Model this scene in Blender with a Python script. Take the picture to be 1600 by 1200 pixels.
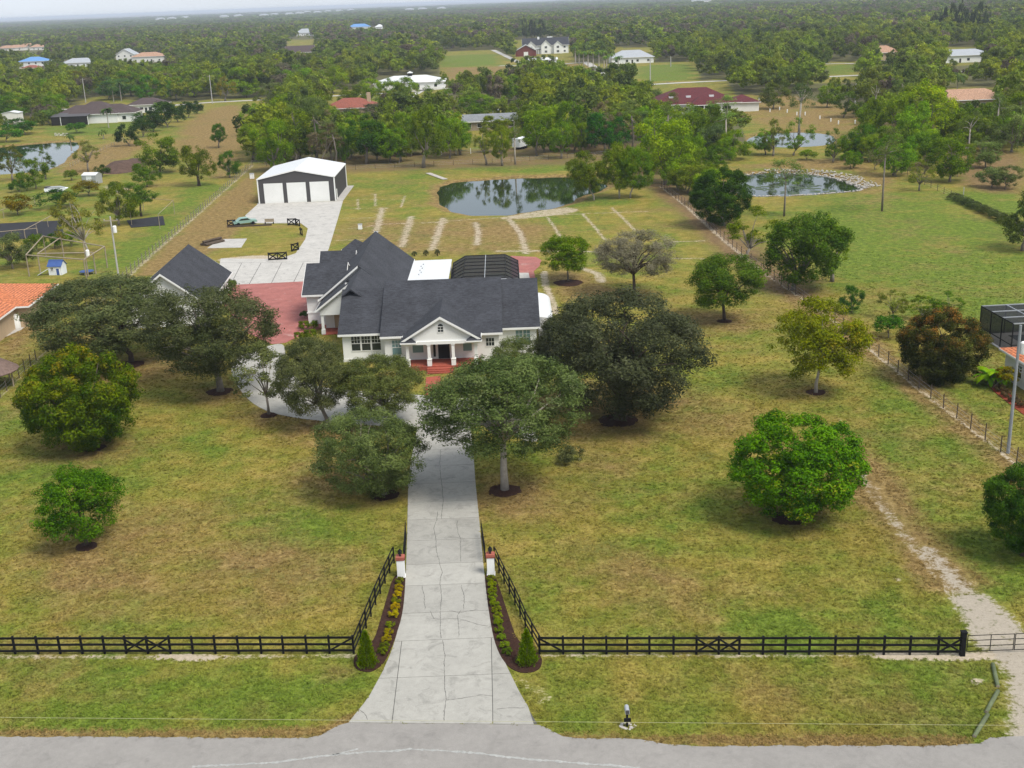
import bpy, math, random
import numpy as np
from mathutils import Vector, Matrix

sc = bpy.context.scene
for o in list(bpy.data.objects):
    bpy.data.objects.remove(o)
C = sc.collection
rnd = random.Random(7)
R_ = math.radians

# ------------------------------------------------------------------ camera
CAM_H = 40.0
FPX = 1850.0                      # focal length in pixels of a 1600 px wide frame
PITCH = math.atan(601 / FPX)
ROLL = R_(-2.2)
cd = bpy.data.cameras.new('camera')
cam = bpy.data.objects.new('camera', cd)
C.objects.link(cam)
cd.sensor_width = 36.0
cd.lens = 36.0 * FPX / 1600.0
cd.clip_start = 0.5
cd.clip_end = 90000
cam.matrix_world = Matrix.Translation((0, 0, CAM_H)) @ Matrix.Rotation(math.pi / 2 - PITCH, 4, 'X') @ Matrix.Rotation(ROLL, 4, 'Z')
sc.camera = cam

# ------------------------------------------------------------------ world and sun (bright overcast)
SUN_EL, SUN_AZ = 56.0, 132.0      # azimuth clockwise from the view direction (+Y): sun high to the right and a little behind
wd = bpy.data.worlds.new('World')
sc.world = wd
wd.use_nodes = True
nt = wd.node_tree
nt.nodes.clear()
wo = nt.nodes.new('ShaderNodeOutputWorld')
bg = nt.nodes.new('ShaderNodeBackground')
sky = nt.nodes.new('ShaderNodeTexSky')
sky.sky_type = 'NISHITA'
sky.sun_disc = False
sky.sun_elevation = R_(SUN_EL)
sky.sun_rotation = R_(SUN_AZ)
sky.air_density = 1.0
sky.dust_density = 1.0
sky.ozone_density = 1.5
# thin broken overcast over the blue
tc = nt.nodes.new('ShaderNodeTexCoord')
mp = nt.nodes.new('ShaderNodeMapping')
mp.inputs['Scale'].default_value = (1.2, 1.2, 7.0)
cn = nt.nodes.new('ShaderNodeTexNoise')
cn.inputs['Scale'].default_value = 2.2
cn.inputs['Detail'].default_value = 6
cr = nt.nodes.new('ShaderNodeMapRange')
cr.inputs['From Min'].default_value = 0.3
cr.inputs['From Max'].default_value = 0.7
cr.inputs['To Min'].default_value = 0.62
cr.inputs['To Max'].default_value = 0.95
mx = nt.nodes.new('ShaderNodeMix')
mx.data_type = 'RGBA'
mx.inputs['B'].default_value = (5.0, 5.4, 6.0, 1)
nt.links.new(tc.outputs['Generated'], mp.inputs['Vector'])
nt.links.new(mp.outputs['Vector'], cn.inputs['Vector'])
nt.links.new(cn.outputs['Fac'], cr.inputs['Value'])
nt.links.new(cr.outputs['Result'], mx.inputs['Factor'])
nt.links.new(sky.outputs['Color'], mx.inputs['A'])
nt.links.new(mx.outputs['Result'], bg.inputs['Color'])
bg.inputs['Strength'].default_value = 0.072
nt.links.new(bg.outputs['Background'], wo.inputs['Surface'])

sd = bpy.data.lights.new('sun', 'SUN')
sd.energy = 1.7
sd.angle = R_(24)
sd.color = (1.0, 0.95, 0.87)
sun = bpy.data.objects.new('sun', sd)
C.objects.link(sun)
_az, _el = R_(SUN_AZ), R_(SUN_EL)
sdir = Vector((math.sin(_az) * math.cos(_el), math.cos(_az) * math.cos(_el), math.sin(_el)))
sun.rotation_euler = sdir.to_track_quat('Z', 'Y').to_euler()
sun.location = sdir * 200

sc.view_settings.view_transform = 'Standard'
sc.view_settings.look = 'None'
sc.view_settings.gamma = 1
sc.view_settings.exposure = 1.22
sc.view_settings.use_curve_mapping = False
sc.cycles.use_denoising = True
sc.cycles.max_bounces = 6
sc.cycles.diffuse_bounces = 3
sc.cycles.glossy_bounces = 3
sc.cycles.transparent_max_bounces = 12
sc.cycles.volume_bounces = 0

# ------------------------------------------------------------------ survey: picture point -> point on a level plane of the terrain
_R0 = np.array([1, 0, 0.]); _U0 = np.array([0, math.sin(PITCH), math.cos(PITCH)]); _F = np.array([0, math.cos(PITCH), -math.sin(PITCH)])
_R = math.cos(ROLL) * _R0 + math.sin(ROLL) * _U0
_U = -math.sin(ROLL) * _R0 + math.cos(ROLL) * _U0
def P(px, py, z=0.0):
    d = _F * FPX + _R * (px - 800) - _U * (py - 600)
    t = (z - CAM_H) / d[2]
    return np.array([0, 0, CAM_H]) + d * t
def G(px, py):
    v = P(px, py)
    return (float(v[0]), float(v[1]))
def Q(v):
    d = np.array(v, float) - [0, 0, CAM_H]
    w = d @ _F
    return 800 + FPX * (d @ _R) / w, 600 - FPX * (d @ _U) / w
def rise(px, py, py2):
    b = P(px, py); lo, hi = 0.0, 39.5
    for _ in range(40):
        m = (lo + hi) / 2
        if Q(b + np.array([0, 0, m]))[1] > py2: lo = m
        else: hi = m
    return m
def mpp(px, py):
    b = P(px, py)
    return float(np.linalg.norm(b - [0, 0, CAM_H])) / FPX

# ------------------------------------------------------------------ materials
MATS = {}
class NT:
    def __init__(s, name):
        s.m = bpy.data.materials.new(name); s.m.use_nodes = True
        s.t = s.m.node_tree; s.t.nodes.clear()
        s.out = s.n('ShaderNodeOutputMaterial')
    def n(s, t, **kw):
        x = s.t.nodes.new(t)
        for k, v in kw.items(): setattr(x, k, v)
        return x
    def l(s, a, b): s.t.links.new(a, b)
    def val(s, sock, v):
        if hasattr(v, 'is_output') or isinstance(v, bpy.types.NodeSocket): s.l(v, sock)
        else:
            if isinstance(v, (tuple, list)) and len(v) == 3 and sock.type == 'RGBA': v = (*v, 1)
            sock.default_value = v
    def noise(s, vec, scale, detail=4, rough=.55, dist=0):
        x = s.n('ShaderNodeTexNoise'); x.inputs['Scale'].default_value = scale
        x.inputs['Detail'].default_value = detail; x.inputs['Roughness'].default_value = rough
        x.inputs['Distortion'].default_value = dist
        if vec is not None: s.l(vec, x.inputs['Vector'])
        return x.outputs['Fac']
    def math(s, op, a, b=0.0, clamp=False):
        x = s.n('ShaderNodeMath', operation=op, use_clamp=clamp); s.val(x.inputs[0], a); s.val(x.inputs[1], b)
        return x.outputs[0]
    def mix(s, f, a, b, blend='MIX'):
        x = s.n('ShaderNodeMix', data_type='RGBA', blend_type=blend)
        s.val(x.inputs['Factor'], f); s.val(x.inputs['A'], a); s.val(x.inputs['B'], b)
        return x.outputs['Result']
    def rng(s, v, a, b, c=0.0, d=1.0, smooth=False):
        x = s.n('ShaderNodeMapRange'); x.clamp = True
        if smooth: x.interpolation_type = 'SMOOTHSTEP'
        s.val(x.inputs['Value'], v)
        for k, q in zip(('From Min', 'From Max', 'To Min', 'To Max'), (a, b, c, d)): x.inputs[k].default_value = q
        return x.outputs['Result']
    def bump(s, h, strength=.3, dist=.05):
        x = s.n('ShaderNodeBump'); x.inputs['Strength'].default_value = strength; x.inputs['Distance'].default_value = dist
        s.l(h, x.inputs['Height']); return x.outputs['Normal']
    def pbsdf(s, col, rough=.8, spec=.3, metal=0.0, normal=None):
        x = s.n('ShaderNodeBsdfPrincipled')
        s.val(x.inputs['Base Color'], col); s.val(x.inputs['Roughness'], rough)
        x.inputs['Specular IOR Level'].default_value = spec; x.inputs['Metallic'].default_value = metal
        if normal is not None: s.l(normal, x.inputs['Normal'])
        return x
    def pos(s): return s.n('ShaderNodeNewGeometry').outputs['Position']
    def obj(s): return s.n('ShaderNodeTexCoord').outputs['Object']
    def fin(s, b):
        s.l(b.outputs[0], s.out.inputs['Surface']); return s.m

def mat(name, col, rough=.8, var=.18, scale=1.5, fine=12.0, spec=.25, metal=0.0, bump=.15):
    if name in MATS: return MATS[name]
    t = NT(name); v = t.pos()
    a = t.noise(v, scale, 4); b = t.noise(v, fine, 3)
    k = t.rng(t.math('ADD', t.math('MULTIPLY', a, .65), t.math('MULTIPLY', b, .35)), .3, .7, 1 - var, 1 + var)
    x = t.n('ShaderNodeVectorMath', operation='SCALE'); x.inputs[0].default_value = col; t.l(k, x.inputs['Scale'])
    nb = t.bump(b, bump, .02) if bump else None
    MATS[name] = t.fin(t.pbsdf(x.outputs[0], rough, spec, metal, nb))
    return MATS[name]

def leaf_mat(name, dark, light, extra=None, extra_amt=0.0, top=False, transl=.38, rough=.6, objtint=True):
    if name in MATS: return MATS[name]
    t = NT(name)
    at = t.n('ShaderNodeAttribute', attribute_name='tone')
    oi = t.n('ShaderNodeObjectInfo')
    col = t.mix(at.outputs['Fac'], dark, light)
    if extra:
        a2 = t.n('ShaderNodeAttribute', attribute_name='sprig')
        f = t.rng(a2.outputs['Fac'], 1 - extra_amt - .12, 1 - extra_amt + .12)
        if top:
            tcn = t.n('ShaderNodeTexCoord')
            sx = t.n('ShaderNodeSeparateXYZ'); t.l(tcn.outputs['Object'], sx.inputs[0])
            f = t.math('MULTIPLY', f, t.rng(sx.outputs[2], -.1, .75))
        col = t.mix(f, col, extra)
    if objtint:
        col = t.mix(1.0, col, oi.outputs['Color'], 'MULTIPLY')
    hs = t.n('ShaderNodeHueSaturation')
    t.l(t.rng(oi.outputs['Random'], 0, 1, .485, .515), hs.inputs['Hue'])
    r2 = t.math('FRACT', t.math('MULTIPLY', oi.outputs['Random'], 7.13))
    t.l(t.rng(r2, 0, 1, .78, 1.25), hs.inputs['Value'])
    hs.inputs['Saturation'].default_value = 1.15
    t.l(col, hs.inputs['Color'])
    col = hs.outputs['Color']
    b = t.pbsdf(col, rough, .10)
    tr = t.n('ShaderNodeBsdfTranslucent'); t.l(col, tr.inputs['Color'])
    ms = t.n('ShaderNodeMixShader'); ms.inputs[0].default_value = transl
    t.l(b.outputs[0], ms.inputs[1]); t.l(tr.outputs[0], ms.inputs[2])
    MATS[name] = t.fin(ms)
    return MATS[name]

# ------------------------------------------------------------------ mesh building
class MB:
    def __init__(s): s.v = []; s.f = []
    def add(s, vs, fs):
        k = len(s.v); s.v += [tuple(map(float, q)) for q in vs]; s.f += [tuple(i + k for i in q) for q in fs]; return s
    def box(s, x0, x1, y0, y1, z0, z1):
        return s.add([(x0, y0, z0), (x1, y0, z0), (x1, y1, z0), (x0, y1, z0), (x0, y0, z1), (x1, y0, z1), (x1, y1, z1), (x0, y1, z1)],
                     [(3, 2, 1, 0), (4, 5, 6, 7), (0, 1, 5, 4), (1, 2, 6, 5), (2, 3, 7, 6), (3, 0, 4, 7)])
    def bar(s, a, b, w, h):
        """a straight board of width w (level) and height h from a to b"""
        a = np.array(a, float); b = np.array(b, float); d = b - a; d /= np.linalg.norm(d)
        up = np.array([0, 0, 1.]) if abs(d[2]) < .95 else np.array([1., 0, 0])
        sd_ = np.cross(d, up); sd_ /= np.linalg.norm(sd_); u2 = np.cross(sd_, d)
        q = [(-1, -1), (1, -1), (1, 1), (-1, 1)]
        vs = [a + sd_ * w / 2 * i + u2 * h / 2 * j for i, j in q] + [b + sd_ * w / 2 * i + u2 * h / 2 * j for i, j in q]
        return s.add(vs, [(3, 2, 1, 0), (4, 5, 6, 7), (0, 1, 5, 4), (1, 2, 6, 5), (2, 3, 7, 6), (3, 0, 4, 7)])
    def prism(s, poly, z0, z1):
        n = len(poly)
        ar = sum(poly[i][0] * poly[(i + 1) % n][1] - poly[(i + 1) % n][0] * poly[i][1] for i in range(n))
        if ar < 0: poly = poly[::-1]
        vs = [(x, y, z0) for x, y in poly] + [(x, y, z1) for x, y in poly]
        fs = [tuple(range(n - 1, -1, -1)), tuple(range(n, 2 * n))] + [(i, (i + 1) % n, n + (i + 1) % n, n + i) for i in range(n)]
        return s.add(vs, fs)
    def extr(s, sec, fn, u0, u1):
        """extrude section [(v,z)] along u; fn(u,v,z)->xyz"""
        n = len(sec)
        vs = [fn(u0, v, z) for v, z in sec] + [fn(u1, v, z) for v, z in sec]
        return s.add(vs, [tuple(range(n - 1, -1, -1)), tuple(range(n, 2 * n))] + [(i, (i + 1) % n, n + (i + 1) % n, n + i) for i in range(n)])
    def tube(s, pts, rad, sides=6):
        pts = [np.array(p, float) for p in pts]
        if not hasattr(rad, '__len__'): rad = [rad] * len(pts)
        k = len(s.v); n = len(pts)
        for i, p in enumerate(pts):
            d = pts[min(i + 1, n - 1)] - pts[max(i - 1, 0)]; d = d / (np.linalg.norm(d) + 1e-9)
            up = np.array([0, 0, 1.]) if abs(d[2]) < .9 else np.array([1., 0, 0])
            a = np.cross(d, up); a /= np.linalg.norm(a); b = np.cross(d, a)
            for j in range(sides):
                t = 2 * math.pi * j / sides
                s.v.append(tuple(p + (a * math.cos(t) + b * math.sin(t)) * rad[i]))
        for i in range(n - 1):
            for j in range(sides):
                s.f.append((k + i * sides + j, k + i * sides + (j + 1) % sides, k + (i + 1) * sides + (j + 1) % sides, k + (i + 1) * sides + j))
        s.f.append(tuple(k + j for j in range(sides - 1, -1, -1))); s.f.append(tuple(k + (n - 1) * sides + j for j in range(sides)))
        return s
    def lathe(s, prof, c=(0, 0, 0), sides=10):
        k = len(s.v)
        for r, z in prof:
            for j in range(sides):
                t = 2 * math.pi * j / sides
                s.v.append((c[0] + r * math.cos(t), c[1] + r * math.sin(t), c[2] + z))
        for i in range(len(prof) - 1):
            for j in range(sides):
                s.f.append((k + i * sides + j, k + i * sides + (j + 1) % sides, k + (i + 1) * sides + (j + 1) % sides, k + (i + 1) * sides + j))
        s.f.append(tuple(k + j for j in range(sides - 1, -1, -1))); s.f.append(tuple(k + (len(prof) - 1) * sides + j for j in range(sides)))
        return s
    def mesh(s, name, m, smooth=False):
        me = bpy.data.meshes.new(name); me.from_pydata(s.v, [], s.f)
        if m: me.materials.append(m)
        if smooth: me.polygons.foreach_set('use_smooth', [True] * len(me.polygons))
        me.update(); return me
    def build(s, name, m, parent=None, smooth=False, **kw):
        o = bpy.data.objects.new(name, s.mesh(name, m, smooth)); C.objects.link(o)
        if parent is not None: o.parent = parent
        for k, v in kw.items(): o[k] = v
        return o
def tag(o, label=None, cat=None, group=None, kind=None):
    if label: o['label'] = label
    if cat: o['category'] = cat
    if group: o['group'] = group
    if kind: o['kind'] = kind
    return o
def thing(name, label, cat, loc=(0, 0, 0), rz=0.0, group=None):
    o = bpy.data.objects.new(name, None); C.objects.link(o); o.empty_display_size = .5
    if len(loc) == 2: loc = (loc[0], loc[1], 0)
    o.location = [float(q) for q in loc]; o.rotation_euler = (0, 0, rz)
    return tag(o, label, cat, group)
def put(name, me, parent=None, loc=(0, 0, 0), rz=0.0, scale=(1, 1, 1)):
    o = bpy.data.objects.new(name, me); C.objects.link(o)
    o.location = loc; o.rotation_euler = (0, 0, rz); o.scale = scale
    if parent is not None: o.parent = parent
    return o
def copy_tree(o, parent=None):
    c = o.copy(); C.objects.link(c); c.parent = parent
    for ch in list(o.children): copy_tree(ch, c)
    return c
# ================================================================== THE SETTING
# ------------------------------------------------------------------ ground: one sheet to the horizon, ponds dug into it
def axis(fine0, fine1, step, far0, far1, gain):
    a = list(np.arange(fine0, fine1 + 1e-6, step)); s = step; x = a[-1]
    while x < far1: s *= gain; x += s; a.append(x)
    s = step; x = a[0]; b = []
    while x > far0: s *= gain; x -= s; b.append(x)
    return np.array(b[::-1] + a)
gx = axis(-62, 62, .45, -30000, 30000, 1.045)
gy = [20, 30, 38, 44, 49]; y = 53.0; st = .33
while y < 33000:
    gy.append(y)
    st = .33 + max(0, y - 60) * .0022 if y < 330 else st * 1.03
    y += st
gy = np.array([-600., -200, -60, -20, 0, 10] + gy)
GX, GY = np.meshgrid(gx, gy)
gxf, gyf = GX.ravel(), GY.ravel()
GZ = np.zeros_like(gxf)

def inside(poly, x, y):
    r = np.zeros(x.shape, bool); n = len(poly)
    for i in range(n):
        x1, y1 = poly[i]; x2, y2 = poly[(i + 1) % n]
        if y1 == y2: continue
        c = ((y1 > y) != (y2 > y)) & (x < (x2 - x1) * (y - y1) / (y2 - y1) + x1)
        r ^= c
    return r
def dist(line, x, y, closed=False):
    d = np.full(x.shape, 1e9); n = len(line)
    for i in range(n if closed else n - 1):
        x1, y1 = line[i]; x2, y2 = line[(i + 1) % n]
        dx, dy = x2 - x1, y2 - y1; L = dx * dx + dy * dy + 1e-12
        t = np.clip(((x - x1) * dx + (y - y1) * dy) / L, 0, 1)
        d = np.minimum(d, np.hypot(x - x1 - t * dx, y - y1 - t * dy))
    return d
def smooth_poly(pts, n=2):
    for _ in range(n):
        q = []
        for i in range(len(pts)):
            a = np.array(pts[i]); b = np.array(pts[(i + 1) % len(pts)])
            q += [tuple(a * .75 + b * .25), tuple(a * .25 + b * .75)]
        pts = q
    return pts
ATTR = {k: np.zeros_like(gxf) for k in ('sand', 'brown', 'lush', 'litter', 'gravel', 'wood')}
def _win(pts, m):
    xs = [p[0] for p in pts]; ys = [p[1] for p in pts]
    return np.where((gxf > min(xs) - m) & (gxf < max(xs) + m) & (gyf > min(ys) - m) & (gyf < max(ys) + m))[0]
def stroke(attr, px, w, soft=None, amt=1.0):
    pts = [G(*p) for p in px]; soft = soft if soft else w * .6
    i = _win(pts, w + soft * 2); d = dist(pts, gxf[i], gyf[i])
    ATTR[attr][i] = np.maximum(ATTR[attr][i], amt * np.clip(1 - (d - w / 2) / soft, 0, 1))
def patch(attr, px, soft=3.0, amt=1.0, sm=1):
    pts = smooth_poly([G(*p) for p in px], sm) if sm else [G(*p) for p in px]
    i = _win(pts, soft * 2); d = dist(pts, gxf[i], gyf[i], True); s = inside(pts, gxf[i], gyf[i])
    d = np.where(s, -d, d)
    ATTR[attr][i] = np.maximum(ATTR[attr][i], amt * np.clip(.5 - d / soft, 0, 1))
def spot(attr, px, py, r, amt=1.0, soft=None):
    x, y_ = G(px, py); soft = soft or r * .8
    i = _win([(x, y_)], r + soft * 1.5); d = np.hypot(gxf[i] - x, gyf[i] - y_)
    ATTR[attr][i] = np.maximum(ATTR[attr][i], amt * np.clip(1 - (d - r + soft * .5) / soft, 0, 1))

# ponds (water outline in the picture)
PONDS = {
 'pond_back': [(690, 288), (716, 282), (762, 278), (820, 276), (880, 274), (925, 277), (952, 289), (930, 297), (905, 303), (890, 314), (868, 321), (825, 327), (790, 333), (748, 334), (706, 327), (688, 314), (685, 300)],
 'pond_rocks': [(1148, 283), (1160, 271), (1200, 267), (1260, 268), (1305, 274), (1336, 284), (1350, 291), (1335, 296), (1280, 300), (1220, 303), (1165, 304), (1148, 296)],
 'pond_far': [(1162, 222), (1180, 209), (1225, 204), (1280, 205), (1306, 212), (1302, 221), (1270, 227), (1215, 228)],
 'pond_neighbor': [(-60, 262), (-40, 232), (20, 226), (70, 222), (105, 219), (124, 222), (118, 233), (104, 243), (96, 254), (70, 264), (20, 270), (-40, 270)],
}
def ragged_shore(pts, seed):
    g = np.random.default_rng(seed); n = len(pts); a = np.linspace(0, 6.283, n, endpoint=False); cx = sum(p[0] for p in pts) / n; cy = sum(p[1] for p in pts) / n
    k = sum(g.uniform(.004, .012) * np.sin(a * m + g.uniform(0, 6)) for m in (5, 8, 11, 17, 23))
    return [(cx + (x - cx) * (1 + q), cy + (y_ - cy) * (1 + q)) for (x, y_), q in zip(pts, k)]
PONDW = {k: ragged_shore(smooth_poly([G(*p) for p in v], 3), i) for i, (k, v) in enumerate(PONDS.items())}
for k, pw in PONDW.items():
    i = _win(pw, 14); d = dist(pw, gxf[i], gyf[i], True); s = inside(pw, gxf[i], gyf[i])
    d = np.where(s, -d, d)
    z = -np.clip((3.2 - d) * .17, 0, 1.3)
    GZ[i] = np.minimum(GZ[i], z)
# bank colours
for k, pw in PONDW.items():
    i = _win(pw, 8); d = np.abs(dist(pw, gxf[i], gyf[i], True))
    ATTR['brown'][i] = np.maximum(ATTR['brown'][i], .8 * np.clip(1.6 - d / 2.2, 0, 1))

# --- bare sand, tracks, worn strips
FENCE_R = [(1640, 768), (1575, 715), (1440, 612), (1340, 530), (1255, 468), (1190, 425), (1130, 375), (1075, 325), (1030, 290)]
FENCE_L = [(-40, 655), (0, 622), (58, 562), (130, 497), (200, 432), (290, 352), (365, 285), (395, 258)]
stroke('sand', [(-40, 1026), (250, 1027), (555, 1025)], .25, .45, .66)
stroke('sand', [(250, 1027), (330, 1028)], .5, .4)
stroke('sand', [(845, 1024), (1180, 1025), (1505, 1023)], .25, .45, .64)
stroke('sand', [(1380, 1024), (1530, 1026), (1560, 1022)], .7, .5, .9)
stroke('sand', FENCE_R, .25, .5, .72)
stroke('sand', [(1190, 425), (1130, 375), (1075, 325)], .5, .6, .7)
stroke('sand', FENCE_L[:5], .3, .3, .6)
stroke('sand', FENCE_L[4:], .7, .6, .6)
stroke('brown', FENCE_R, 2.4, 2.0, .8)
patch('sand', [(800, 1065), (815, 1052), (845, 1072), (872, 1085), (862, 1105), (838, 1100), (818, 1085)], 1.6, .62)
stroke('gravel', [(1345, 742), (1385, 800), (1430, 858), (1475, 905), (1505, 950), (1540, 990), (1580, 1040), (1600, 1100), (1605, 1160)], .7, 1.2, .55)
stroke('gravel', [(1450, 862), (1500, 915), (1535, 965), (1560, 1010), (1592, 1060), (1600, 1150)], .9, 1.6, .66)
patch('gravel', [(1470, 925), (1540, 920), (1600, 975), (1660, 1040), (1660, 1165), (1560, 1165), (1572, 1110), (1566, 1050), (1545, 1024), (1512, 1006), (1494, 960)], 1.6, .84)
stroke('brown', [(1330, 710), (1385, 790), (1430, 850), (1480, 905)], 2.2, 2.0, .8)
spot('sand', 1403, 905, .35, .9, .3); spot('sand', 1527, 1066, .5, .9, .5); spot('sand', 1310, 655, .5, .6, .5); spot('sand', 1345, 690, .6, .5, .6)
spot('sand', 1160, 790, .2, .6, .3)
# drain-field trenches behind the house
def Z4(x, y): return (660 + x / 3.636, 220 + y / 3.636)
def Z3(x, y): return (300 + x / 4, 230 + y / 4)
for ln in ([(0, 467), (420, 437), (880, 415), (1280, 400)], [(120, 445), (70, 610)], [(300, 465), (318, 520), (310, 590)], [(495, 450), (560, 530), (590, 640)], [(710, 435), (750, 490), (790, 555)],
           [(910, 415), (970, 480), (1040, 565)], [(1075, 380), (1140, 440), (1215, 515)], [(430, 628), (700, 625), (1050, 632)], [(1400, 575), (1600, 568)], [(1420, 668), (1600, 670)]):
    w = 1.3 if len(ln) == 3 and ln[0][0] < 600 else .7
    stroke('sand', [Z4(*p) for p in ln], w * .35, w * 1.1, .71)
for ln in ([(1000, 385), (1220, 380)], [(1050, 325), (1320, 330)], [(1120, 293), (1190, 293)], [(1035, 325), (1040, 390)], [(1145, 295), (1145, 370)], [(1330, 305), (1305, 375)], [(920, 445), (1170, 440)],
           [(905, 515), (1050, 505), (1190, 480), (1600, 468)], [(875, 582), (1080, 577)], [(1190, 380), (1150, 530)], [(1370, 435), (1310, 620)], [(1570, 445), (1500, 640)]):
    dy = abs(ln[-1][1] - ln[0][1]); w = 1.6 if dy > 100 else .6
    stroke('sand', [Z3(*p) for p in ln], w * .3, w * 1.1, .70)
patch('sand', [(620, 395), (700, 350), (800, 352), (860, 372), (830, 396), (720, 398)], 6, .30)
patch('brown', [(540, 345), (640, 340), (860, 345), (900, 395), (640, 400), (520, 395)], 8, .55)
patch('sand', [(770, 342), (830, 330), (880, 322), (915, 328), (880, 336), (800, 344)], 1.5, .7)
stroke('sand', [(850, 425), (852, 445), (862, 470), (868, 490)], .7, .7, .75)
stroke('sand', [(905, 418), (935, 428), (940, 440)], 1.0, 1.0, .7)
patch('brown', [(855, 425), (900, 422), (935, 440), (1000, 462), (930, 468), (870, 470)], 4, .9)
patch('sand', [(338, 404), (400, 398), (440, 400), (436, 407), (380, 410), (340, 410)], 1.5, .9)
patch('sand', [(355, 365), (385, 355), (450, 362), (430, 376)], 6, .3)
patch('brown', [(205, 430), (290, 358), (365, 290), (402, 272), (398, 330), (345, 385), (300, 405), (240, 432)], 3, .95)
patch('brown', [(268, 232), (300, 185), (345, 165), (385, 165), (378, 240), (350, 285), (310, 255)], 8, .9)
patch('lush', [(200, 425), (280, 350), (340, 290), (310, 288), (255, 330), (205, 370), (150, 400), (150, 440)], 5, .75)
patch('lush', [(0, 285), (80, 275), (180, 300), (180, 330), (60, 340), (0, 340)], 8, .4)
patch('lush', [(75, 190), (150, 195), (215, 190), (212, 205), (150, 212), (70, 210)], 5, 1.0)
patch('sand', [(158, 288), (205, 287), (208, 296), (190, 305), (160, 300)], 3, .7)
patch('brown', [(85, 268), (130, 240), (190, 218), (240, 215), (215, 240), (130, 275)], 6, .9)
patch('brown', [(0, 505), (60, 480), (95, 465), (110, 470), (60, 520), (0, 580)], 3, .65)
# leaf litter below the tree belt behind the ponds
patch('litter', [(380, 262), (480, 246), (700, 236), (1000, 220), (1010, 240), (960, 255), (760, 262), (540, 270), (400, 278)], 6, .8)
patch('lush', [(560, 285), (640, 272), (690, 272), (690, 300), (670, 320), (600, 300)], 8, .45)
patch('lush', [(700, 262), (900, 252), (960, 258), (900, 268), (760, 272)], 4, .5)
patch('litter', [(975, 330), (1100, 330), (1125, 380), (1050, 300), (1000, 280), (1025, 275), (1090, 320)], 4, .5)
stroke('litter', [(1000, 262), (1040, 290), (1090, 330), (1130, 368), (1180, 408), (1240, 455)], 4.0, 4.0, .75)
stroke('lush', [(890, 318), (930, 314), (960, 316)], 4, 4, .9)
# right field and beyond
patch('lush', [(1190, 330), (1380, 300), (1600, 350), (1600, 470), (1480, 470), (1330, 450), (1250, 370)], 15, .75)
patch('lush', [(1470, 455), (1600, 440), (1600, 545), (1520, 500)], 8, .95)
patch('brown', [(1130, 262), (1290, 245), (1380, 262), (1400, 300), (1380, 330), (1350, 270), (1270, 262)], 8, .8)
patch('litter', [(1480, 240), (1600, 230), (1600, 300), (1540, 302), (1500, 285)], 6, .5)
patch('brown', [(1480, 240), (1600, 230), (1600, 300), (1540, 302), (1500, 285)], 6, .9)
patch('lush', [(1450, 300), (1540, 300), (1600, 308), (1600, 345), (1530, 330)], 6, .8)
patch('brown', [(1150, 150), (1330, 140), (1400, 190), (1330, 210), (1180, 205)], 15, .7)
patch('lush', [(690, 88), (770, 84), (775, 103), (690, 104)], 12, 1.0, 0)
patch('brown', [(700, 106), (790, 104), (830, 122), (700, 126)], 12, .9, 0)
patch('lush', [(1000, 102), (1080, 100), (1085, 126), (1000, 126)], 10, 1.0)
patch('lush', [(1285, 104), (1330, 102), (1335, 114), (1290, 116)], 10, 1.0)
patch('brown', [(812, 102), (920, 98), (940, 118), (820, 122)], 10, .6)
# front yard: dry and lush drifts, worn ground under the trees
for (x, y_, r, a) in [(600, 760, 4, .75), (789, 765, 4.5, .6), (967, 658, 6, .9), (1040, 640, 7, .7), (345, 612, 4, .55), (215, 575, 6, .6), (420, 650, 3, .6), (512, 668, 4, .75), (150, 700, 4, .5), (560, 740, 5, .7),
                       (1240, 808, 3, .45), (1127, 500, 5, .65), (990, 462, 5, .5), (880, 620, 6, .6), (1277, 612, 2.2, .6), (950, 720, 4.5, .5), (920, 640, 5, .7)]:
    spot('brown', x, y_, r, a, r * 1.3)
patch('brown', [(0, 860), (150, 760), (320, 800), (330, 900), (200, 960), (0, 940)], 7, .42)
patch('brown', [(880, 850), (1000, 840), (1110, 890), (1130, 960), (1050, 985), (960, 940)], 6, .42)
patch('brown', [(230, 860), (330, 830), (520, 860), (560, 930), (400, 960), (260, 940)], 6, .40)
stroke('brown', [(700, 1152), (880, 1156), (1050, 1160), (1500, 1164)], .5, .6, .75)
stroke('brown', [(0, 1150), (300, 1151), (500, 1147), (545, 1124)], .5, .6, .75)
patch('brown', [(480, 1030), (560, 1040), (560, 1062), (500, 1062)], 2, .6)
for (x, y_, r, a) in [(470, 825, 3.2, .8), (40, 640, 4, .5), (110, 640, 3, .5), (200, 975, 4, .4), (1400, 980, 3.5, .55), (1230, 985, 2.5, .7), (960, 985, 3, .4), (380, 1090, 5, .7), (150, 1070, 6, .5), (1180, 1080, 4, .4), (1500, 1130, 3, .5),
                       (1450, 1045, 3, .6), (1000, 1120, 3, .55), (1140, 590, 5, .7), (1070, 570, 4, .5), (1590, 880, 4, .8), (1460, 640, 5, .5), (1400, 700, 5, .45), (60, 735, 4, .4)]:
    spot('lush', x, y_, r, a, r * 1.5)
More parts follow.
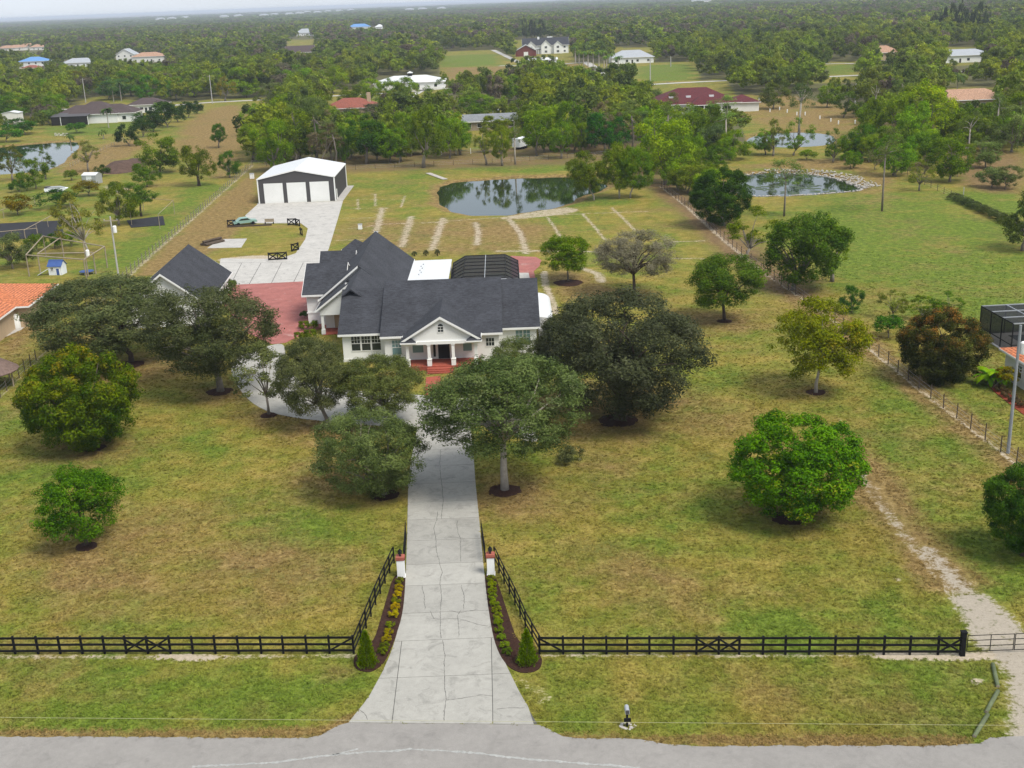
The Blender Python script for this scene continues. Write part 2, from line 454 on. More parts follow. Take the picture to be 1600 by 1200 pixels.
# the woods: dark floor everywhere far off, opened by the clearings
OPEN = [  # clearings and yards, picture outlines; everything nearer than the belts is open too
 [(-100, 175), (60, 185), (150, 150), (260, 160), (440, 150), (440, 166), (400, 180), (392, 262), (560, 262), (700, 250), (1000, 236), (1050, 285), (1165, 262), (1240, 232), (1390, 236), (1440, 262), (1475, 245), (1600, 228), (1750, 228), (1750, 700), (-300, 700)],
 [(682, 80), (775, 78), (840, 124), (830, 128), (690, 128)], [(600, 128), (690, 122), (700, 152), (640, 170), (600, 160)],
 [(800, 62), (890, 60), (900, 98), (960, 100), (1000, 130), (1090, 128), (1130, 122), (1140, 132), (1150, 148), (1250, 150), (1330, 172), (1375, 196), (1320, 214), (1170, 226), (1150, 180), (1020, 178), (1020, 140), (940, 128), (800, 106)],
 [(985, 98), (1090, 96), (1095, 128), (990, 130)], [(1285, 98), (1345, 96), (1350, 128), (1240, 132), (1240, 120), (1290, 116)],
 [(500, 140), (600, 140), (610, 180), (520, 180)], [(700, 172), (815, 168), (835, 245), (700, 240)], [(1365, 76), (1400, 76), (1400, 108), (1365, 108)], [(1470, 74), (1530, 74), (1530, 102), (1470, 104)], [(955, 74), (1025, 74), (1025, 100), (955, 100)],
 [(1478, 138), (1562, 136), (1562, 172), (1478, 174)], [(444, 62), (496, 62), (496, 90), (444, 90)],
]
OPENW = [[G(x, max(y_, 40)) for x, y_ in o] for o in OPEN]
def is_open(x, y_):
    r = np.zeros(np.shape(x), bool)
    for o in OPENW: r |= inside(o, x, y_)
    return r
far = gyf > 330
wood = np.where(far & ~is_open(gxf, gyf), 1.0, 0.0)
ATTR['wood'] = wood

ne = len(gx); me = bpy.data.meshes.new('ground')
vi = np.arange(len(gxf)).reshape(len(gy), ne)
quads = np.stack([vi[:-1, :-1], vi[:-1, 1:], vi[1:, 1:], vi[1:, :-1]], -1).reshape(-1, 4)
me.vertices.add(len(gxf)); me.vertices.foreach_set('co', np.stack([gxf, gyf, GZ], 1).ravel())
me.loops.add(quads.size); me.loops.foreach_set('vertex_index', quads.ravel())
me.polygons.add(len(quads)); me.polygons.foreach_set('loop_start', np.arange(0, quads.size, 4)); me.polygons.foreach_set('loop_total', np.full(len(quads), 4))
me.polygons.foreach_set('use_smooth', np.ones(len(quads), bool))
for k, a in ATTR.items():
    at = me.attributes.new(k, 'FLOAT', 'POINT'); at.data.foreach_set('value', a.astype(np.float32))
me.update(); me.validate()
ground = bpy.data.objects.new('ground', me); C.objects.link(ground); tag(ground, 'patchy green and dry grass covering the flat land', 'ground', kind='structure')

t = NT('ground_grass'); v = t.pos()
n20 = t.noise(v, 1 / 16, 4, .6); n5 = t.noise(v, 1 / 4.2, 4, .6); n1 = t.noise(v, 1.1, 4, .65); nf = t.noise(v, 4.2, 3, .7); nb_ = t.noise(v, 1 / 7.0, 5, .62, .6)
mpv = t.n('ShaderNodeVectorMath', operation='ADD'); mpv.inputs[1].default_value = (311, 57, 9); t.l(v, mpv.inputs[0]); v2 = mpv.outputs[0]
m20 = t.noise(v2, 1 / 11, 5, .6); m3 = t.noise(v2, 1 / 1.9, 4, .65)
def A(k): return t.n('ShaderNodeAttribute', attribute_name=k).outputs['Fac']
g = t.math('ADD', t.math('MULTIPLY', n20, .55), t.math('MULTIPLY', n5, .45))
g = t.math('ADD', g, t.math('MULTIPLY', A('lush'), .20))
green = t.rng(g, .43, .62)
straw = t.mix(t.rng(m3, .40, .60), (.185, .155, .028), (.262, .208, .048))
col = t.mix(green, straw, t.mix(t.rng(n1, .38, .62), (.086, .128, .015), (.136, .180, .023)))
bl = t.math('ADD', t.math('ADD', t.math('MULTIPLY', m20, .6), t.math('MULTIPLY', m3, .3)), t.math('MULTIPLY', A('brown'), .32))
col = t.mix(t.rng(bl, .455, .68, 0, .9), col, t.mix(t.rng(n1, .36, .64), (.158, .100, .036), (.262, .178, .072)))
col = t.mix(t.rng(nb_, .58, .72, 0, .6), col, (.085, .098, .022))
wn = t.noise(v, 1 / 30, 5, .6)
col = t.mix(t.math('MULTIPLY', A('wood'), t.rng(wn, .35, .6, .75, 1)), col, (.10, .095, .045))
col = t.mix(t.math('MULTIPLY', A('litter'), t.rng(m3, .3, .6, .5, 1)), col, (.15, .095, .055))
fk = t.math('ADD', t.math('ADD', t.math('MULTIPLY', nf, .45), t.math('MULTIPLY', n1, .2)), t.math('MULTIPLY', t.noise(v, 9.5, 3, .75), .35))
k = t.rng(fk, .38, .62, .5, 1.5)
sv = t.n('ShaderNodeVectorMath', operation='SCALE'); t.l(col, sv.inputs[0]); t.l(k, sv.inputs['Scale']); col = sv.outputs[0]
def ragged(a, w1=.55, w2=.45):
    return t.math('ADD', a, t.math('ADD', t.math('MULTIPLY', t.math('SUBTRACT', n1, .5), w1 * 2), t.math('MULTIPLY', t.math('SUBTRACT', nf, .5), w2 * 2)))
sa = A('sand'); ga = A('gravel')
sf = t.math('MULTIPLY', t.rng(ragged(sa), .45, .8), t.rng(sa, .02, .15))
sk = t.rng(nf, .3, .7, .8, 1.15)
ss = t.n('ShaderNodeVectorMath', operation='SCALE'); ss.inputs[0].default_value = (.43, .36, .265); t.l(sk, ss.inputs['Scale'])
col = t.mix(sf, col, ss.outputs[0])
gf = t.math('MULTIPLY', t.rng(ragged(ga), .5, .75), t.rng(ga, .02, .15))
gs = t.n('ShaderNodeVectorMath', operation='SCALE'); gs.inputs[0].default_value = (.36, .315, .25); t.l(t.rng(fk, .3, .7, .72, 1.2), gs.inputs['Scale'])
col = t.mix(gf, col, gs.outputs[0])
n11 = t.noise(v, 11, 3, .7)
hb = t.math('ADD', t.math('MULTIPLY', nf, .5), t.math('MULTIPLY', n11, .5))
ground.data.materials.append(t.fin(t.pbsdf(col, .95, .1, 0, t.bump(hb, .55, .16))))

# ------------------------------------------------------------------ water
t = NT('pond_water'); v = t.pos()
wn = t.noise(v, .9, 3); w2 = t.noise(v, .12, 3)
colw = t.mix(w2, (.010, .018, .010), (.022, .034, .016))
wb = t.pbsdf(colw, .03, .5, 0, t.bump(wn, .045, .05)); wb.inputs['IOR'].default_value = 1.33
MATS['water'] = t.fin(wb)
for k, pw in PONDW.items():
    cx = sum(p[0] for p in pw) / len(pw); cy = sum(p[1] for p in pw) / len(pw)
    o = MB().add([(x + (x - cx) * .03, y_ + (y_ - cy) * .03, -.48) for x, y_ in pw], [tuple(range(len(pw)))]).build('pond_water', MATS['water'])
    tag(o, {'pond_back': 'dark pond mirroring trees behind the grey roofed house', 'pond_rocks': 'pond with a white rock rim in the right field', 'pond_far': 'pale far pond beyond the rock rimmed pond', 'pond_neighbor': 'pale pond below the brown roofed neighbour house'}[k], 'pond', kind='structure')

# ------------------------------------------------------------------ road, driveway, courts
def concrete(name, col, var=.12, stain=.25):
    t = NT(name); v = t.pos(); oi = t.n('ShaderNodeObjectInfo')
    a = t.noise(v, .35, 5, .65); b = t.noise(v, 2.2, 4, .65); c = t.noise(v, 14, 3)
    k = t.rng(t.math('ADD', t.math('MULTIPLY', a, .55), t.math('MULTIPLY', b, .45)), .3, .7, 1 - var, 1 + var)
    k = t.math('MULTIPLY', k, t.rng(oi.outputs['Random'], 0, 1, .90, 1.07))
    k = t.math('MULTIPLY', k, t.rng(c, .25, .75, .93, 1.07))
    k = t.math('MULTIPLY', k, t.rng(t.noise(v, .8, 6, .7, .8), .52, .70, 1, 1 - stain))
    s = t.n('ShaderNodeVectorMath', operation='SCALE'); s.inputs[0].default_value = col; t.l(k, s.inputs['Scale'])
    MATS[name] = t.fin(t.pbsdf(s.outputs[0], .85, .25, 0, t.bump(c, .2, .01))); return MATS[name]
M_conc = concrete('driveway_concrete', (.338, .326, .290), .14, .3)
M_apron = concrete('yard_concrete', (.44, .42, .385), .16, .35)
M_asph = concrete('worn_asphalt', (.285, .268, .245), .14, .16)
M_crack = mat('crack_filler', (.12, .115, .105), .9, .2)
M_joint = mat('joint_dirt', (.10, .098, .09), .95, .2)
M_seal = mat('pale_sealant', (.325, .325, .305), .85, .25, 3)
M_mulch = mat('dark_mulch', (.045, .024, .018), 1.0, .5, 6, 30, .05, 0, .8)
M_redm = mat('red_mulch', (.21, .05, .028), 1.0, .35, 6, 30, .05, 0, .6)

edge_px = [(-160, 1152), (0, 1152), (150, 1151), (330, 1153), (480, 1154), (502, 1148), (526, 1136), (545, 1129), (695, 1131), (842, 1132), (856, 1138), (880, 1152), (905, 1154), (1000, 1155), (1040, 1162), (1100, 1166), (1300, 1165), (1450, 1166), (1530, 1163), (1548, 1153), (1600, 1149), (1760, 1148)]
ew = []
for i in range(len(edge_px) - 1):
    a, b = np.array(G(*edge_px[i])), np.array(G(*edge_px[i + 1])); n = max(1, int(np.linalg.norm(b - a) / .35))
    for j in range(n):
        q = a + (b - a) * j / n; ew.append((q[0], q[1] + rnd.uniform(-.07, .07)))
ew.append(G(*edge_px[-1]))
x0, x1 = ew[0][0], ew[-1][0]
n = len(ew); vs = [(x, y_, .02) for x, y_ in ew] + [(x, 50.5, .02) for x, y_ in ew]
vs += [(-400, ew[0][1], .02), (-400, 50.5, .02), (400, ew[-1][1], .02), (400, 50.5, .02)]
fs = [(i, n + i, n + i + 1, i + 1) for i in range(n - 1)] + [(2 * n, 2 * n + 1, n, 0), (n - 1, 2 * n - 1, 2 * n + 3, 2 * n + 2)]
road = MB().add(vs, fs).build('road', M_asph); tag(road, 'worn grey street running along the bottom edge', 'road', kind='structure')
def ribbon(pts, w, z, jit=0.0, wj=0.0, step=.25):
    q = []
    for i in range(len(pts) - 1):
        a, b = np.array(pts[i]), np.array(pts[i + 1]); m = max(1, int(np.linalg.norm(b - a) / step))
        for j in range(m): q.append(a + (b - a) * j / m)
    q.append(np.array(pts[-1])); vs = []; off = 0
    for i, p in enumerate(q):
        d = q[min(i + 1, len(q) - 1)] - q[max(i - 1, 0)]; d = d / (np.linalg.norm(d) + 1e-9); nrm = np.array([-d[1], d[0]])
        off = off * .8 + rnd.uniform(-jit, jit); hw = w / 2 * (1 + rnd.uniform(-wj, wj)); c = p + nrm * off
        vs += [(*(c + nrm * hw), z), (*(c - nrm * hw), z)]
    return vs, [(2 * i, 2 * i + 1, 2 * i + 3, 2 * i + 2) for i in range(len(q) - 1)]
for ln, w in ([[(300, 1199), (430, 1192), (520, 1180), (640, 1171), (720, 1175), (790, 1183), (880, 1191), (1000, 1200)], .16], [[(520, 1180), (560, 1170)], .10]):
    MB().add(*ribbon([G(*p) for p in ln], w, .026, .025, .65, .12)).build('sealed_crack', M_seal, road)

# driveway slabs: rows between joints, flares beside the main strip
dl = [(545, 1129), (575, 1092), (598, 1050), (612, 1018), (619, 995), (626, 968), (631, 935), (634, 900), (636, 845), (637, 800), (638, 750), (643, 715), (648, 690), (655, 655), (662, 625)]
dr = [(842, 1132), (813, 1085), (791, 1040), (779, 1010), (772, 985), (765, 958), (760, 925), (756, 890), (752, 845), (748, 805), (743, 755), (740, 715), (737, 690), (735, 655), (733, 625)]
DL = [G(*p) for p in dl]; DR = [G(*p) for p in dr]
def xat(line, y_):
    for i in range(len(line) - 1):
        (xa, ya), (xb, yb) = line[i], line[i + 1]
        if min(ya, yb) - 1e-6 <= y_ <= max(ya, yb) + 1e-6: return xa + (xb - xa) * (y_ - ya) / (yb - ya + 1e-9)
    return line[0][0] if y_ < line[0][1] else line[-1][0]
jy = [DL[0][1] - .02] + [G(693, q)[1] for q in (1057, 1000, 957, 914, 881, 844, 811, 784, 755, 728, 703, 682, 662, 645)] + [DL[-1][1]]
drive = MB().prism([(DL[0][0] + .1, DL[0][1] + .05)] + [(x + .04, y_) for x, y_ in DL[1:]] + [(x - .04, y_) for x, y_ in DR[::-1][:-1]] + [(DR[0][0] - .1, DR[0][1] + .05)], -.1, .022).build('driveway', M_joint)
tag(drive, 'long concrete driveway running from street to house', 'driveway', kind='structure')
gp = .022
def slab(poly):
    MB().prism(poly, -.05, .045).build('slab', M_conc, drive)
XL = lambda y_: G(629, 1000)[0] - .02 + (y_ - 68) * -.015
XR = lambda y_: G(768, 1000)[0] + (y_ - 68) * -.015
for i in range(len(jy) - 1):
    a, b = jy[i] + gp, jy[i + 1] - gp
    ys = list(np.linspace(a, b, 6 if i < 4 else 3))
    def street(poly):                             # the first row ends along the street edge
        if i: return poly
        f_ = lambda x: DL[0][1] + (DR[0][1] - DL[0][1]) * (x - DL[0][0]) / (DR[0][0] - DL[0][0]) - .03
        return [(x, f_(x) if abs(q - a) < 1e-6 else q) for x, q in poly]
    L = [(xat(DL, q), q) for q in ys]; Rr = [(xat(DR, q), q) for q in ys]
    if i < 2:
        for ed, J, sg in ((L, XL, 1), (Rr, XR, -1)):
            pl = ed + [(J(q) - sg * gp, q) for q in ys[::-1]]
            slab(street(pl))
        slab(street([(XL(q) + gp, q) for q in ys] + [(XR(q) - gp, q) for q in ys[::-1]]))
    else: slab(L + Rr[::-1])
def Z7(x, y_): return G(520 + x / 3.531, 800 + y_ / 3.531)
for ln in ([(613, 1155), (615, 1100), (628, 1040), (616, 980), (615, 905), (617, 800), (605, 710)], [(628, 1042), (720, 1030), (820, 1012), (885, 1020)], [(905, 1090), (960, 1083), (1060, 1085)], [(597, 700), (590, 640), (595, 550)],
           [(595, 545), (600, 480), (592, 405)], [(540, 550), (560, 590), (600, 596), (690, 590), (740, 605), (800, 625), (855, 632)], [(695, 690), (692, 610), (688, 575), (705, 548)], [(722, 540), (725, 480), (712, 405)], [(510, 540), (505, 470), (490, 410)],
           [(592, 405), (603, 330), (590, 287), (572, 220), (570, 152)], [(708, 278), (705, 155), (690, 110), (686, 50)], [(570, 152), (558, 90), (575, 45), (578, 0)], [(140, 1090), (175, 1115), (195, 1150)], [(640, 545), (700, 560), (800, 540)], [(735, 600), (690, 605)]):
    MB().add(*ribbon([Z7(*p) for p in ln], .035, .0495, .022, .55, .12)).build('crack', M_crack, drive)
for ln in ([(690, 811), (693, 784), (690, 755), (687, 728), (689, 703)],):
    MB().add(*ribbon([G(*p) for p in ln], .035, .0495, .02, .5, .15)).build('crack', M_crack, drive)

def sheet(name, px, m, z, label, cat='path', sm=0, th=.12):
    pts = [G(*p) for p in px]
    if sm: pts = smooth_poly(pts, sm)
    o = MB().prism(pts, z - th, z).build(name, m); tag(o, label, cat, kind='structure'); return o
# branch of the drive to the motor court
sheet('driveway', [(700, 622), (738, 630), (742, 660), (700, 668), (650, 668), (560, 664), (500, 658), (440, 650), (400, 636), (374, 610), (358, 576), (372, 556), (420, 540), (445, 536), (446, 560), (452, 585), (490, 604), (560, 612), (640, 616)], M_conc, .030, 'curved concrete drive leading to the red motor court', 'driveway', 2)
sheet('driveway', [(735, 632), (790, 640), (830, 662), (845, 690), (820, 690), (780, 668), (735, 662)], M_conc, .034, 'concrete drive end under the oak beside the steps', 'driveway', 1)

def pavers(name, col, scale=4.5):
    t = NT(name); v = t.pos()
    br = t.n('ShaderNodeTexBrick'); br.inputs['Scale'].default_value = scale
    br.inputs['Color1'].default_value = (*col, 1); br.inputs['Color2'].default_value = (col[0] * .8, col[1] * .75, col[2] * .75, 1); br.inputs['Mortar'].default_value = (col[0] * .75, col[1] * .9, col[2] * .9, 1)
    br.inputs['Mortar Size'].default_value = .012; t.l(v, br.inputs['Vector'])
    k = t.rng(t.noise(v, .6, 5), .3, .7, .82, 1.2)
    s = t.n('ShaderNodeVectorMath', operation='SCALE'); t.l(br.outputs['Color'], s.inputs[0]); t.l(k, s.inputs['Scale'])
    s2 = t.mix(t.rng(t.noise(v, .5, 5, .7, 1.5), .60, .66, 0, .35), s.outputs[0], (.5, .36, .32))
    MATS[name] = t.fin(t.pbsdf(s2, .85, .2)); return MATS[name]
M_pav = pavers('red_pavers', (.36, .135, .115)); M_brk = pavers('porch_brick', (.34, .085, .055), 6)
sheet('motor_court', [(352, 446), (476, 440), (502, 440), (506, 512), (470, 524), (446, 536), (425, 538), (385, 520), (345, 470)], M_pav, .05, 'red paver motor court left of the house', 'court')
yard = sheet('yard_court', [(345, 404), (436, 405), (462, 396), (477, 374), (481, 357), (470, 349), (448, 349), (395, 349), (383, 337), (403, 319), (536, 314), (527, 345), (514, 388), (505, 410), (500, 440), (476, 441), (352, 447), (340, 430)], M_apron, .04, 'pale concrete yard between house and metal workshop', 'court')
for a, b in (((378, 411), (360, 446)), ((408, 411), (389, 445)), ((440, 411), (424, 443)), ((474, 411), (459, 441)), ((345, 411), (505, 409))):
    MB().add(*ribbon([G(*a), G(*b)], .09, .0445)).build('joint', M_joint, yard)
sheet('yard_slab', [(324, 388), (344, 374), (386, 373), (377, 387)], M_apron, .05, 'small concrete slab on the grass island by the workshop', 'slab')
sheet('rear_patio', [(798, 400), (838, 402), (846, 407), (843, 416), (834, 424), (838, 440), (800, 440)], M_pav, .05, 'red paver patio beside the pool cage', 'patio', 0)
sheet('patio_slab', [(809, 427), (826, 427), (828, 437), (811, 437)], M_apron, .09, 'small white slab on the red patio', 'slab')
sheet('front_walk', [(666, 590), (688, 588), (690, 616), (664, 618)], M_brk, .06, 'red brick front walk below the porch steps', 'path')
sheet('side_walk', [(500, 500), (530, 498), (532, 522), (505, 524)], M_brk, .07, 'red brick floor of the side entry', 'path')
# far lanes
for i, (ln, w, lab) in enumerate(([[(-300, 196), (-60, 184), (60, 172), (240, 167), (330, 160), (430, 155), (520, 150), (600, 146), (700, 138), (800, 134), (900, 131), (1000, 133), (1070, 129), (1135, 126), (1245, 122), (1335, 118), (1500, 112), (1700, 104)], 5.5, 'pale road crossing the land behind the back houses'],
                   [[(770, 78), (800, 92), (830, 108), (850, 118)], 4, 'pale track along the far green field'], [[(780, 103), (870, 101), (915, 97), (930, 106), (945, 118), (960, 130)], 5, 'pale drive below the white mansion'],
                   [[(640, 152), (660, 140), (690, 134), (665, 131)], 4, 'pale drive by the white roofed house'], [[(1290, 100), (1320, 99), (1340, 100)], 4, 'pale strip by the far right lawn'])):
    o = MB().add(*ribbon([G(*p) for p in ln], w, .05, 0, 0, 8)).build('road', M_apron); tag(o, lab, 'road', kind='structure')
# ================================================================== TREES
def unit(v): return v / (np.linalg.norm(v, axis=-1, keepdims=True) + 1e-9)
def fib(m, g, jit):
    ii = np.arange(m) + .5; zz = 1 - 2 * ii / m; aa = ii * 2.399963 + g.uniform(0, 6.28)
    d = np.stack([np.sqrt(1 - zz * zz) * np.cos(aa), np.sqrt(1 - zz * zz) * np.sin(aa), zz], 1)
    return unit(d + g.normal(size=(m, 3)) * jit / math.sqrt(m))
def crown_proto(name, seed, lobes, lobe_r, n_cl, cl_r, n_leaf, leaf, asp=.45, out=.6, lump=.22, zmin=-.7, flat=.85, droop=0.0, core=.5, fill=.10):
    """crown of leaf-sized kite faces: clumps sit on the outside of big lobes that fill a lumpy unit ball; returns (mesh, clump centres)"""
    g = np.random.default_rng(seed)
    ld = fib(lobes, g, 1.3); ld = ld[ld[:, 2] > zmin - .15]; nl = len(ld)
    ax = unit(g.normal(size=(6, 3))); amp = g.uniform(-lump, lump, 6); rr = 1 + (np.clip(ld @ ax.T, 0, 1) ** 2 * amp).sum(1)
    lr = lobe_r * g.uniform(.72, 1.3, nl); lc = ld * ((1 - lr * .9) * rr * g.uniform(.9, 1.05, nl))[:, None]
    lid = g.choice(nl, n_cl, p=lr ** 2 / (lr ** 2).sum()); cdirs = unit(unit(g.normal(size=(n_cl, 3))) + ld[lid] * .75 + np.array([0, 0, .25]))
    cen = lc[lid] + cdirs * (lr[lid] * g.uniform(.55, 1.0, n_cl))[:, None]
    inn = g.random(n_cl) < fill; cen[inn] = unit(g.normal(size=(inn.sum(), 3))) * g.uniform(0, core, (inn.sum(), 1))
    keep = cen[:, 2] > zmin; cen = cen[keep]; lid = lid[keep]; n_cl = len(cen)
    cr_ = cl_r * g.uniform(.6, 1.4, n_cl)
    cid = g.choice(n_cl, n_leaf, p=cr_ ** 2 / (cr_ ** 2).sum())
    d = unit(g.normal(size=(n_leaf, 3)))
    k = g.random(n_leaf) ** (1 / 2.0)
    pos = cen[cid] + d * (k * cr_[cid])[:, None] * np.array([1, 1, flat])
    pos[:, 2] -= droop * k * cr_[cid]
    nrm = unit(unit(d) * out + unit(pos - lc[lid[cid]] * .5) * .4 + np.array([0, 0, .35]) + g.normal(size=(n_leaf, 3)) * .5)
    tan = unit(np.cross(nrm, g.normal(size=(n_leaf, 3)))); bit = np.cross(nrm, tan)
    L = leaf * g.uniform(.55, 1.45, n_leaf)[:, None]; W = L * asp
    bend = nrm * L * .18
    vs = np.stack([pos - tan * L * .5, pos + bit * W * .5 + bend, pos + tan * L * .5, pos - bit * W * .5 + bend], 1).reshape(-1, 3)
    tone = np.clip(.5 + .24 * g.normal(size=n_leaf) + .2 * g.normal(size=n_cl)[cid] + .14 * g.normal(size=nl)[lid[cid]], 0, 1)
    sprig = np.clip(g.random(n_cl)[cid] * .75 + g.random(n_leaf) * .25, 0, 1)
    me = bpy.data.meshes.new(name); N = n_leaf
    me.vertices.add(4 * N); me.vertices.foreach_set('co', vs.ravel())
    me.loops.add(4 * N); me.loops.foreach_set('vertex_index', np.arange(4 * N))
    me.polygons.add(N); me.polygons.foreach_set('loop_start', np.arange(0, 4 * N, 4)); me.polygons.foreach_set('loop_total', np.full(N, 4))
    for nm, a in (('tone', tone), ('sprig', sprig)):
        at = me.attributes.new(nm, 'FLOAT', 'POINT'); at.data.foreach_set('value', np.repeat(a, 4).astype(np.float32))
    me.update()
    return me, cen
LEAF = {
 'oak': leaf_mat('oak_leaves', (.062, .080, .029), (.192, .212, .090), (0.202, 0.194, 0.124), .10),
 'darkoak': leaf_mat('dark_oak_leaves', (.040, .050, .024), (.130, .144, .070), (0.155, 0.155, 0.109), .10),
 'mango': leaf_mat('mango_leaves', (.035, .100, .012), (.120, .260, .024), (0.310, 0.341, 0.078), .08),
 'mangotop': leaf_mat('mango_flush_leaves', (.036, .092, .014), (.125, .205, .030), (.26, .25, .05), .24, True),
 'citrus': leaf_mat('citrus_leaves', (.032, .082, .014), (.105, .190, .030)),
 'broad': leaf_mat('broad_leaves', (.062, .108, .018), (.195, .270, .042), (0.248, 0.264, 0.062), .12),
 'airy': leaf_mat('airy_leaves', (0.093, 0.116, 0.028), (0.240, 0.256, 0.070), (0.310, 0.248, 0.093), .12),
 'pine': leaf_mat('pine_needles', (.065, .095, .030), (.175, .215, .070)),
 'grey': leaf_mat('grey_twigs', (.125, .115, .078), (.260, .240, .165)),
 'copper': leaf_mat('copper_leaves', (.024, .036, .010), (.080, .092, .022), (.30, .17, .055), .30, True),
 'palm': leaf_mat('palm_leaves', (0.054, 0.093, 0.023), (0.155, 0.209, 0.054)),
 'shrub': leaf_mat('shrub_leaves', (.12, .16, .02), (.30, .34, .05)),
 'yellow': leaf_mat('yellow_shrub_leaves', (.34, .26, .02), (.60, .48, .05)),
 'wood': leaf_mat('woodland_leaves', (.095, .135, .026), (.245, .295, .065), (0.202, 0.171, 0.093), .12),
}
M_bark = mat('grey_bark', (.19, .165, .135), .95, .3, 2, 9, .1, 0, .6)
M_darkbark = mat('dark_bark', (.085, .065, .05), .95, .3, 2, 9, .1, 0, .6)
M_palebark = mat('pale_bark', (.36, .32, .27), .95, .25, 2, 9, .1, 0, .6)
PROTO = {
 'oak': [crown_proto('oak_crown', q, 58, .28, 640, .120, 56000, .040, .36, .5, .22, -.86, .8, .1, .6, .14) for q in (1, 2, 21)],
 'mango': [crown_proto('mango_crown', q, 95, .21, 620, .115, 52000, .050, .42, 1.0, .05, -.95, .9, 0, .7, .22) for q in (3, 4)],
 'shade': [crown_proto('shade_crown', q, 26, .37, 300, .145, 24000, .054, .45, .8, .26, -.82, .85) for q in (22, 23)],
 'citrus': [crown_proto('citrus_crown', 5, 22, .40, 170, .18, 12000, .075, .45, .8, .30, -.8, .85)],
 'broad': [crown_proto('broad_crown', q, 20, .40, 150, .18, 9000, .074, .5, .7, .30, -.82, .8) for q in (6, 7, 8)],
 'airy': [crown_proto('airy_crown', q, 14, .34, 95, .14, 4200, .070, .45, .5, .38, -.65, .7) for q in (9, 10)],
 'pine': [crown_proto('pine_crown', q, 12, .42, 50, .22, 2400, .11, .18, .3, .35, -.6, .55) for q in (11, 12)],
 'bush': [crown_proto('bush_crown', q, 14, .46, 70, .24, 2600, .12, .5, .7, .25, -.45, .9) for q in (13, 14)],
 'grey': [crown_proto('twig_crown', 15, 40, .30, 330, .15, 30000, .050, .30, .3, .2, -.7, .85)],
 'small': [crown_proto('shrub_crown', q, 16, .42, 60, .24, 2200, .17, .45, .9, .08, -.35, .95) for q in (16, 17)],
}
def limb(mb, a, b, r0, r1, g, n=4, sag=.12, sides=6):
    a = np.array(a, float); b = np.array(b, float); d = np.linalg.norm(b - a); pts = []
    off = g.normal(size=3) * d * .07
    for i in range(n + 1):
        t_ = i / n
        pts.append(a + (b - a) * t_ + off * math.sin(math.pi * t_) + np.array([0, 0, d * sag * math.sin(math.pi * t_)]))
    mb.tube(pts, [r0 + (r1 - r0) * i / n for i in range(n + 1)], sides)
def trunk_mesh(g, top, zf, rad, ends, thin=.25, lean=(0, 0)):
    """trunk to the fork at zf, limbs to the points in ends"""
    mb = MB(); f = np.array([top[0] * .5 + lean[0], top[1] * .5 + lean[1], zf])
    mb.tube([(0, 0, -.15), (g.normal() * .05, g.normal() * .05, zf * .4), f], [rad * 1.3, rad, rad * .8], 8)
    for e in ends:
        limb(mb, f - np.array([0, 0, .1]), e, rad * .55, rad * thin * .35, g)
    return mb
_tn = [0]
def tree(kind, px, py, x0, x1, yt, yb, label, leaf=None, name='tree', cat='tree', group=None, bark=None, limbs=9, trad=None, tint=(1, 1, 1), var=None, cname='crown', aw=1.0):
    """tree whose trunk stands at (px,py); crown spans columns x0..x1, rows yt..yb of the survey picture"""
    _tn[0] += 1; g = np.random.default_rng(100 + _tn[0])
    b = P(px, py); s = mpp(px, py); cx = (x0 + x1) / 2
    a = (x1 - x0) / 2 * s * aw
    th = math.atan2(CAM_H - 4, b[1]); hv = (yb - yt) / 2 * s
    bb = max(hv ** 2 - (a * math.sin(th)) ** 2, (.42 * a) ** 2) ** .5 / math.cos(th)
    ccx = P(cx, py)[0] - b[0]
    zc = rise(px, py, (yt + yb) / 2)
    zc = max(zc, bb * .8 + .1)
    root = thing(name, label, cat, (b[0], b[1], 0), 0, group)
    pl = PROTO[kind]; me, cen = pl[(_tn[0] if var is None else var) % len(pl)]
    rz = g.uniform(0, 6.28)
    cr = put(cname, me, root, (ccx, 0, zc), rz, (a * .97, a * .97, bb * .97))
    cr.color = (*tint, 1)
    m = LEAF[leaf or kind]
    if len(me.materials) == 0: me.materials.append(m)
    cr.material_slots[0].link = 'OBJECT'; cr.material_slots[0].material = m
    c, s_ = math.cos(rz), math.sin(rz)
    idx = g.choice(len(cen), min(limbs, len(cen)), replace=False); ends = []
    for i in idx:
        q = cen[i] * .8; ends.append((ccx + (q[0] * c - q[1] * s_) * a, (q[0] * s_ + q[1] * c) * a, max(zc + q[2] * bb, zc - .5 * bb)))
    rad = trad or max(.06, .036 * (zc + bb) * (.8 if kind != 'pine' else .5))
    zf = max(.25, zc - bb * .72) if kind != 'pine' else zc - bb * .2
    trunk_mesh(g, (ccx, 0), zf, rad, ends).build('trunk', bark or M_bark, root, True)
    return root
RINGS = []
def ring(px, py, r, m=None, label=None):
    x, y_ = G(px, py); RINGS.append((x, y_, r)); g = random.Random(int(px * 7 + py)); n = 22; pts = []
    for i in range(n):
        q = r * (1 + g.uniform(-.09, .09)); pts.append((x + q * math.cos(i * 6.283 / n), y_ + q * math.sin(i * 6.283 / n)))
    mb = MB(); vs = [(a, b, .015) for a, b in pts] + [(x + (a - x) * .6, y_ + (b - y_) * .6, .07) for a, b in pts] + [(x, y_, .09)]
    fs = [(i, (i + 1) % n, n + (i + 1) % n, n + i) for i in range(n)] + [(n + i, n + (i + 1) % n, 2 * n) for i in range(n)]
    o = mb.add(vs, fs).build('mulch_ring', m or M_mulch, None, True); tag(o, label or 'dark mulch ring round a tree trunk', 'mulch', kind='structure')

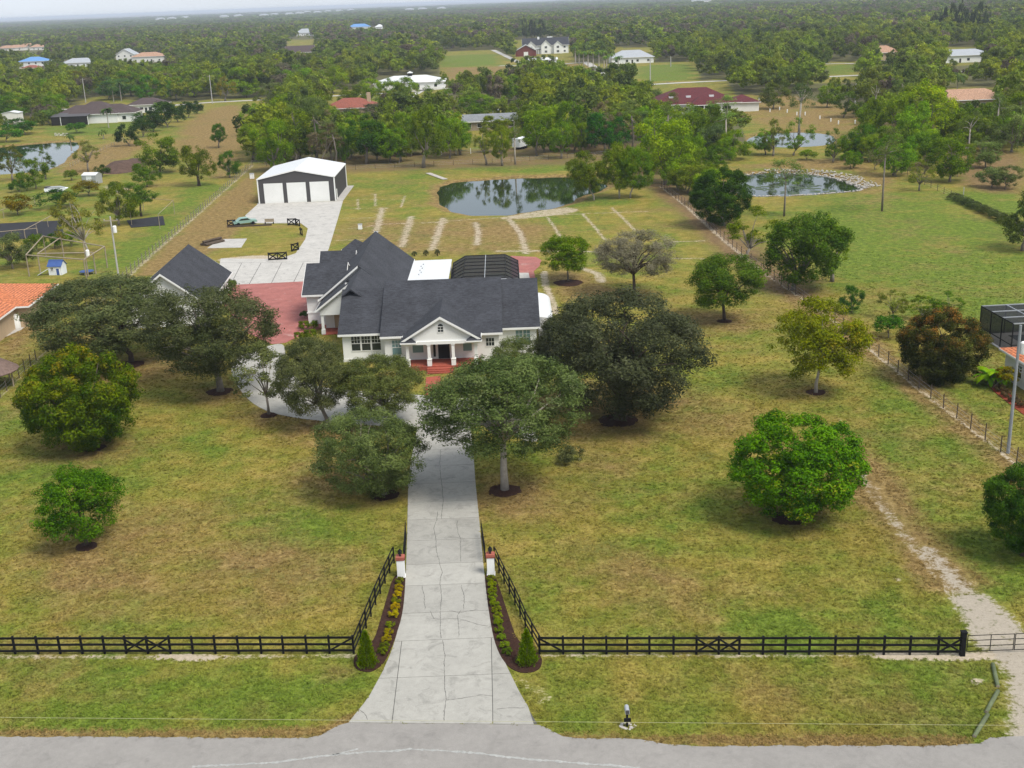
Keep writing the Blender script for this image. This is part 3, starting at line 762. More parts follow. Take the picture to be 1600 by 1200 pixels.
# --- trees of the front yard
tree('oak', 205, 566, 60, 296, 422, 556, 'wide grey green live oak in front of the detached garage', name='oak_tree', limbs=16, bark=M_darkbark, var=0)
tree('oak', 345, 612, 228, 440, 442, 590, 'live oak with mulch ring left of the curved drive', name='oak_tree', limbs=16, tint=(.82, .88, .88), var=1)
tree('airy', 420, 648, 362, 475, 540, 630, 'thin open young tree at the edge of the curved drive', 'oak', name='oak_tree', limbs=12, tint=(1.15, 1.15, 1.0), trad=.13)
tree('oak', 512, 668, 434, 556, 518, 652, 'slim oak standing where the curved drive meets the lawn', name='oak_tree', limbs=14, var=0, trad=.2)
tree('oak', 600, 773, 495, 672, 632, 778, 'low branched oak left of the straight driveway', name='oak_tree', limbs=14, tint=(.95, 1.05, .9), var=1)
tree('oak', 612, 662, 526, 672, 546, 652, 'oak in front of the triple window left of the front walk', name='oak_tree', limbs=14, tint=(1.05, 1.12, .9), var=0)
tree('oak', 789, 766, 660, 920, 542, 722, 'big spreading oak with pale trunk right of the driveway', name='oak_tree', limbs=22, tint=(1.0, 1.08, .92), bark=M_palebark, var=0, trad=.30)
tree('oak', 812, 640, 762, 868, 520, 620, 'oak close to the right front corner of the house', name='oak_tree', limbs=12, tint=(1.05, 1.1, .9), var=1)
tree('oak', 967, 656, 838, 1112, 446, 656, 'huge dark live oak right of the house', 'darkoak', name='oak_tree', limbs=22, var=1, trad=.42, bark=M_darkbark)
tree('oak', 905, 640, 838, 940, 480, 600, 'dark live oak crown against the right end of the house', 'darkoak', name='oak_tree', limbs=8, var=0, trad=.3, bark=M_darkbark)
tree('mango', 148, 698, 50, 222, 545, 702, 'dense round tree with orange flushed top on the left lawn', 'mangotop', name='mango_tree', bark=M_darkbark, var=0, tint=(1.3, 1.2, 1.0))
tree('shade', 135, 853, 66, 196, 731, 846, 'small bushy green tree alone on the left lawn', 'citrus', name='citrus_tree', bark=M_darkbark, trad=.14, tint=(1.25, 1.2, 1.0), limbs=7)
tree('mango', 1240, 810, 1140, 1344, 645, 808, 'bright green round tree on the right lawn', 'mango', name='mango_tree', bark=M_darkbark, tint=(1.75, 1.45, 1.2), var=1, limbs=5)
tree('shade', 1132, 501, 1060, 1192, 394, 486, 'green tree with leaning dark trunk right of the grey tree', 'broad', name='shade_tree', bark=M_darkbark, trad=.2, limbs=14)
tree('shade', 1275, 614, 1212, 1352, 466, 596, 'yellow green tree with mulch ring by the right fence', 'airy', name='shade_tree', limbs=14, tint=(1.2, 1.25, .6), bark=M_palebark, trad=.17)
tree('shade', 888, 440, 842, 932, 366, 428, 'bright green tree with forked stems beside the patio', 'broad', name='shade_tree', limbs=12, tint=(1.4, 1.35, .9), trad=.12)
tree('grey', 990, 461, 926, 1054, 360, 440, 'grey nearly leafless tree right of the patio', name='bare_tree', bark=M_darkbark, limbs=40, trad=.22)
tree('mango', 1600, 868, 1538, 1672, 728, 862, 'dark green tree cut off by the right picture edge', 'citrus', name='mango_tree', bark=M_darkbark, tint=(.9, .9, .9), var=0)
tree('bush', 888, 722, 868, 912, 698, 730, 'small dark oak sucker beside the big spreading oak', 'oak', name='shrub', cat='shrub', limbs=4, trad=.05)
for x, y_, r in ((203, 570, 1.7), (343, 612, 1.45), (420, 649, .9), (600, 773, 1.35), (789, 767, 1.45), (965, 657, 2.0), (148, 700, 1.1), (135, 854, .9), (1232, 810, 1.35), (1275, 613, 1.05), (1132, 502, 1.0), (888, 442, 2.2), (990, 461, 1.2)):
    ring(x, y_, r)
# --- along the right fence and the right field
tree('shade', 1240, 453, 1186, 1322, 333, 448, 'dark green tree leaning over the right property fence', 'broad', name='shade_tree', limbs=12, tint=(.72, .85, .8), var=0)
tree('airy', 1165, 408, 1132, 1222, 328, 398, 'lighter open tree behind the dark tree at the fence', 'broad', name='shade_tree', limbs=10, tint=(1.1, 1.05, .8))
tree('airy', 1300, 440, 1262, 1325, 338, 428, 'olive open tree at the field side of the fence', 'broad', name='shade_tree', limbs=8, tint=(1.05, 1.0, .75))
tree('mango', 1130, 353, 1078, 1174, 262, 350, 'dark glossy tree at the fence corner by the rock pond', 'citrus', name='shade_tree', tint=(.8, .85, .8), var=1)
tree('pine', 1225, 338, 1190, 1264, 243, 302, 'slender pine with flat crown in front of the rock pond', name='pine_tree', limbs=8, trad=.16, tint=(1.0, 1.2, .9))
tree('pine', 1378, 330, 1345, 1412, 208, 262, 'tall slender pine standing alone in the right field', name='pine_tree', limbs=8, trad=.17)
tree('mango', 1465, 594, 1406, 1532, 484, 602, 'large copper tinged round bush behind the right fence', 'copper', name='copper_bush', cat='bush', bark=M_darkbark, var=0)
tree('broad', 1330, 488, 1313, 1349, 449, 486, 'small dark tree behind the yellow green tree', 'citrus', name='shade_tree', tint=(.75, .8, .9))
tree('bush', 1388, 528, 1362, 1414, 492, 526, 'low dark green bush left of the copper bush', 'citrus', name='shrub', cat='shrub', tint=(.85, .95, .8), limbs=5)
tree('airy', 1395, 500, 1368, 1420, 456, 494, 'wispy pale shrub tree behind the low dark bush', 'airy', name='shrub', cat='shrub', tint=(.8, .9, .7))
for i, (x, x0, x1, yt, yb) in enumerate(((1440, 1415, 1468, 462, 500), (1478, 1450, 1505, 458, 492))):
    tree('airy', x, yb + 3, x0, x1, yt, yb, ['feathery green shrub behind the copper bush, nearer the field', 'feathery green shrub behind the copper bush, nearer the cage'][i], 'broad', name='shrub', cat='shrub', tint=(.9, 1, .9))
tree('small', 1550, 610, 1555, 1590, 575, 600, 'yellow shrub by the tan wall under the pole', 'yellow', name='shrub', cat='shrub', limbs=3, trad=.03, tint=(.6, .6, .6))
tree('broad', 1597, 392, 1575, 1640, 308, 378, 'tall palm like shrub tree at the right picture edge by the hedge', 'palm', name='shade_tree')
for i, (x, y_, w, lab) in enumerate(((58, 392, 34, 'dark shrub between the black bed and the pole frame'), (86, 388, 30, 'green shrub below the sparse yellowish tree, nearer the frame'), (112, 384, 30, 'green shrub right under the sparse yellowish tree'), (30, 300, 26, 'low bush left of the covered boat'), (180, 300, 22, 'low bush beside the sandy patch'), (160, 276, 24, 'bush at the foot of the dark soil bank'), (112, 282, 22, 'bush left of the white shed'))):
    tree('bush', x, y_, x - w / 2, x + w / 2, y_ - w * .75, y_, lab, 'citrus' if i % 2 else 'broad', name='shrub', cat='shrub', limbs=4, tint=(.85, .9, .8))
# --- beside the back pond
tree('shade', 928, 313, 884, 948, 236, 306, 'green tree on the lawn at the pond corner', 'broad', name='shade_tree', var=1, limbs=8, tint=(1.05, 1.1, .9), bark=M_palebark, trad=.17)
tree('shade', 968, 310, 936, 996, 222, 300, 'middle tree of the trio at the pond corner', 'broad', name='shade_tree', var=2, limbs=8, tint=(1.1, 1.1, .9), bark=M_palebark, trad=.17)
tree('shade', 985, 309, 962, 1024, 228, 302, 'outer tree of the trio at the pond corner', 'broad', name='shade_tree', var=0, limbs=8, tint=(1.0, 1.05, .9), bark=M_palebark, trad=.17)
# --- left neighbour's yard
tree('airy', 138, 398, 92, 170, 298, 385, 'sparse yellowish tree with bare limbs by the pole frame', name='shade_tree', limbs=24, bark=M_palebark, trad=.2, tint=(1.0, .95, .8))
tree('broad', 186, 352, 160, 214, 292, 345, 'olive tree behind the sparse yellowish tree', name='shade_tree', tint=(1.1, .95, .7))
tree('broad', 221, 338, 197, 248, 284, 322, 'round dark tree on a short trunk by the netted bed', name='shade_tree', tint=(.75, .85, .9), bark=M_darkbark)
tree('broad', 230, 292, 207, 249, 254, 286, 'small round tree above the netted bed', name='shade_tree', tint=(.95, 1, .8))
tree('broad', 20, 420, -12, 50, 368, 414, 'dark drooping tree at the left picture edge', 'oak', name='shade_tree', tint=(.8, .9, .8))
tree('bush', 28, 335, 6, 50, 304, 333, 'orange tinged bush at the left picture edge', 'airy', name='shrub', cat='shrub', tint=(1, .75, .4))
tree('bush', 140, 306, 118, 160, 282, 304, 'orange yellow bush below the white shed', 'airy', name='shrub', cat='shrub', tint=(1.2, .9, .35))
tree('bush', 92, 325, 62, 122, 298, 322, 'low green bush left of the orange yellow bush', 'citrus', name='shrub', cat='shrub')
tree('broad', 250, 270, 219, 286, 214, 266, 'broad green tree beside the dark soil bank', name='shade_tree', tint=(1.05, 1.1, .9))
tree('broad', 311, 290, 284, 336, 226, 280, 'tree with thick dark trunk near the left fence end', name='shade_tree', tint=(1.0, .95, .8), bark=M_darkbark, trad=.35)
tree('broad', 359, 278, 343, 374, 238, 275, 'round bright tree at the left fence end', 'mango', name='shade_tree')
tree('citrus', 342, 231, 332, 356, 193, 225, 'small upright tree on the dry strip', 'mango', name='shade_tree')
tree('airy', 20, 282, 2, 40, 228, 275, 'open tree standing in front of the left pond', name='shade_tree', tint=(.8, .8, .7))
tree('airy', 72, 280, 56, 88, 236, 276, 'thin tree at the right end of the left pond', 'broad', name='shade_tree')
tree('airy', 138, 268, 120, 158, 220, 258, 'loose yellow green tree beside the left pond', name='shade_tree')
for i, (x, y_, w) in enumerate(((202, 228, 27), (224, 214, 24), (240, 206, 26), (262, 199, 32), (278, 191, 22), (295, 184, 20), (308, 178, 16))):
    tree('bush', x, y_, x - w * .68, x + w * .68, y_ - w * 1.25, y_ + 1, 'round dark clipped tree in the row along the neighbour lawn', 'citrus', name='clipped_tree', group='round trees along the neighbour lawn', tint=(.5, .5, .6), limbs=4)

# --- belts of trees behind the ponds and the workshop: (kind, trunk x, trunk y, left, right, top, bottom, leaf, tint)
BELT = [
 ('broad', 430, 268, 398, 458, 192, 262, None, (1.05, 1.1, .9)), ('pine', 466, 252, 448, 484, 168, 216, None, (1, 1.1, .9)), ('broad', 495, 248, 476, 505, 188, 236, None, (.75, .85, .8)), ('broad', 450, 212, 422, 482, 150, 206, None, (1.15, 1.15, .8)),
 ('broad', 492, 206, 468, 528, 148, 200, None, (1.1, 1.15, .8)), ('airy', 519, 253, 502, 532, 194, 246, None, (.9, .8, .7)), ('broad', 539, 256, 529, 550, 200, 252, None, (.75, .95, .9)), ('broad', 573, 256, 546, 607, 185, 240, 'citrus', (.9, 1, .85)),
 ('broad', 626, 252, 604, 650, 190, 246, None, (1.1, 1.05, .8)), ('broad', 662, 262, 644, 694, 170, 248, None, (1.0, 1.05, .85)), ('broad', 719, 242, 686, 742, 182, 236, None, (.9, 1.05, .9)), ('airy', 760, 258, 742, 768, 205, 248, None, (1, 1.05, .8)), ('broad', 785, 259, 768, 798, 200, 250, None, (1, .95, .7)),
 ('pine', 805, 257, 794, 818, 186, 232, None, (1, 1, .9)), ('broad', 850, 238, 828, 866, 192, 234, None, (.95, 1.15, .95)), ('broad', 877, 248, 858, 897, 194, 240, None, (1.0, 1.1, .95)), ('broad', 907, 240, 892, 922, 190, 236, None, (1.05, 1.15, .95)), ('broad', 945, 238, 910, 978, 174, 232, 'citrus', (.7, .85, .8)),
 ('broad', 848, 204, 818, 874, 154, 198, 'airy', (.85, 1, .7)), ('broad', 1040, 288, 986, 1086, 184, 282, None, (1.1, 1.15, .85)), ('pine', 988, 216, 974, 1016, 156, 196, None, (1.1, 1.1, .8)), ('broad', 1022, 212, 1000, 1050, 158, 204, None, (1.1, 1.05, .8)), ('broad', 1080, 226, 1050, 1114, 168, 220, None, (1, 1.0, .75)),
 ('pine', 1134, 234, 1102, 1164, 153, 206, None, (1, 1.2, .9)), ('broad', 1110, 248, 1085, 1142, 198, 244, 'darkoak', (1, 1.2, .9)), ('broad', 1075, 302, 1046, 1114, 254, 298, 'airy', (.95, 1.0, .6)), ('broad', 1120, 268, 1098, 1144, 228, 262, None, (.85, 1.05, .85)), ('broad', 1140, 250, 1120, 1170, 205, 246, None, (.9, 1, .8)),
 ('airy', 1208, 244, 1192, 1226, 186, 240, None, (.9, 1, .8)), ('airy', 1240, 243, 1222, 1270, 190, 240, 'broad', (1, 1.15, .8)), ('pine', 1248, 214, 1230, 1274, 124, 182, None, (.9, 1.2, 1)), ('airy', 1302, 254, 1284, 1322, 206, 252, 'broad', (.9, 1, .8)), ('broad', 1334, 262, 1322, 1347, 234, 259, 'mango', (1.1, 1.1, 1)),
 ('broad', 1346, 250, 1326, 1368, 198, 246, None, (.75, .95, .8)), ('airy', 1362, 232, 1334, 1388, 188, 228, None, (.95, 1.05, .7)), ('broad', 1396, 274, 1366, 1426, 206, 268, None, (.9, 1.05, .85)), ('broad', 1436, 258, 1420, 1454, 210, 254, None, (.8, .95, .85)), ('broad', 1484, 284, 1452, 1520, 214, 280, None, (.95, 1.05, .85)), ('airy', 1500, 262, 1462, 1524, 210, 256, None, (.95, 1.1, .6)),
 ('airy', 1436, 298, 1414, 1458, 254, 292, None, (.9, .95, .7)), ('bush', 1550, 293, 1526, 1574, 262, 292, 'oak', (1, 1.1, .9)), ('pine', 1366, 190, 1350, 1384, 128, 164, None, (1.2, 1.1, .9)), ('pine', 1385, 206, 1370, 1402, 136, 172, None, (1.2, 1.1, .9)), ('pine', 1407, 198, 1390, 1426, 128, 166, None, (1.1, 1.1, .9)), ('pine', 1435, 202, 1418, 1454, 134, 172, None, (1.2, 1.1, .9)),
 ('broad', 1318, 184, 1302, 1342, 146, 180, None, (.9, 1, .8)), ('broad', 1292, 168, 1275, 1312, 134, 165, None, (1, 1, .8)), ('broad', 1208, 170, 1188, 1232, 130, 167, 'airy', (.8, .9, .7)), ('airy', 1470, 232, 1445, 1495, 178, 226, 'broad', (1, 1, .8)), ('broad', 1505, 226, 1480, 1532, 168, 222, None, (.85, .9, .8)), ('airy', 1535, 236, 1512, 1556, 180, 230, None, (.8, .95, .8)), ('broad', 1580, 238, 1552, 1612, 172, 232, 'oak', (1, 1.1, .8)),
 ('broad', 1540, 262, 1515, 1562, 220, 258, 'oak', (1, 1.15, .85)), ('pine', 1512, 250, 1494, 1530, 178, 216, None, (1, 1, .9)), ('pine', 1556, 216, 1540, 1574, 142, 184, None, (1, 1, .9)), ('pine', 1590, 222, 1572, 1610, 138, 184, None, (1.1, 1, .9)),
 ('broad', 548, 172, 530, 570, 132, 168, None, (1.15, 1.1, .8)), ('broad', 576, 166, 556, 600, 126, 160, None, (1.2, 1.2, .75)), ('broad', 610, 172, 588, 632, 126, 166, None, (1.15, 1.2, .85)), ('broad', 636, 160, 615, 655, 120, 156, None, (1.1, 1.2, .85)), ('broad', 575, 196, 542, 616, 166, 194, 'darkoak', (1, 1, 1)), ('broad', 744, 186, 712, 782, 148, 182, None, (1.05, 1.15, .85)),
 ('broad', 806, 160, 782, 832, 118, 156, None, (1, 1.1, .9)), ('broad', 852, 152, 826, 884, 106, 148, None, (1.05, 1.1, .85)), ('broad', 908, 150, 880, 936, 108, 146, None, (1, 1.1, .85)), ('broad', 962, 182, 938, 992, 136, 178, None, (1.15, 1.15, .8)), ('broad', 1010, 164, 985, 1030, 128, 160, 'pine', (1, 1.2, 1)), ('airy', 900, 190, 876, 926, 140, 184, None, (.9, 1, .8)), ('broad', 775, 222, 750, 800, 180, 214, None, (1, .9, .7)),
 ('airy', 690, 170, 665, 715, 128, 166, 'broad', (1, 1.05, .8)), ('broad', 668, 196, 645, 694, 158, 190, 'oak', (1.1, 1.1, .9)), ('broad', 640, 205, 622, 660, 172, 200, 'airy', (1, .8, .6)), ('broad', 395, 250, 375, 420, 196, 246, None, (1.1, 1.1, .85)), ('broad', 400, 212, 378, 424, 166, 206, None, (1.05, 1.1, .85)), ('airy', 420, 190, 400, 446, 140, 182, None, (.8, .85, .7)), ('broad', 385, 152, 358, 412, 108, 148, None, (.95, 1.05, .85)), ('broad', 432, 166, 410, 452, 128, 160, 'oak', (1.1, 1.1, .9)),
 ('broad', 276, 156, 255, 292, 120, 152, 'mango', (1, 1, .9)), ('broad', 234, 158, 216, 252, 120, 152, 'mango', (1.1, 1, .9)), ('broad', 170, 156, 148, 205, 124, 152, 'palm', (.7, .9, .9)), ('airy', 305, 152, 288, 326, 108, 144, 'pine', (1, 1, .9)), ('broad', 66, 168, 42, 95, 128, 160, None, (1, 1.05, .8)), ('broad', 20, 190, -10, 48, 150, 186, None, (.85, .95, .85)), ('broad', 100, 158, 80, 122, 122, 152, 'airy', (.8, .8, .6)), ('airy', 30, 160, 8, 56, 124, 152, None, (.85, .9, .7)), ('bush', 40, 210, 10, 62, 186, 208, 'citrus', (.8, .9, .8)), ('bush', 78, 195, 55, 96, 172, 194, 'palm', (.8, .9, .8)),
]
BELT += [
 ('bush', 10, 222, -14, 34, 196, 220, 'citrus', (.9, 1, .8)), ('broad', 88, 186, 66, 108, 148, 182, None, (.9, 1, .8)), ('airy', 48, 186, 28, 72, 150, 180, None, (.8, .85, .7)), ('bush', 120, 208, 104, 138, 192, 207, 'citrus', (.9, 1.1, .8)), ('broad', 8, 172, -20, 30, 126, 168, None, (1.1, 1.1, .8)), ('airy', 120, 152, 100, 142, 112, 148, None, (.9, .85, .6)),
 ('broad', 62, 150, 36, 84, 112, 146, None, (1, 1.05, .8)), ('broad', 205, 150, 185, 226, 110, 146, None, (1.0, 1.1, .8)), ('broad', 330, 150, 312, 352, 108, 146, None, (1.1, 1.15, .85)), ('airy', 352, 158, 338, 372, 120, 154, None, (.9, .8, .6)), ('broad', 255, 142, 236, 276, 104, 138, None, (.9, .95, .7)), ('bush', 250, 176, 238, 268, 160, 175, 'mango', (1.1, 1.1, .9)), ('bush', 225, 192, 205, 248, 176, 191, 'citrus', (.7, .8, .8)),
 ('broad', 470, 150, 446, 496, 106, 146, None, (1.05, 1.1, .8)), ('broad', 520, 146, 498, 546, 104, 142, None, (1.15, 1.2, .8)), ('airy', 446, 140, 428, 466, 98, 134, 'grey', (.9, .9, .9)), ('broad', 1196, 242, 1172, 1214, 204, 238, None, (.9, 1, .85)), ('bush', 1260, 250, 1246, 1276, 234, 250, 'broad', (.9, 1, .8)), ('broad', 1570, 296, 1552, 1596, 262, 292, 'oak', (1, 1.1, .9)),
]
BL = {'broad': 'bushy tree', 'airy': 'loose open tree', 'pine': 'slim pine', 'bush': 'bush', 'mango': 'glossy round tree'}
def zone(x, y_):
    d = 1 if y_ < 200 - x * .01 else 0
    if x < 110: return ['beside the left pond', 'left of the brown roofed house'][d]
    if x < 280: return ['by the neighbour lawn', 'behind the brown roofed house'][d]
    if x < 420: return ['left of the workshop', 'by the back road at the left'][d]
    if x < 510: return ['right behind the workshop', 'far behind the workshop'][d]
    if x < 620: return ['before the red tile roof', 'behind the red tile roof'][d]
    if x < 710: return ['left of the back pond', 'near the white roofed house'][d]
    if x < 815: return ['before the grey stable', 'behind the grey stable'][d]
    if x < 930: return ['on the far pond bank', 'below the white mansion'][d]
    if x < 1060: return ['right of the back pond', 'left of the wine red roof'][d]
    if x < 1180: return ['before the wine red roof', 'beside the wine red roof'][d]
    if x < 1320: return ['between the two right ponds', 'on the tan field'][d]
    if x < 1450: return ['right of the rock pond', 'right of the tan field'][d]
    return ['by the brown field', 'round the tan roof'][d]
def look(tn, lf, h):
    c = 'dark' if lf in ('darkoak', 'citrus') or sum(tn) < 2.7 else 'yellowish' if lf == 'airy' or tn[2] < .68 else 'bright' if tn[1] > 1.12 else 'green'
    return ('tall ' if h > 11 else 'low ' if h < 6.5 else '') + c
for (kd, x, y_, a, b, yt, yb, lf, tn) in BELT:
    z = zone(x, y_)
    tree(kd, x, y_, a, b, yt, yb, f'{look(tn, lf, rise(x, y_, yt))} {BL[kd]} {z}', lf, name={'pine': 'pine_tree', 'bush': 'shrub'}.get(kd, 'belt_tree'), cat='shrub' if kd == 'bush' else 'tree', group='trees ' + z, tint=tuple(c * 1.16 * (1 + .14 * math.sin(x * 1.7 + y_)) for c in tn), limbs=6 if kd != 'airy' else 9, bark=M_bark if kd != 'pine' else M_palebark)
# ------------------------------------------------------------------ the woods out to the horizon
pcol = bpy.data.collections.new('forest_trees')
def far_proto(i, seed, n_cl, n_leaf, leaf, m, zc=.60, rz=.40, kind=None):
    me, cen = crown_proto('forest_tree_%02d' % i, seed, 8, .45, n_cl, .24, n_leaf, leaf, .6, .7, .35, -.8, .8)
    co = np.empty(len(me.vertices) * 3, np.float32); me.vertices.foreach_get('co', co); co = co.reshape(-1, 3)
    co[:, 2] = co[:, 2] * rz + zc
    k = len(co); n = len(me.polygons)
    me.vertices.foreach_set('co', co.ravel()); me.materials.append(m); me.update()
    o = bpy.data.objects.new('forest_tree_%02d' % i, me); pcol.objects.link(o); return o
LW = [LEAF['wood'], leaf_mat('woodland_light_leaves', (.145, .195, .03), (.32, .37, .07)), leaf_mat('woodland_dark_needles', (.066, .095, .028), (.165, .205, .062)), leaf_mat('woodland_bare_twigs', (.110, .095, .065), (.200, .170, .118))]
for i in range(8):
    far_proto(i, 40 + i, 34, 1500, .15, LW[i // 2])
for i in range(8):
    far_proto(8 + i, 60 + i, 18, 420, .25, LW[i // 2])
def scatter_object(name, pts, scl, rot, idx, label, coll=None):
    me = bpy.data.meshes.new(name); n = len(pts)
    me.vertices.add(n); me.vertices.foreach_set('co', pts.astype(np.float32).ravel())
    a = me.attributes.new('scl', 'FLOAT_VECTOR', 'POINT'); a.data.foreach_set('vector', scl.astype(np.float32).ravel())
    a = me.attributes.new('rot', 'FLOAT', 'POINT'); a.data.foreach_set('value', rot.astype(np.float32))
    a = me.attributes.new('idx', 'INT', 'POINT'); a.data.foreach_set('value', idx.astype(np.int32))
    o = bpy.data.objects.new(name, me); C.objects.link(o); tag(o, label, 'woods', kind='stuff')
    ng = bpy.data.node_groups.new(name, 'GeometryNodeTree')
    ng.interface.new_socket('Geometry', in_out='INPUT', socket_type='NodeSocketGeometry'); ng.interface.new_socket('Geometry', in_out='OUTPUT', socket_type='NodeSocketGeometry')
    N = ng.nodes; L = ng.links
    gi = N.new('NodeGroupInput'); go = N.new('NodeGroupOutput'); ip = N.new('GeometryNodeInstanceOnPoints'); ci = N.new('GeometryNodeCollectionInfo')
    ci.inputs['Collection'].default_value = coll or pcol; ci.inputs['Separate Children'].default_value = True; ci.inputs['Reset Children'].default_value = True
    def na(nm, dt):
        x = N.new('GeometryNodeInputNamedAttribute'); x.data_type = dt; x.inputs['Name'].default_value = nm; return x.outputs['Attribute']
    cx = N.new('ShaderNodeCombineXYZ'); L.new(na('rot', 'FLOAT'), cx.inputs['Z'])
    L.new(gi.outputs[0], ip.inputs['Points']); L.new(ci.outputs['Instances'], ip.inputs['Instance']); ip.inputs['Pick Instance'].default_value = True
    L.new(na('idx', 'INT'), ip.inputs['Instance Index']); L.new(cx.outputs[0], ip.inputs['Rotation']); L.new(na('scl', 'FLOAT_VECTOR'), ip.inputs['Scale'])
    L.new(ip.outputs[0], go.inputs[0])
    md = o.modifiers.new('scatter', 'NODES'); md.node_group = ng
    return o
G_ = np.random.default_rng(77)
def vnoise(x, y, s, seed):
    g = np.random.default_rng(seed); r = np.zeros_like(x)
    for k in range(5):
        a = g.uniform(0, 6.28); f = (1.0 + .8 * k) / s; p = g.uniform(0, 6.28, 2)
        r += np.sin((x * math.cos(a) + y * math.sin(a)) * f * 6.28 + p[0] + 1.5 * np.sin((x * math.sin(a) - y * math.cos(a)) * f * 3.1 + p[1])) / (1 + .5 * k)
    return r / 2.2
def cone_pts(y0, y1, sp, jitter=.48):
    xs = np.arange(-.62 * y1, .62 * y1, sp); ys = np.arange(y0, y1, sp); X, Y = np.meshgrid(xs, ys); X = X.ravel(); Y = Y.ravel()
    X = X + G_.uniform(-jitter, jitter, len(X)) * sp; Y = Y + G_.uniform(-jitter, jitter, len(Y)) * sp
    ok = (np.abs(X) < .52 * Y + 30)
    return X[ok], Y[ok]
# mid distance woods
# views that stay clear of nearer trees: left, right, top, bottom in the survey picture
VIEW = [(688, 795, 84, 122), (998, 1086, 104, 130), (1288, 1340, 106, 124), (1165, 1335, 150, 205), (300, 432, 150, 166), (805, 890, 56, 106), (592, 676, 106, 132), (30, 76, 88, 112), (100, 146, 92, 106), (180, 258, 76, 102), (0, 70, 70, 82),
        (548, 600, 37, 48), (1030, 1152, 140, 176), (1482, 1556, 148, 166), (735, 800, 180, 206), (640, 700, 128, 152), (1372, 1394, 86, 100), (1476, 1526, 82, 97), (450, 492, 70, 86), (466, 486, 48, 56), (518, 592, 154, 176), (965, 1014, 82, 97), (890, 965, 84, 112), (95, 255, 150, 196), (1165, 1305, 206, 226), (0, 120, 222, 262)]
def clear_view(X, Y, H_, W_):
    ok = np.ones(len(X), bool)
    d = np.stack([X, Y, np.zeros_like(X)], 1) - np.array([0, 0, CAM_H]); w = d @ _F; bx = 800 + FPX * (d @ _R) / w; by = 600 - FPX * (d @ _U) / w
    d2 = d + np.stack([0 * X, 0 * X, H_ * .95], 1); w2 = d2 @ _F; ty = 600 - FPX * (d2 @ _U) / w2; hw = W_ * FPX / w
    for x0, x1, y0, y1 in VIEW:
        ok &= ~((bx + hw * .6 > x0) & (bx - hw * .6 < x1) & (by > (y0 + y1) / 2) & (ty < y0 + .62 * (y1 - y0)))
    return ok
X, Y = cone_pts(290, 900, 8.6)
ok = ~is_open(X, Y) & (vnoise(X, Y, 160, 5) > -.95)
for bx, by in [G(a, b) for a, b in ((150, 185), (228, 170), (555, 172), (766, 192), (1090, 160), (1075, 165), (1108, 160), (1520, 158), (1180, 205), (45, 100), (58, 104), (122, 101), (115, 104), (196, 92), (225, 93), (240, 93))]:
    ok &= np.hypot(X - bx, Y - by) > 17
X, Y = X[ok], Y[ok]
H_ = G_.uniform(6.5, 15, len(X)) * (1 + .12 * vnoise(X, Y, 90, 8)); W_ = H_ * G_.uniform(.30, .5, len(X))
ok = clear_view(X, Y, H_, W_); X, Y, H_, W_ = X[ok], Y[ok], H_[ok], W_[ok]
TN = vnoise(X, Y, 140, 9) + G_.normal(size=len(X)) * .7
tp = np.where(TN > .35, 1, np.where((TN < -1.5) | (G_.random(len(X)) < .07), 3, np.where((G_.random(len(X)) < .3), 2, 0)))
order = np.argsort(np.hypot(X, Y)); near = order[:50]; rest = order[50:]
KN = {0: ('broad', None, (.95, 1, .85)), 1: ('broad', None, (1.15, 1.15, .8)), 2: ('pine', None, (.95, 1.05, .95)), 3: ('airy', 'grey', (1.05, .95, .8))}
_trk = {}
# understorey of the belts: smaller trees between the tall ones
UX, UY = [], []
for poly, sp in (([(392, 216), (470, 180), (540, 186), (700, 180), (830, 172), (1000, 166), (1060, 182), (1100, 250), (1050, 282), (990, 226), (820, 240), (560, 246), (400, 256)], 9.5),
                 ([(1270, 205), (1340, 182), (1480, 172), (1640, 175), (1640, 226), (1475, 240), (1445, 262), (1350, 242), (1285, 246)], 7.5), ([(1280, 246), (1345, 238), (1450, 258), (1520, 258), (1535, 282), (1440, 294), (1380, 274), (1300, 260)], 7.5), ([(0, 290), (120, 272), (125, 282), (60, 300), (0, 306)], 7.0),
                 ([(-80, 150), (100, 138), (96, 165), (88, 202), (-80, 214)], 9.0), ([(1165, 240), (1240, 228), (1275, 232), (1270, 246), (1190, 252)], 8.0), ([(1010, 268), (1060, 262), (1180, 268), (1130, 330), (1090, 318)], 8.0)):
    w_ = [G(*q) for q in poly]; xs = np.arange(min(a for a, b in w_), max(a for a, b in w_), sp); ys = np.arange(min(b for a, b in w_), max(b for a, b in w_), sp)
    a, b = np.meshgrid(xs, ys); a = a.ravel() + G_.uniform(-.45, .45, a.size) * sp; b = b.ravel() + G_.uniform(-.45, .45, b.size) * sp
    q = inside(w_, a, b); UX += list(a[q]); UY += list(b[q])
UX, UY = np.array(UX), np.array(UY); UH = G_.uniform(3.5, 9.5, len(UX)); UW = UH * G_.uniform(.38, .56, len(UX)); q = clear_view(UX, UY, UH, UW) & (G_.random(len(UX)) < .8)
for k_ in PONDW.values(): q &= ~inside(k_, UX, UY) & (dist(k_, UX, UY, True) > 3)
UX, UY, UH, UW = UX[q], UY[q], UH[q], UW[q]; nu = len(UX); i0 = len(X)
X = np.concatenate([X, UX]); Y = np.concatenate([Y, UY]); H_ = np.concatenate([H_, UH]); W_ = np.concatenate([W_, UW]); tp = np.concatenate([tp, G_.choice([0, 1, 1, 0, 3], nu)])
uo = i0 + np.argsort(np.hypot(UX, UY)); near = list(near) + list(uo[:175]); rest = np.concatenate([rest, uo[175:]])
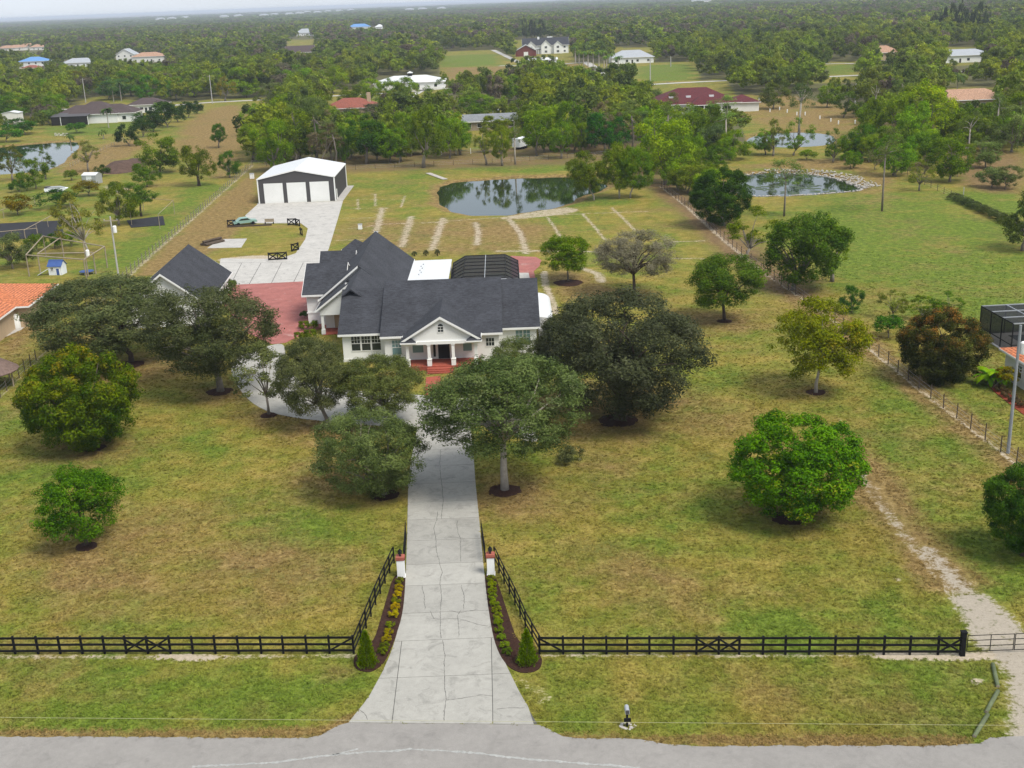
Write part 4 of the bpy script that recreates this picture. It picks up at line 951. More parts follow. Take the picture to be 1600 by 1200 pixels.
for i in near:
    kd, lf, tn = KN[int(tp[i])]
    px_, py_ = Q((X[i], Y[i], 0)); z = zone(px_, py_); g = np.random.default_rng(int(i)); h, w = H_[i], W_[i]
    root = thing('pine_tree' if kd == 'pine' else 'woodland_tree', f"{look(tn, lf, h) if kd != 'airy' else 'grey'} {'pine' if kd == 'pine' else 'twiggy tree' if kd == 'airy' else 'leafy tree'} {z}" + (', far back' if i < i0 else ', half hidden'), 'tree', (X[i], Y[i], 0), g.uniform(0, 6.28), 'woodland trees ' + z)
    pl = PROTO[kd]; me, cen = pl[i % len(pl)]
    zc, b = (h * .56, h * .44) if kd != 'pine' else (h * .95, h * .26)
    cr = put('crown', me, root, (0, 0, zc), 0, (w, w, b)); q_ = 1.2 * g.uniform(.8, 1.25); cr.color = (tn[0] * q_, tn[1] * q_, tn[2] * q_, 1)
    cr.material_slots[0].link = 'OBJECT'; cr.material_slots[0].material = LEAF[lf or kd]
    if kd not in _trk:
        _trk[kd] = trunk_mesh(g, (0, 0), .35 if kd != 'pine' else .85, .02, [(c[0] * .28, c[1] * .28, .6 + c[2] * .2) for c in cen[:6]]).mesh('trunk', M_bark, True)
    put('trunk', _trk[kd], root, (0, 0, 0), 0, (h, h, h))
i = rest
scatter_object('forest', np.stack([X[i], Y[i], np.zeros(len(i)) - .2], 1), np.stack([W_[i], W_[i], H_[i] * 1.04], 1), G_.uniform(0, 6.28, len(i)), tp[i] * 2 + G_.integers(0, 2, len(i)), 'mixed green woods spreading behind the back houses')
# far woods: types follow broad stands
X, Y = cone_pts(900, 2700, 10.0)
ok = ~is_open(X, Y) & (vnoise(X, Y, 330, 15) > -.6)
X, Y = X[ok], Y[ok]; n = len(X)
H_ = G_.uniform(6, 15, n) * (1 + .15 * vnoise(X, Y, 200, 18)); W_ = H_ * G_.uniform(.38, .6, n)
ok = clear_view(X, Y, H_, W_); X, Y, H_, W_ = X[ok], Y[ok], H_[ok], W_[ok]; n = len(X)
TN = vnoise(X, Y, 420, 19) + G_.normal(size=n) * .45; T2 = vnoise(X, Y, 300, 21) + G_.normal(size=n) * .35
tp = np.where(((T2 > .55) & (Y > 1100)) | (G_.random(n) < .10), 3, np.where(TN > .5, 1, np.where(TN < -.15, 2, 0)))
scatter_object('forest', np.stack([X, Y, np.zeros(n) - .2], 1), np.stack([W_, W_, H_], 1), G_.uniform(0, 6.28, n), 8 + tp * 2 + G_.integers(0, 2, n), 'darker woods fading into the distance')
X, Y = cone_pts(2700, 11000, 34)
ok = (vnoise(X, Y, 1300, 25) > -1.1); X, Y = X[ok], Y[ok]; n = len(X)
H_ = G_.uniform(9, 15, n) * (1 + .2 * vnoise(X, Y, 700, 28)); W_ = G_.uniform(16, 30, n)
T2 = vnoise(X, Y, 900, 31) + G_.normal(size=n) * .3; TN = vnoise(X, Y, 1100, 33)
tp = np.where(T2 > .55, 3, np.where(TN > .3, 0, 2))
scatter_object('forest', np.stack([X, Y, np.zeros(n) - 2], 1), np.stack([W_, W_, H_], 1), G_.uniform(0, 6.28, n), 8 + tp * 2 + G_.integers(0, 2, n), 'hazy woods along the horizon')
# tall dark wind-break trees
for i, (x, h_, w) in enumerate(((1458, 38, 14), (1472, 50, 13), (1486, 52, 15), (1499, 55, 14), (1512, 46, 15), (1527, 54, 16), (1540, 44, 12), (832, 32, 12), (846, 30, 14), (820, 34, 10))):
    yb = 62 if x > 1000 else 62
    tree('broad', x, yb, x - w / 2, x + w / 2, yb - h_, yb - 2, 'tall dark feathery tree in the distant windbreak ' + ('toward the right' if x > 1000 else 'beside the white mansion'), 'darkoak', name='windbreak_tree', group='distant windbreak trees', tint=(.8, .9, .85), limbs=2)

# ------------------------------------------------------------------ air
hz = MB().box(-32000, 32000, -700, 34000, -3.0, 47.0).build('haze', None); tag(hz, 'thin bluish haze over the whole land', 'haze', kind='stuff')
t = NT('haze_air'); pv = t.n('ShaderNodeVolumePrincipled')
pv.inputs['Color'].default_value = (.80, .88, 1.0, 1); pv.inputs['Density'].default_value = .0001; pv.inputs['Anisotropy'].default_value = .0
t.l(pv.outputs[0], t.out.inputs['Volume'])
hz.data.materials.append(t.m)
# ================================================================== BUILDINGS
def shingle(name, col, pitch=5.0, var=.22):
    t = NT(name); v = t.obj()
    a = t.noise(v, .5, 4); b = t.noise(v, 7, 4, .7)
    st = t.n('ShaderNodeMapping'); st.inputs['Scale'].default_value = (1.2, 1.2, 9); t.l(v, st.inputs['Vector'])
    c = t.noise(st.outputs[0], 1.4, 4, .6)
    k = t.rng(t.math('ADD', t.math('ADD', t.math('MULTIPLY', a, .25), t.math('MULTIPLY', b, .35)), t.math('MULTIPLY', c, .4)), .40, .60, 1 - var, 1 + var)
    s = t.n('ShaderNodeVectorMath', operation='SCALE'); s.inputs[0].default_value = col; t.l(k, s.inputs['Scale'])
    w = t.n('ShaderNodeTexWave'); w.bands_direction = 'Z'; w.inputs['Scale'].default_value = pitch; t.l(v, w.inputs['Vector'])
    MATS[name] = t.fin(t.pbsdf(s.outputs[0], .9, .25, 0, t.bump(t.math('ADD', w.outputs['Fac'], b), .35, .03))); return MATS[name]
def tiles(name, col):
    t = NT(name); v = t.obj()
    w = t.n('ShaderNodeTexWave'); w.bands_direction = 'DIAGONAL'; w.inputs['Scale'].default_value = 1.2; w.inputs['Distortion'].default_value = .5; t.l(v, w.inputs['Vector'])
    wz = t.n('ShaderNodeTexWave'); wz.bands_direction = 'Z'; wz.inputs['Scale'].default_value = 3.2; t.l(v, wz.inputs['Vector'])
    b = t.noise(v, 3.5, 4, .7)
    k = t.math('MULTIPLY', t.rng(b, .4, .6, .62, 1.35), t.rng(wz.outputs['Fac'], 0, 1, .68, 1.12))
    s = t.n('ShaderNodeVectorMath', operation='SCALE'); s.inputs[0].default_value = col; t.l(k, s.inputs['Scale'])
    MATS[name] = t.fin(t.pbsdf(s.outputs[0], .8, .3, 0, t.bump(t.math('ADD', w.outputs['Fac'], wz.outputs['Fac']), .5, .05))); return MATS[name]
M_roof = shingle('charcoal_shingles', (.041, .043, .050), 5.0, .42)
M_brown = shingle('brown_shingles', (.075, .055, .052))
M_grey = shingle('grey_shingles', (.20, .21, .22)); M_pgrey = shingle('pale_grey_roof', (.34, .36, .38), 3, .1); M_blue = shingle('blue_metal_roof', (.12, .26, .50), 3, .1)
M_orange = tiles('orange_roof_tiles', (.50, .165, .07)); M_red = tiles('dull_red_tiles', (.27, .085, .055)); M_wine = tiles('wine_red_tiles', (.105, .020, .023)); M_tan = tiles('tan_roof_tiles', (.42, .25, .16))
M_white = mat('white_paint', (.78, .78, .75), .7, .05, .8, 8, .3, 0, .05)
M_stucco = mat('cream_stucco', (.70, .69, .64), .85, .06, .8, 10, .2, 0, .15)
M_tanw = mat('tan_stucco', (.45, .34, .22), .85, .08, .8, 10, .2, 0, .15)
M_wmetal = mat('white_metal_roof', (.62, .63, .63), .45, .05, .6, 3, .4, 0, .02)
M_char = mat('charcoal_siding', (.070, .066, .066), .6, .06, 1, 9, .3, 0, .05)
M_black = mat('black_paint', (.009, .009, .010), .75, .2, 2, 9, .15, 0, .05)
M_dark = mat('dark_interior', (.02, .018, .016), .8, .2)
M_wood = mat('weathered_wood', (.30, .25, .18), .9, .25, 2, 9, .1, 0, .4)
M_redb = mat('red_barn_wood', (.16, .045, .035), .85, .15)
M_galv = mat('galvanised_metal', (.42, .44, .46), .5, .1, 1, 6, .5, .3, .03)
M_conw = mat('pole_concrete', (.40, .39, .37), .85, .1)
t = NT('window_glass'); gb = t.pbsdf((.022, .028, .03), .08, .6); MATS['glass'] = t.fin(gb); M_glass = MATS['glass']
t = NT('teal_glass'); gb = t.pbsdf((.16, .27, .28), .12, .6); M_teal = t.fin(gb)
t = NT('insect_screen'); d = t.pbsdf((.022, .022, .026), .7, .2); tr = t.n('ShaderNodeBsdfTransparent'); ms = t.n('ShaderNodeMixShader'); ms.inputs[0].default_value = .72
t.l(tr.outputs[0], ms.inputs[1]); t.l(d.outputs[0], ms.inputs[2]); M_screen = t.fin(ms)

FACE = {'-y': lambda x, y, u, d: (x + u, y - d), '+y': lambda x, y, u, d: (x - u, y + d), '+x': lambda x, y, u, d: (x + d, y + u), '-x': lambda x, y, u, d: (x - d, y - u)}
def fbox(mb, face, x, y, u0, u1, z0, z1, d0, d1):
    f = FACE[face]; p = [f(x, y, u0, d0), f(x, y, u1, d1)]
    xs = sorted((p[0][0], p[1][0])); ys = sorted((p[0][1], p[1][1]))
    mb.box(xs[0], xs[1], ys[0], ys[1], z0, z1); return mb
def window(root, x, y, z, w, h, face='-y', cols=3, sash=2, glass=None, fr=None, grid='upper', fw=.07):
    mb = MB()
    for (a, b, c, d) in ((-w / 2 - fw, -w / 2, z - h / 2 - fw, z + h / 2 + fw), (w / 2, w / 2 + fw, z - h / 2 - fw, z + h / 2 + fw), (-w / 2, w / 2, z + h / 2, z + h / 2 + fw), (-w / 2, w / 2, z - h / 2 - fw, z - h / 2)):
        fbox(mb, face, x, y, a, b, c, d, -.02, .06)
    if sash == 2: fbox(mb, face, x, y, -w / 2, w / 2, z - .03, z + .03, -.01, .05)
    fr_o = mb.build('window', fr or M_white, root)
    hh = h / sash
    for k in range(sash):
        z0 = z - h / 2 + k * hh
        fbox(MB(), face, x, y, -w / 2, w / 2, z0 + .01, z0 + hh - .01, .004, .016).build('pane', glass or M_glass, fr_o)
    if cols > 1:
        mb = MB(); zs = (z if grid == 'upper' else z - h / 2, z + h / 2)
        for c in range(1, cols): fbox(mb, face, x, y, -w / 2 + w * c / cols - .02, -w / 2 + w * c / cols + .02, zs[0], zs[1], .017, .04)
        zm = (zs[0] + zs[1]) / 2; fbox(mb, face, x, y, -w / 2, w / 2, zm - .02, zm + .02, .018, .038)
        mb.build('muntin', fr or M_white, fr_o)
    return fr_o
def door(root, x, y, z0, w, h, face='-y', m=None, fr=None):
    mb = MB()
    for (a, b, c, d) in ((-w / 2 - .1, -w / 2, z0, z0 + h + .1), (w / 2, w / 2 + .1, z0, z0 + h + .1), (-w / 2, w / 2, z0 + h, z0 + h + .1)): fbox(mb, face, x, y, a, b, c, d, -.02, .07)
    f = mb.build('door_frame', fr or M_white, root)
    fbox(MB(), face, x, y, -w / 2, w / 2, z0 + .02, z0 + h, .005, .03).build('door', m or M_dark, f)
    return f
def gable(root, x0, x1, y0, y1, eave, ridge, axis_='x', oh=.45, wm=None, rm=None, base=-.1, t=.18, fascia=True, oh_end=None, wall=True, rake='LR', rake_to=None):
    """block with a gable roof; axis_ is the ridge direction"""
    oe = oh if oh_end is None else oh_end
    if axis_ == 'x': u0, u1, v0, v1, fn = x0, x1, y0, y1, (lambda u, v, z: (u, v, z))
    else: u0, u1, v0, v1, fn = y0, y1, x0, x1, (lambda u, v, z: (v, u, z))
    vm = (v0 + v1) / 2; sl = (ridge - eave) / (vm - v0); ze = eave - sl * oh
    if wall:
        MB().extr([(v0, base), (v1, base), (v1, eave), (vm, ridge), (v0, eave)], fn, u0, u1).build('wall', wm or M_white, root)
    sec = [(v0 - oh, ze + .02), (vm, ridge + .02), (v1 + oh, ze + .02), (v1 + oh, ze + t), (vm, ridge + t + .03), (v0 - oh, ze + t)]
    r = MB().extr(sec, fn, u0 - oe, u1 + oe).build('roof', rm or M_roof, root)
    if fascia:
        mb = MB()
        for ua, ub in ((u0 - oe - .05, u0 - oe - .003), (u1 + oe + .003, u1 + oe + .05)):
            if rake == 'LR': mb.extr([(v0 - oh - .06, ze - .10), (vm, ridge - .12), (v1 + oh + .06, ze - .10), (v1 + oh + .06, ze + t - .03), (vm, ridge + t - .005), (v0 - oh - .06, ze + t - .03)], fn, ua, ub)
            elif rake == 'L':
                ve = vm if rake_to is None else rake_to; zr = ze + (ridge - ze) * (ve - v0 + oh) / (vm - v0 + oh)
                mb.extr([(v0 - oh - .06, ze - .10), (ve, zr - .12), (ve, zr + t - .005), (v0 - oh - .06, ze + t - .03)], fn, ua, ub)
        for va, vb in ((v0 - oh - .06, v0 - oh - .004), (v1 + oh + .004, v1 + oh + .06)):
            mb.extr([(va, ze - .10), (vb, ze - .10), (vb, ze + t - .035), (va, ze + t - .035)], fn, u0 - oe - .002, u1 + oe + .002)
        mb.build('fascia', M_white, r)
    return r
def hip(root, x0, x1, y0, y1, eave, ridge, oh=.5, wm=None, rm=None, base=-.1, wall=True, fascia=True, ridge_axis=None):
    if wall: MB().box(x0, x1, y0, y1, base, eave + .05).build('wall', wm or M_stucco, root)
    X0, X1, Y0, Y1 = x0 - oh, x1 + oh, y0 - oh, y1 + oh; cx, cy = (X0 + X1) / 2, (Y0 + Y1) / 2
    ax = ridge_axis or ('x' if X1 - X0 >= Y1 - Y0 else 'y')
    if ax == 'x': k = max(.02, (X1 - X0 - (Y1 - Y0)) / 2); ra, rb = (cx - k, cy, ridge), (cx + k, cy, ridge)
    else: k = max(.02, (Y1 - Y0 - (X1 - X0)) / 2); ra, rb = (cx, cy - k, ridge), (cx, cy + k, ridge)
    vs = [(X0, Y0, eave + .06), (X1, Y0, eave + .06), (X1, Y1, eave + .06), (X0, Y1, eave + .06), (X0, Y0, eave + .2), (X1, Y0, eave + .2), (X1, Y1, eave + .2), (X0, Y1, eave + .2), ra, rb]
    if ax == 'x': tops = [(4, 5, 9, 8), (5, 6, 9), (6, 7, 8, 9), (7, 4, 8)]
    else: tops = [(4, 5, 8), (5, 6, 9, 8), (6, 7, 9), (7, 4, 8, 9)]
    r = MB().add(vs, [(3, 2, 1, 0), (0, 1, 5, 4), (1, 2, 6, 5), (2, 3, 7, 6), (3, 0, 4, 7)] + tops).build('roof', rm or M_roof, root)
    if fascia:
        mb = MB(); w = .05; z0, z1 = eave - .04, eave + .17
        mb.box(X0 - w, X1 + w, Y0 - w, Y0 - .003, z0, z1); mb.box(X0 - w, X1 + w, Y1 + .003, Y1 + w, z0, z1)
        mb.box(X0 - w, X0 - .003, Y0, Y1, z0, z1); mb.box(X1 + .003, X1 + w, Y0, Y1, z0, z1)
        mb.build('fascia', M_white, r)
    return r

# ------------------------------------------------------------------ the main house
hs = thing('house', 'white house with charcoal shingle roofs and columned front porch', 'house', (-8, 140, 0))
def W(root, fn):
    """run fn, then shift newly made direct meshes from world to the root's frame"""
    before = set(o.name for o in bpy.data.objects); fn()
    inv = Matrix.Translation(-root.location)
    for o in bpy.data.objects:
        if o.name not in before and o.type == 'MESH': o.data.transform(inv)
    bpy.context.view_layer.update()
def main_house():
    # centre block, wings
    gable(hs, -14.6, -1.3, 132.2, 150.6, 3.55, 7.65, 'x', .45, M_white, M_roof, rake='')
    gable(hs, -19.7, -14.605, 134.0, 147.0, 3.55, 7.05, 'x', .45, M_white, M_roof, rake='')
    gable(hs, -1.295, 3.1, 134.2, 148.4, 3.55, 7.4, 'x', .45, M_white, M_roof, rake='')
    # front gable over the porch
    r = gable(hs, -12.0, -3.7, 129.5, 139.6, 3.62, 6.15, 'y', .35, M_white, M_roof, base=3.2)
    # cornice returns
    for sx in (-12.0, -3.7):
        s = 1 if sx < -8 else -1
        MB().add([(sx - s * .45, 129.0, 3.42), (sx + s * 1.3, 129.0, 3.42), (sx + s * 1.3, 129.42, 3.42), (sx - s * .45, 129.42, 3.42), (sx - s * .35, 129.42, 4.0), (sx + s * .6, 129.42, 4.0)], [(0, 1, 5, 4), (0, 3, 2, 1), (0, 4, 3), (1, 2, 5), (2, 3, 4, 5)]).build('cornice_return', M_roof, r)
        MB().box(min(sx - s * .5, sx + s * 1.35), max(sx - s * .5, sx + s * 1.35), 128.95, 129.46, 3.26, 3.415).build('cornice_trim', M_white, r)
    # arched gable window
    wv = window(hs, -7.85, 129.5, 4.75, .62, .6, '-y', 2, 1, grid='full', fw=.06)
    MB().extr([(.31 * math.cos(a), .31 * math.sin(a)) for a in np.linspace(0, math.pi, 9)], lambda u, v, z: (-7.85 + v, u, 5.1 + z), 129.47, 129.49).build('arch_pane', M_glass, wv)
    # porch: deck, steps, columns, beam, recessed wall with door and side lights
    MB().box(-12.2, -3.5, 129.3, 132.15, -.05, .5).build('porch_deck', M_brk, hs)
    for k in range(3): MB().box(-9.6, -6.6, 128.95 - .36 * k - .36, 128.95 - .36 * k + .33, -.05, .375 - .125 * k).build('step', M_brk, hs)
    MB().box(-12.25, -3.45, 129.35, 129.78, 3.05, 3.42).build('beam', M_white, hs)
    for x in (-11.75, -9.3, -6.55, -3.95):
        c = MB().box(x - .17, x + .17, 129.42, 129.76, 1.25, 2.98).build('column', M_white, hs)
        MB().box(x - .25, x + .25, 129.34, 129.84, .5, 1.22).build('pedestal', M_white, c)
        MB().box(x - .28, x + .28, 129.31, 129.87, 1.22, 1.30).build('pedestal_cap', M_white, c)
        MB().box(x - .23, x + .23, 129.36, 129.82, 2.94, 3.05).build('capital', M_white, c)
    door(hs, -7.75, 132.2, .5, 1.35, 2.45, '-y', M_dark)
    for x in (-8.85, -6.65): window(hs, x, 132.2, 1.8, .28, 2.1, '-y', 1, 1, M_dark, fw=.05)
    window(hs, -10.75, 132.2, 1.95, 1.25, 1.25, '-y', 1, 1, M_teal)
    window(hs, -5.0, 132.2, 1.95, 1.0, 1.25, '-y', 1, 1, M_teal)
    # front windows
    for x in (-18.15, -16.95, -15.75): window(hs, x, 134.0, 2.2, 1.02, 1.75, '-y', 3, 2)
    window(hs, -13.2, 132.2, 2.05, 1.05, 1.75, '-y', 3, 2, M_teal)
    window(hs, -2.35, 132.2, 2.3, .95, .95, '-y', 3, 1, grid='full')
    for x in (1.05, 1.95): window(hs, x, 134.2, 2.1, .78, 1.8, '-y', 2, 2, M_teal)
    MB().box(-19.78, -14.62, 133.93, 133.997, .0, .35).build('plinth', M_stucco, hs)
    # long roof running back, left
    gable(hs, -24.4, -14.4, 151.3, 174.2, 3.75, 7.75, 'y', .5, M_white, M_roof, rake='L')
    r2 = gable(hs, -24.1, -13.9, 146.4, 151.2, 3.5, 7.35, 'y', .5, M_white, M_roof, base=2.6, rake='L', rake_to=-20.2)
    sl = (7.35 - 3.5) / 5.1; MB().extr([(-20.15, 7.35 - 1.15 * sl + .02), (-19.0, 7.37), (-14.5, 7.35 - 4.5 * sl), (-14.5, 7.55 - 4.5 * sl), (-19.0, 7.56), (-20.15, 7.55 - 1.15 * sl)], lambda u, v, z: (v, u, z), 139.2, 145.92).build('roof', M_roof, hs)
    MB().box(-23.95, -20.2, 149.6, 151.19, -.1, 2.58).build('entry_wall', M_stucco, hs)
    for x in (-23.85, -20.6):
        c = MB().box(x - .17, x + .17, 146.5, 146.84, .1, 2.6).build('column', M_white, hs)
        MB().box(x - .24, x + .24, 146.43, 146.91, .08, .7).build('pedestal', M_white, c)
    door(hs, -22.3, 149.6, .1, 1.0, 2.15, '-y', M_tanw)
    MB().add([(-22.6, 147.05, 3.37), (-22.0, 147.05, 3.37), (-22.0, 147.6, 3.37), (-22.6, 147.6, 3.37), (-22.3, 147.05, 3.85), (-22.3, 147.6, 3.85)], [(0, 1, 4), (3, 5, 2), (0, 4, 5, 3), (1, 2, 5, 4), (0, 3, 2, 1)]).build('cornice_return', M_roof, r2)
    # roof vent with pale flashing
    MB().box(-20.6, -19.9, 147.6, 148.5, 6.05, 6.62).build('roof_vent', M_black, r2); MB().box(-20.75, -19.75, 147.45, 147.58, 5.9, 6.45).build('vent_flashing', M_white, r2)
    # garage wing to the left and the lower wings behind it
    gable(hs, -26.6, -22.0, 152.0, 162.6, 4.2, 6.9, 'x', .5, M_white, M_roof)
    gable(hs, -26.1, -22.0, 163.2, 170.5, 4.0, 6.6, 'x', .5, M_white, M_roof)
    hip(hs, -24.3, -20.2, 170.6, 174.8, 5.2, 7.3, .3, M_white, M_roof)
    MB().box(-26.7, -24.5, 151.93, 151.997, 1.5, 1.68).build('belt_course', M_white, hs)
    # lanai roof: white insulated panels
    for k in range(6): MB().box(-14.1 + k * .98, -13.13 + k * .98, 158.6, 173.5, 3.35, 3.52 + .004 * (k % 2)).build('lanai_roof_panel', M_wmetal, hs)
    for k in range(6): MB().box(-12.6 + (k % 2) * .25, -12.45 + (k % 2) * .25, 163.5 + k * 1.35, 163.75 + k * 1.35, 3.53, 3.68).build('roof_jack', M_galv, hs)
    MB().box(-11.6, -9.6, 165.5, 171.5, 3.532, 3.56).build('roof_patch', M_white, hs)
    MB().box(-14.1, -8.3, 158.7, 173.3, -.1, .12).build('lanai_floor', M_apron, hs)
    for x in (-13.9, -11.2, -8.4): MB().box(x - .1, x + .1, 173.0, 173.2, .1, 3.35).build('lanai_post', M_white, hs)
main_house_done = W(hs, main_house)

# pool cage: screened mansard enclosure behind the house
cg = thing('pool_cage', 'black screened pool enclosure behind the house', 'pool cage', (-3, 166, 0))
def cage():
    x0, x1, y0, y1, z1, z2, ins = -8.1, 1.6, 158.4, 174.6, 2.7, 3.7, 1.9
    n = 7
    for k in range(n):
        ya, yb = y0 + (y1 - y0) * k / n + .05, y0 + (y1 - y0) * (k + 1) / n - .05
        MB().add([(x0 + ins, ya, z2), (x1 - ins, ya, z2), (x1 - ins, yb, z2), (x0 + ins, yb, z2)], [(0, 1, 2, 3)]).build('screen_panel', M_screen, cg)
        for xa, xb in ((x0, x0 + ins), (x1, x1 - ins)):
            MB().add([(xa, ya, z1), (xb, ya, z2), (xb, yb, z2), (xa, yb, z1)], [(0, 1, 2, 3)]).build('screen_panel', M_screen, cg)
        for xa in (x0, x1):
            MB().add([(xa, ya, .1), (xa, yb, .1), (xa, yb, z1), (xa, ya, z1)], [(0, 1, 2, 3)]).build('screen_panel', M_screen, cg)
    for ya in (y0, y1):
        MB().add([(x0, ya, .1), (x1, ya, .1), (x1, ya, z1), (x1 - ins, ya, z2), (x0 + ins, ya, z2), (x0, ya, z1)], [(0, 1, 2, 3, 4, 5)]).build('screen_panel', M_screen, cg)
    for k in range(n + 1):
        ya = y0 + (y1 - y0) * k / n; mb = MB()
        pts = [(x0, ya, 0), (x0, ya, z1), (x0 + ins, ya, z2), (x1 - ins, ya, z2), (x1, ya, z1), (x1, ya, 0)]
        for a, b in zip(pts, pts[1:]): mb.bar(a, b, .09, .13)
        mb.build('frame_rib', M_black, cg)
    for xa, z in ((x0, z1), (x0 + ins, z2), (-3.2, z2), (x1 - ins, z2), (x1, z1)): MB().bar((xa, y0, z + .02), (xa, y1, z + .02), .08, .1).build('purlin', M_galv if xa == -3.2 else M_black, cg)
    MB().box(-5.6, -1.0, 160.6, 171.0, -.1, .14).build('pool', MATS['water'], cg)
    MB().box(x0, x1, y0, y1, -.12, .1).build('pool_deck', M_apron, cg)
    MB().box(-6.2, -.2, 158.0, 158.3, 3.05, 3.75).build('gutter_panel', M_wmetal, cg)
W(cg, cage)
# curved white awning at the right end
aw = thing('awning', 'curved white awning roof at the right end of the house', 'awning', (4.4, 144, 0))
def awn():
    n = 8
    for k in range(5):
        y0, y1 = 139.2 + k * 2.5, 139.2 + k * 2.5 + 2.46; mb = MB()
        sec = [(3.65 + 1.75 * math.sin(a), 2.15 + 1.0 * math.cos(a)) for a in np.linspace(0, 1.45, n)]
        sec2 = [(x + .02, z + .06) for x, z in sec]
        mb.extr(sec + sec2[::-1], lambda u, v, z: (v, u, z), y0, y1); mb.build('roof_panel', M_wmetal, aw)
    for y_ in (139.4, 145.4, 151.4): MB().box(5.25, 5.37, y_ - .06, y_ + .06, -.05, 2.3).build('post', M_white, aw)
    MB().box(3.6, 5.4, 139.3, 151.5, -.1, .08).build('floor', M_apron, aw)
W(aw, awn)

# ------------------------------------------------------------------ detached garage
dg = thing('garage', 'detached white garage with steep charcoal gable roof', 'garage', (-46.3, 163, 0), R_(3.4))
gable(dg, -5.3, 5.3, -9.5, 9.5, 3.1, 7.2, 'y', .55, M_white, M_roof)
for y_ in (-5.5, 0, 5.5): window(dg, 5.3, y_, 1.7, 1.0, 1.4, '+x', 2, 2)
door(dg, 0, -9.5, 0, 2.6, 2.3, '-y', M_white); window(dg, -3.2, -9.5, 1.7, 1.0, 1.3, '-y', 2, 2)

# ------------------------------------------------------------------ metal workshop
wk = thing('workshop', 'charcoal metal workshop with white roof and three roller doors', 'workshop', (-44.7, 255.6, 0), R_(0.4))
def shop():
    hw, L, e, r = 8.2, 21.0, 5.2, 6.9
    gable(wk, -hw, hw, 0, L, e, r, 'y', .12, M_char, M_wmetal, t=.14, oh_end=.12)
    for x in (-hw - .02, hw + .02): MB().box(x - .13, x + .13, -.05, .16, -.05, e).build('corner_trim', M_white, wk)
    MB().box(hw - .11, hw + .15, L - .16, L + .05, -.05, e).build('corner_trim', M_white, wk)
    for k in range(3):
        x = -4.95 + k * 4.95
        d = MB(); n = 14
        for q in range(n): d.box(x - 2.05, x + 2.05, -.035 - .012 * (q % 2), .02, .02 + q * .305, .02 + (q + 1) * .305 - .006)
        fr = MB().box(x - 2.2, x - 2.06, -.05, .01, 0, 4.45).box(x + 2.06, x + 2.2, -.05, .01, 0, 4.45).box(x - 2.06, x + 2.06, -.05, .01, 4.3, 4.45).build('door_frame', M_char, wk)
        d.build('roller_door', M_white, fr)
    for k in range(40):                                                        # standing ribs of the right wall
        MB().box(hw + .001, hw + .03, .35 + k * .515, .43 + k * .515, 0, e - .06).build('siding_rib', M_char, wk)
    door(wk, hw, 2.6, 0, 1.0, 2.1, '+x', M_white)
    MB().box(-hw - .6, hw + 1.6, -.1, L + .8, -.2, .03).build('slab', M_apron, wk)
shop()

# ------------------------------------------------------------------ neighbours close by
A_, B_, C_, D_ = P(92, 444, 3), P(47, 479, 3), P(24, 478, 3), P(0, 494, 3)
nh = thing('neighbor_house', 'tan house with orange tile roof at the left picture edge', 'house', (float(A_[0]), float(A_[1]), 0), R_(3))
hip(nh, -13, -.6, B_[1] - A_[1] + .5, -.5, 2.9, 5.0, .5, M_tanw, M_orange, ridge_axis='x')
hip(nh, -34, C_[0] - A_[0] - .8, D_[1] - A_[1] - 8, -1.0, 2.92, 5.6, .5, M_tanw, M_orange)
for y_ in (-6, -2.6): window(nh, -.6, y_, 1.6, .6, 1.5, '+x', 1, 1)
window(nh, C_[0] - A_[0] - .8, D_[1] - A_[1] - 3, 1.6, 1.4, 1.4, '+x', 2, 2)
def ac_unit(px, py, s, label, m1=None):
    x, y_ = G(px, py); r = thing('air_conditioner', label, 'air conditioner', (x, y_, 0), R_(3))
    MB().box(-.55 * s, .55 * s, -.55 * s, .55 * s, -.05, .1).build('pad', M_apron, r)
    MB().box(-.42 * s, .42 * s, -.42 * s, .42 * s, .1, .95 * s).build('body', m1 or M_galv, r)
    MB().lathe([(.30 * s, .96 * s), (.30 * s, 1.0 * s)], (0, 0, 0), 12).build('fan_grille', M_black, r)
ac_unit(93, 468, 1.3, 'air conditioner beside the orange roofed house corner', M_char)
tk = thing('water_tank', 'white water tank by the wall of the orange roofed house', 'tank', (*G(24, 512), 0)); MB().lathe([(.85, -.02), (.9, .1), (.9, 1.7), (.7, 1.95), (.15, 2.05)], (0, 0, 0), 16).build('body', M_white, tk, True); MB().lathe([(.25, 2.04), (.25, 2.15)], (0, 0, 0), 10).build('lid', M_galv, tk)
sheet('neighbor_walk', [(-60, 545), (-10, 522), (30, 508), (48, 496), (52, 500), (34, 515), (-10, 535), (-60, 560)], M_apron, .05, 'pale concrete walk beside the orange roofed house')
# thatched hut
hx, hy = G(-14, 605); th_ = thing('thatched_hut', 'thatched hut cut off by the left picture edge', 'hut', (hx, hy, 0))
M_thatch = mat('thatch', (.17, .12, .10), 1, .4, 3, 20, .05, 0, .9)
g = random.Random(3); mb = MB()
for k in range(6):
    a, b = 3.3 - k * .5, 2.0 + k * .34
    mb.lathe([(a + g.uniform(-.05, .05), b - .12), (a + .02, b), (a - .62, b + .44)], (0, 0, 0), 18)
mb.build('thatch_roof', M_thatch, th_)
for k in range(6): MB().tube([(2.6 * math.cos(k * 1.047), 2.6 * math.sin(k * 1.047), -.1), (2.6 * math.cos(k * 1.047), 2.6 * math.sin(k * 1.047), 2.2)], .09).build('post', M_wood, th_)
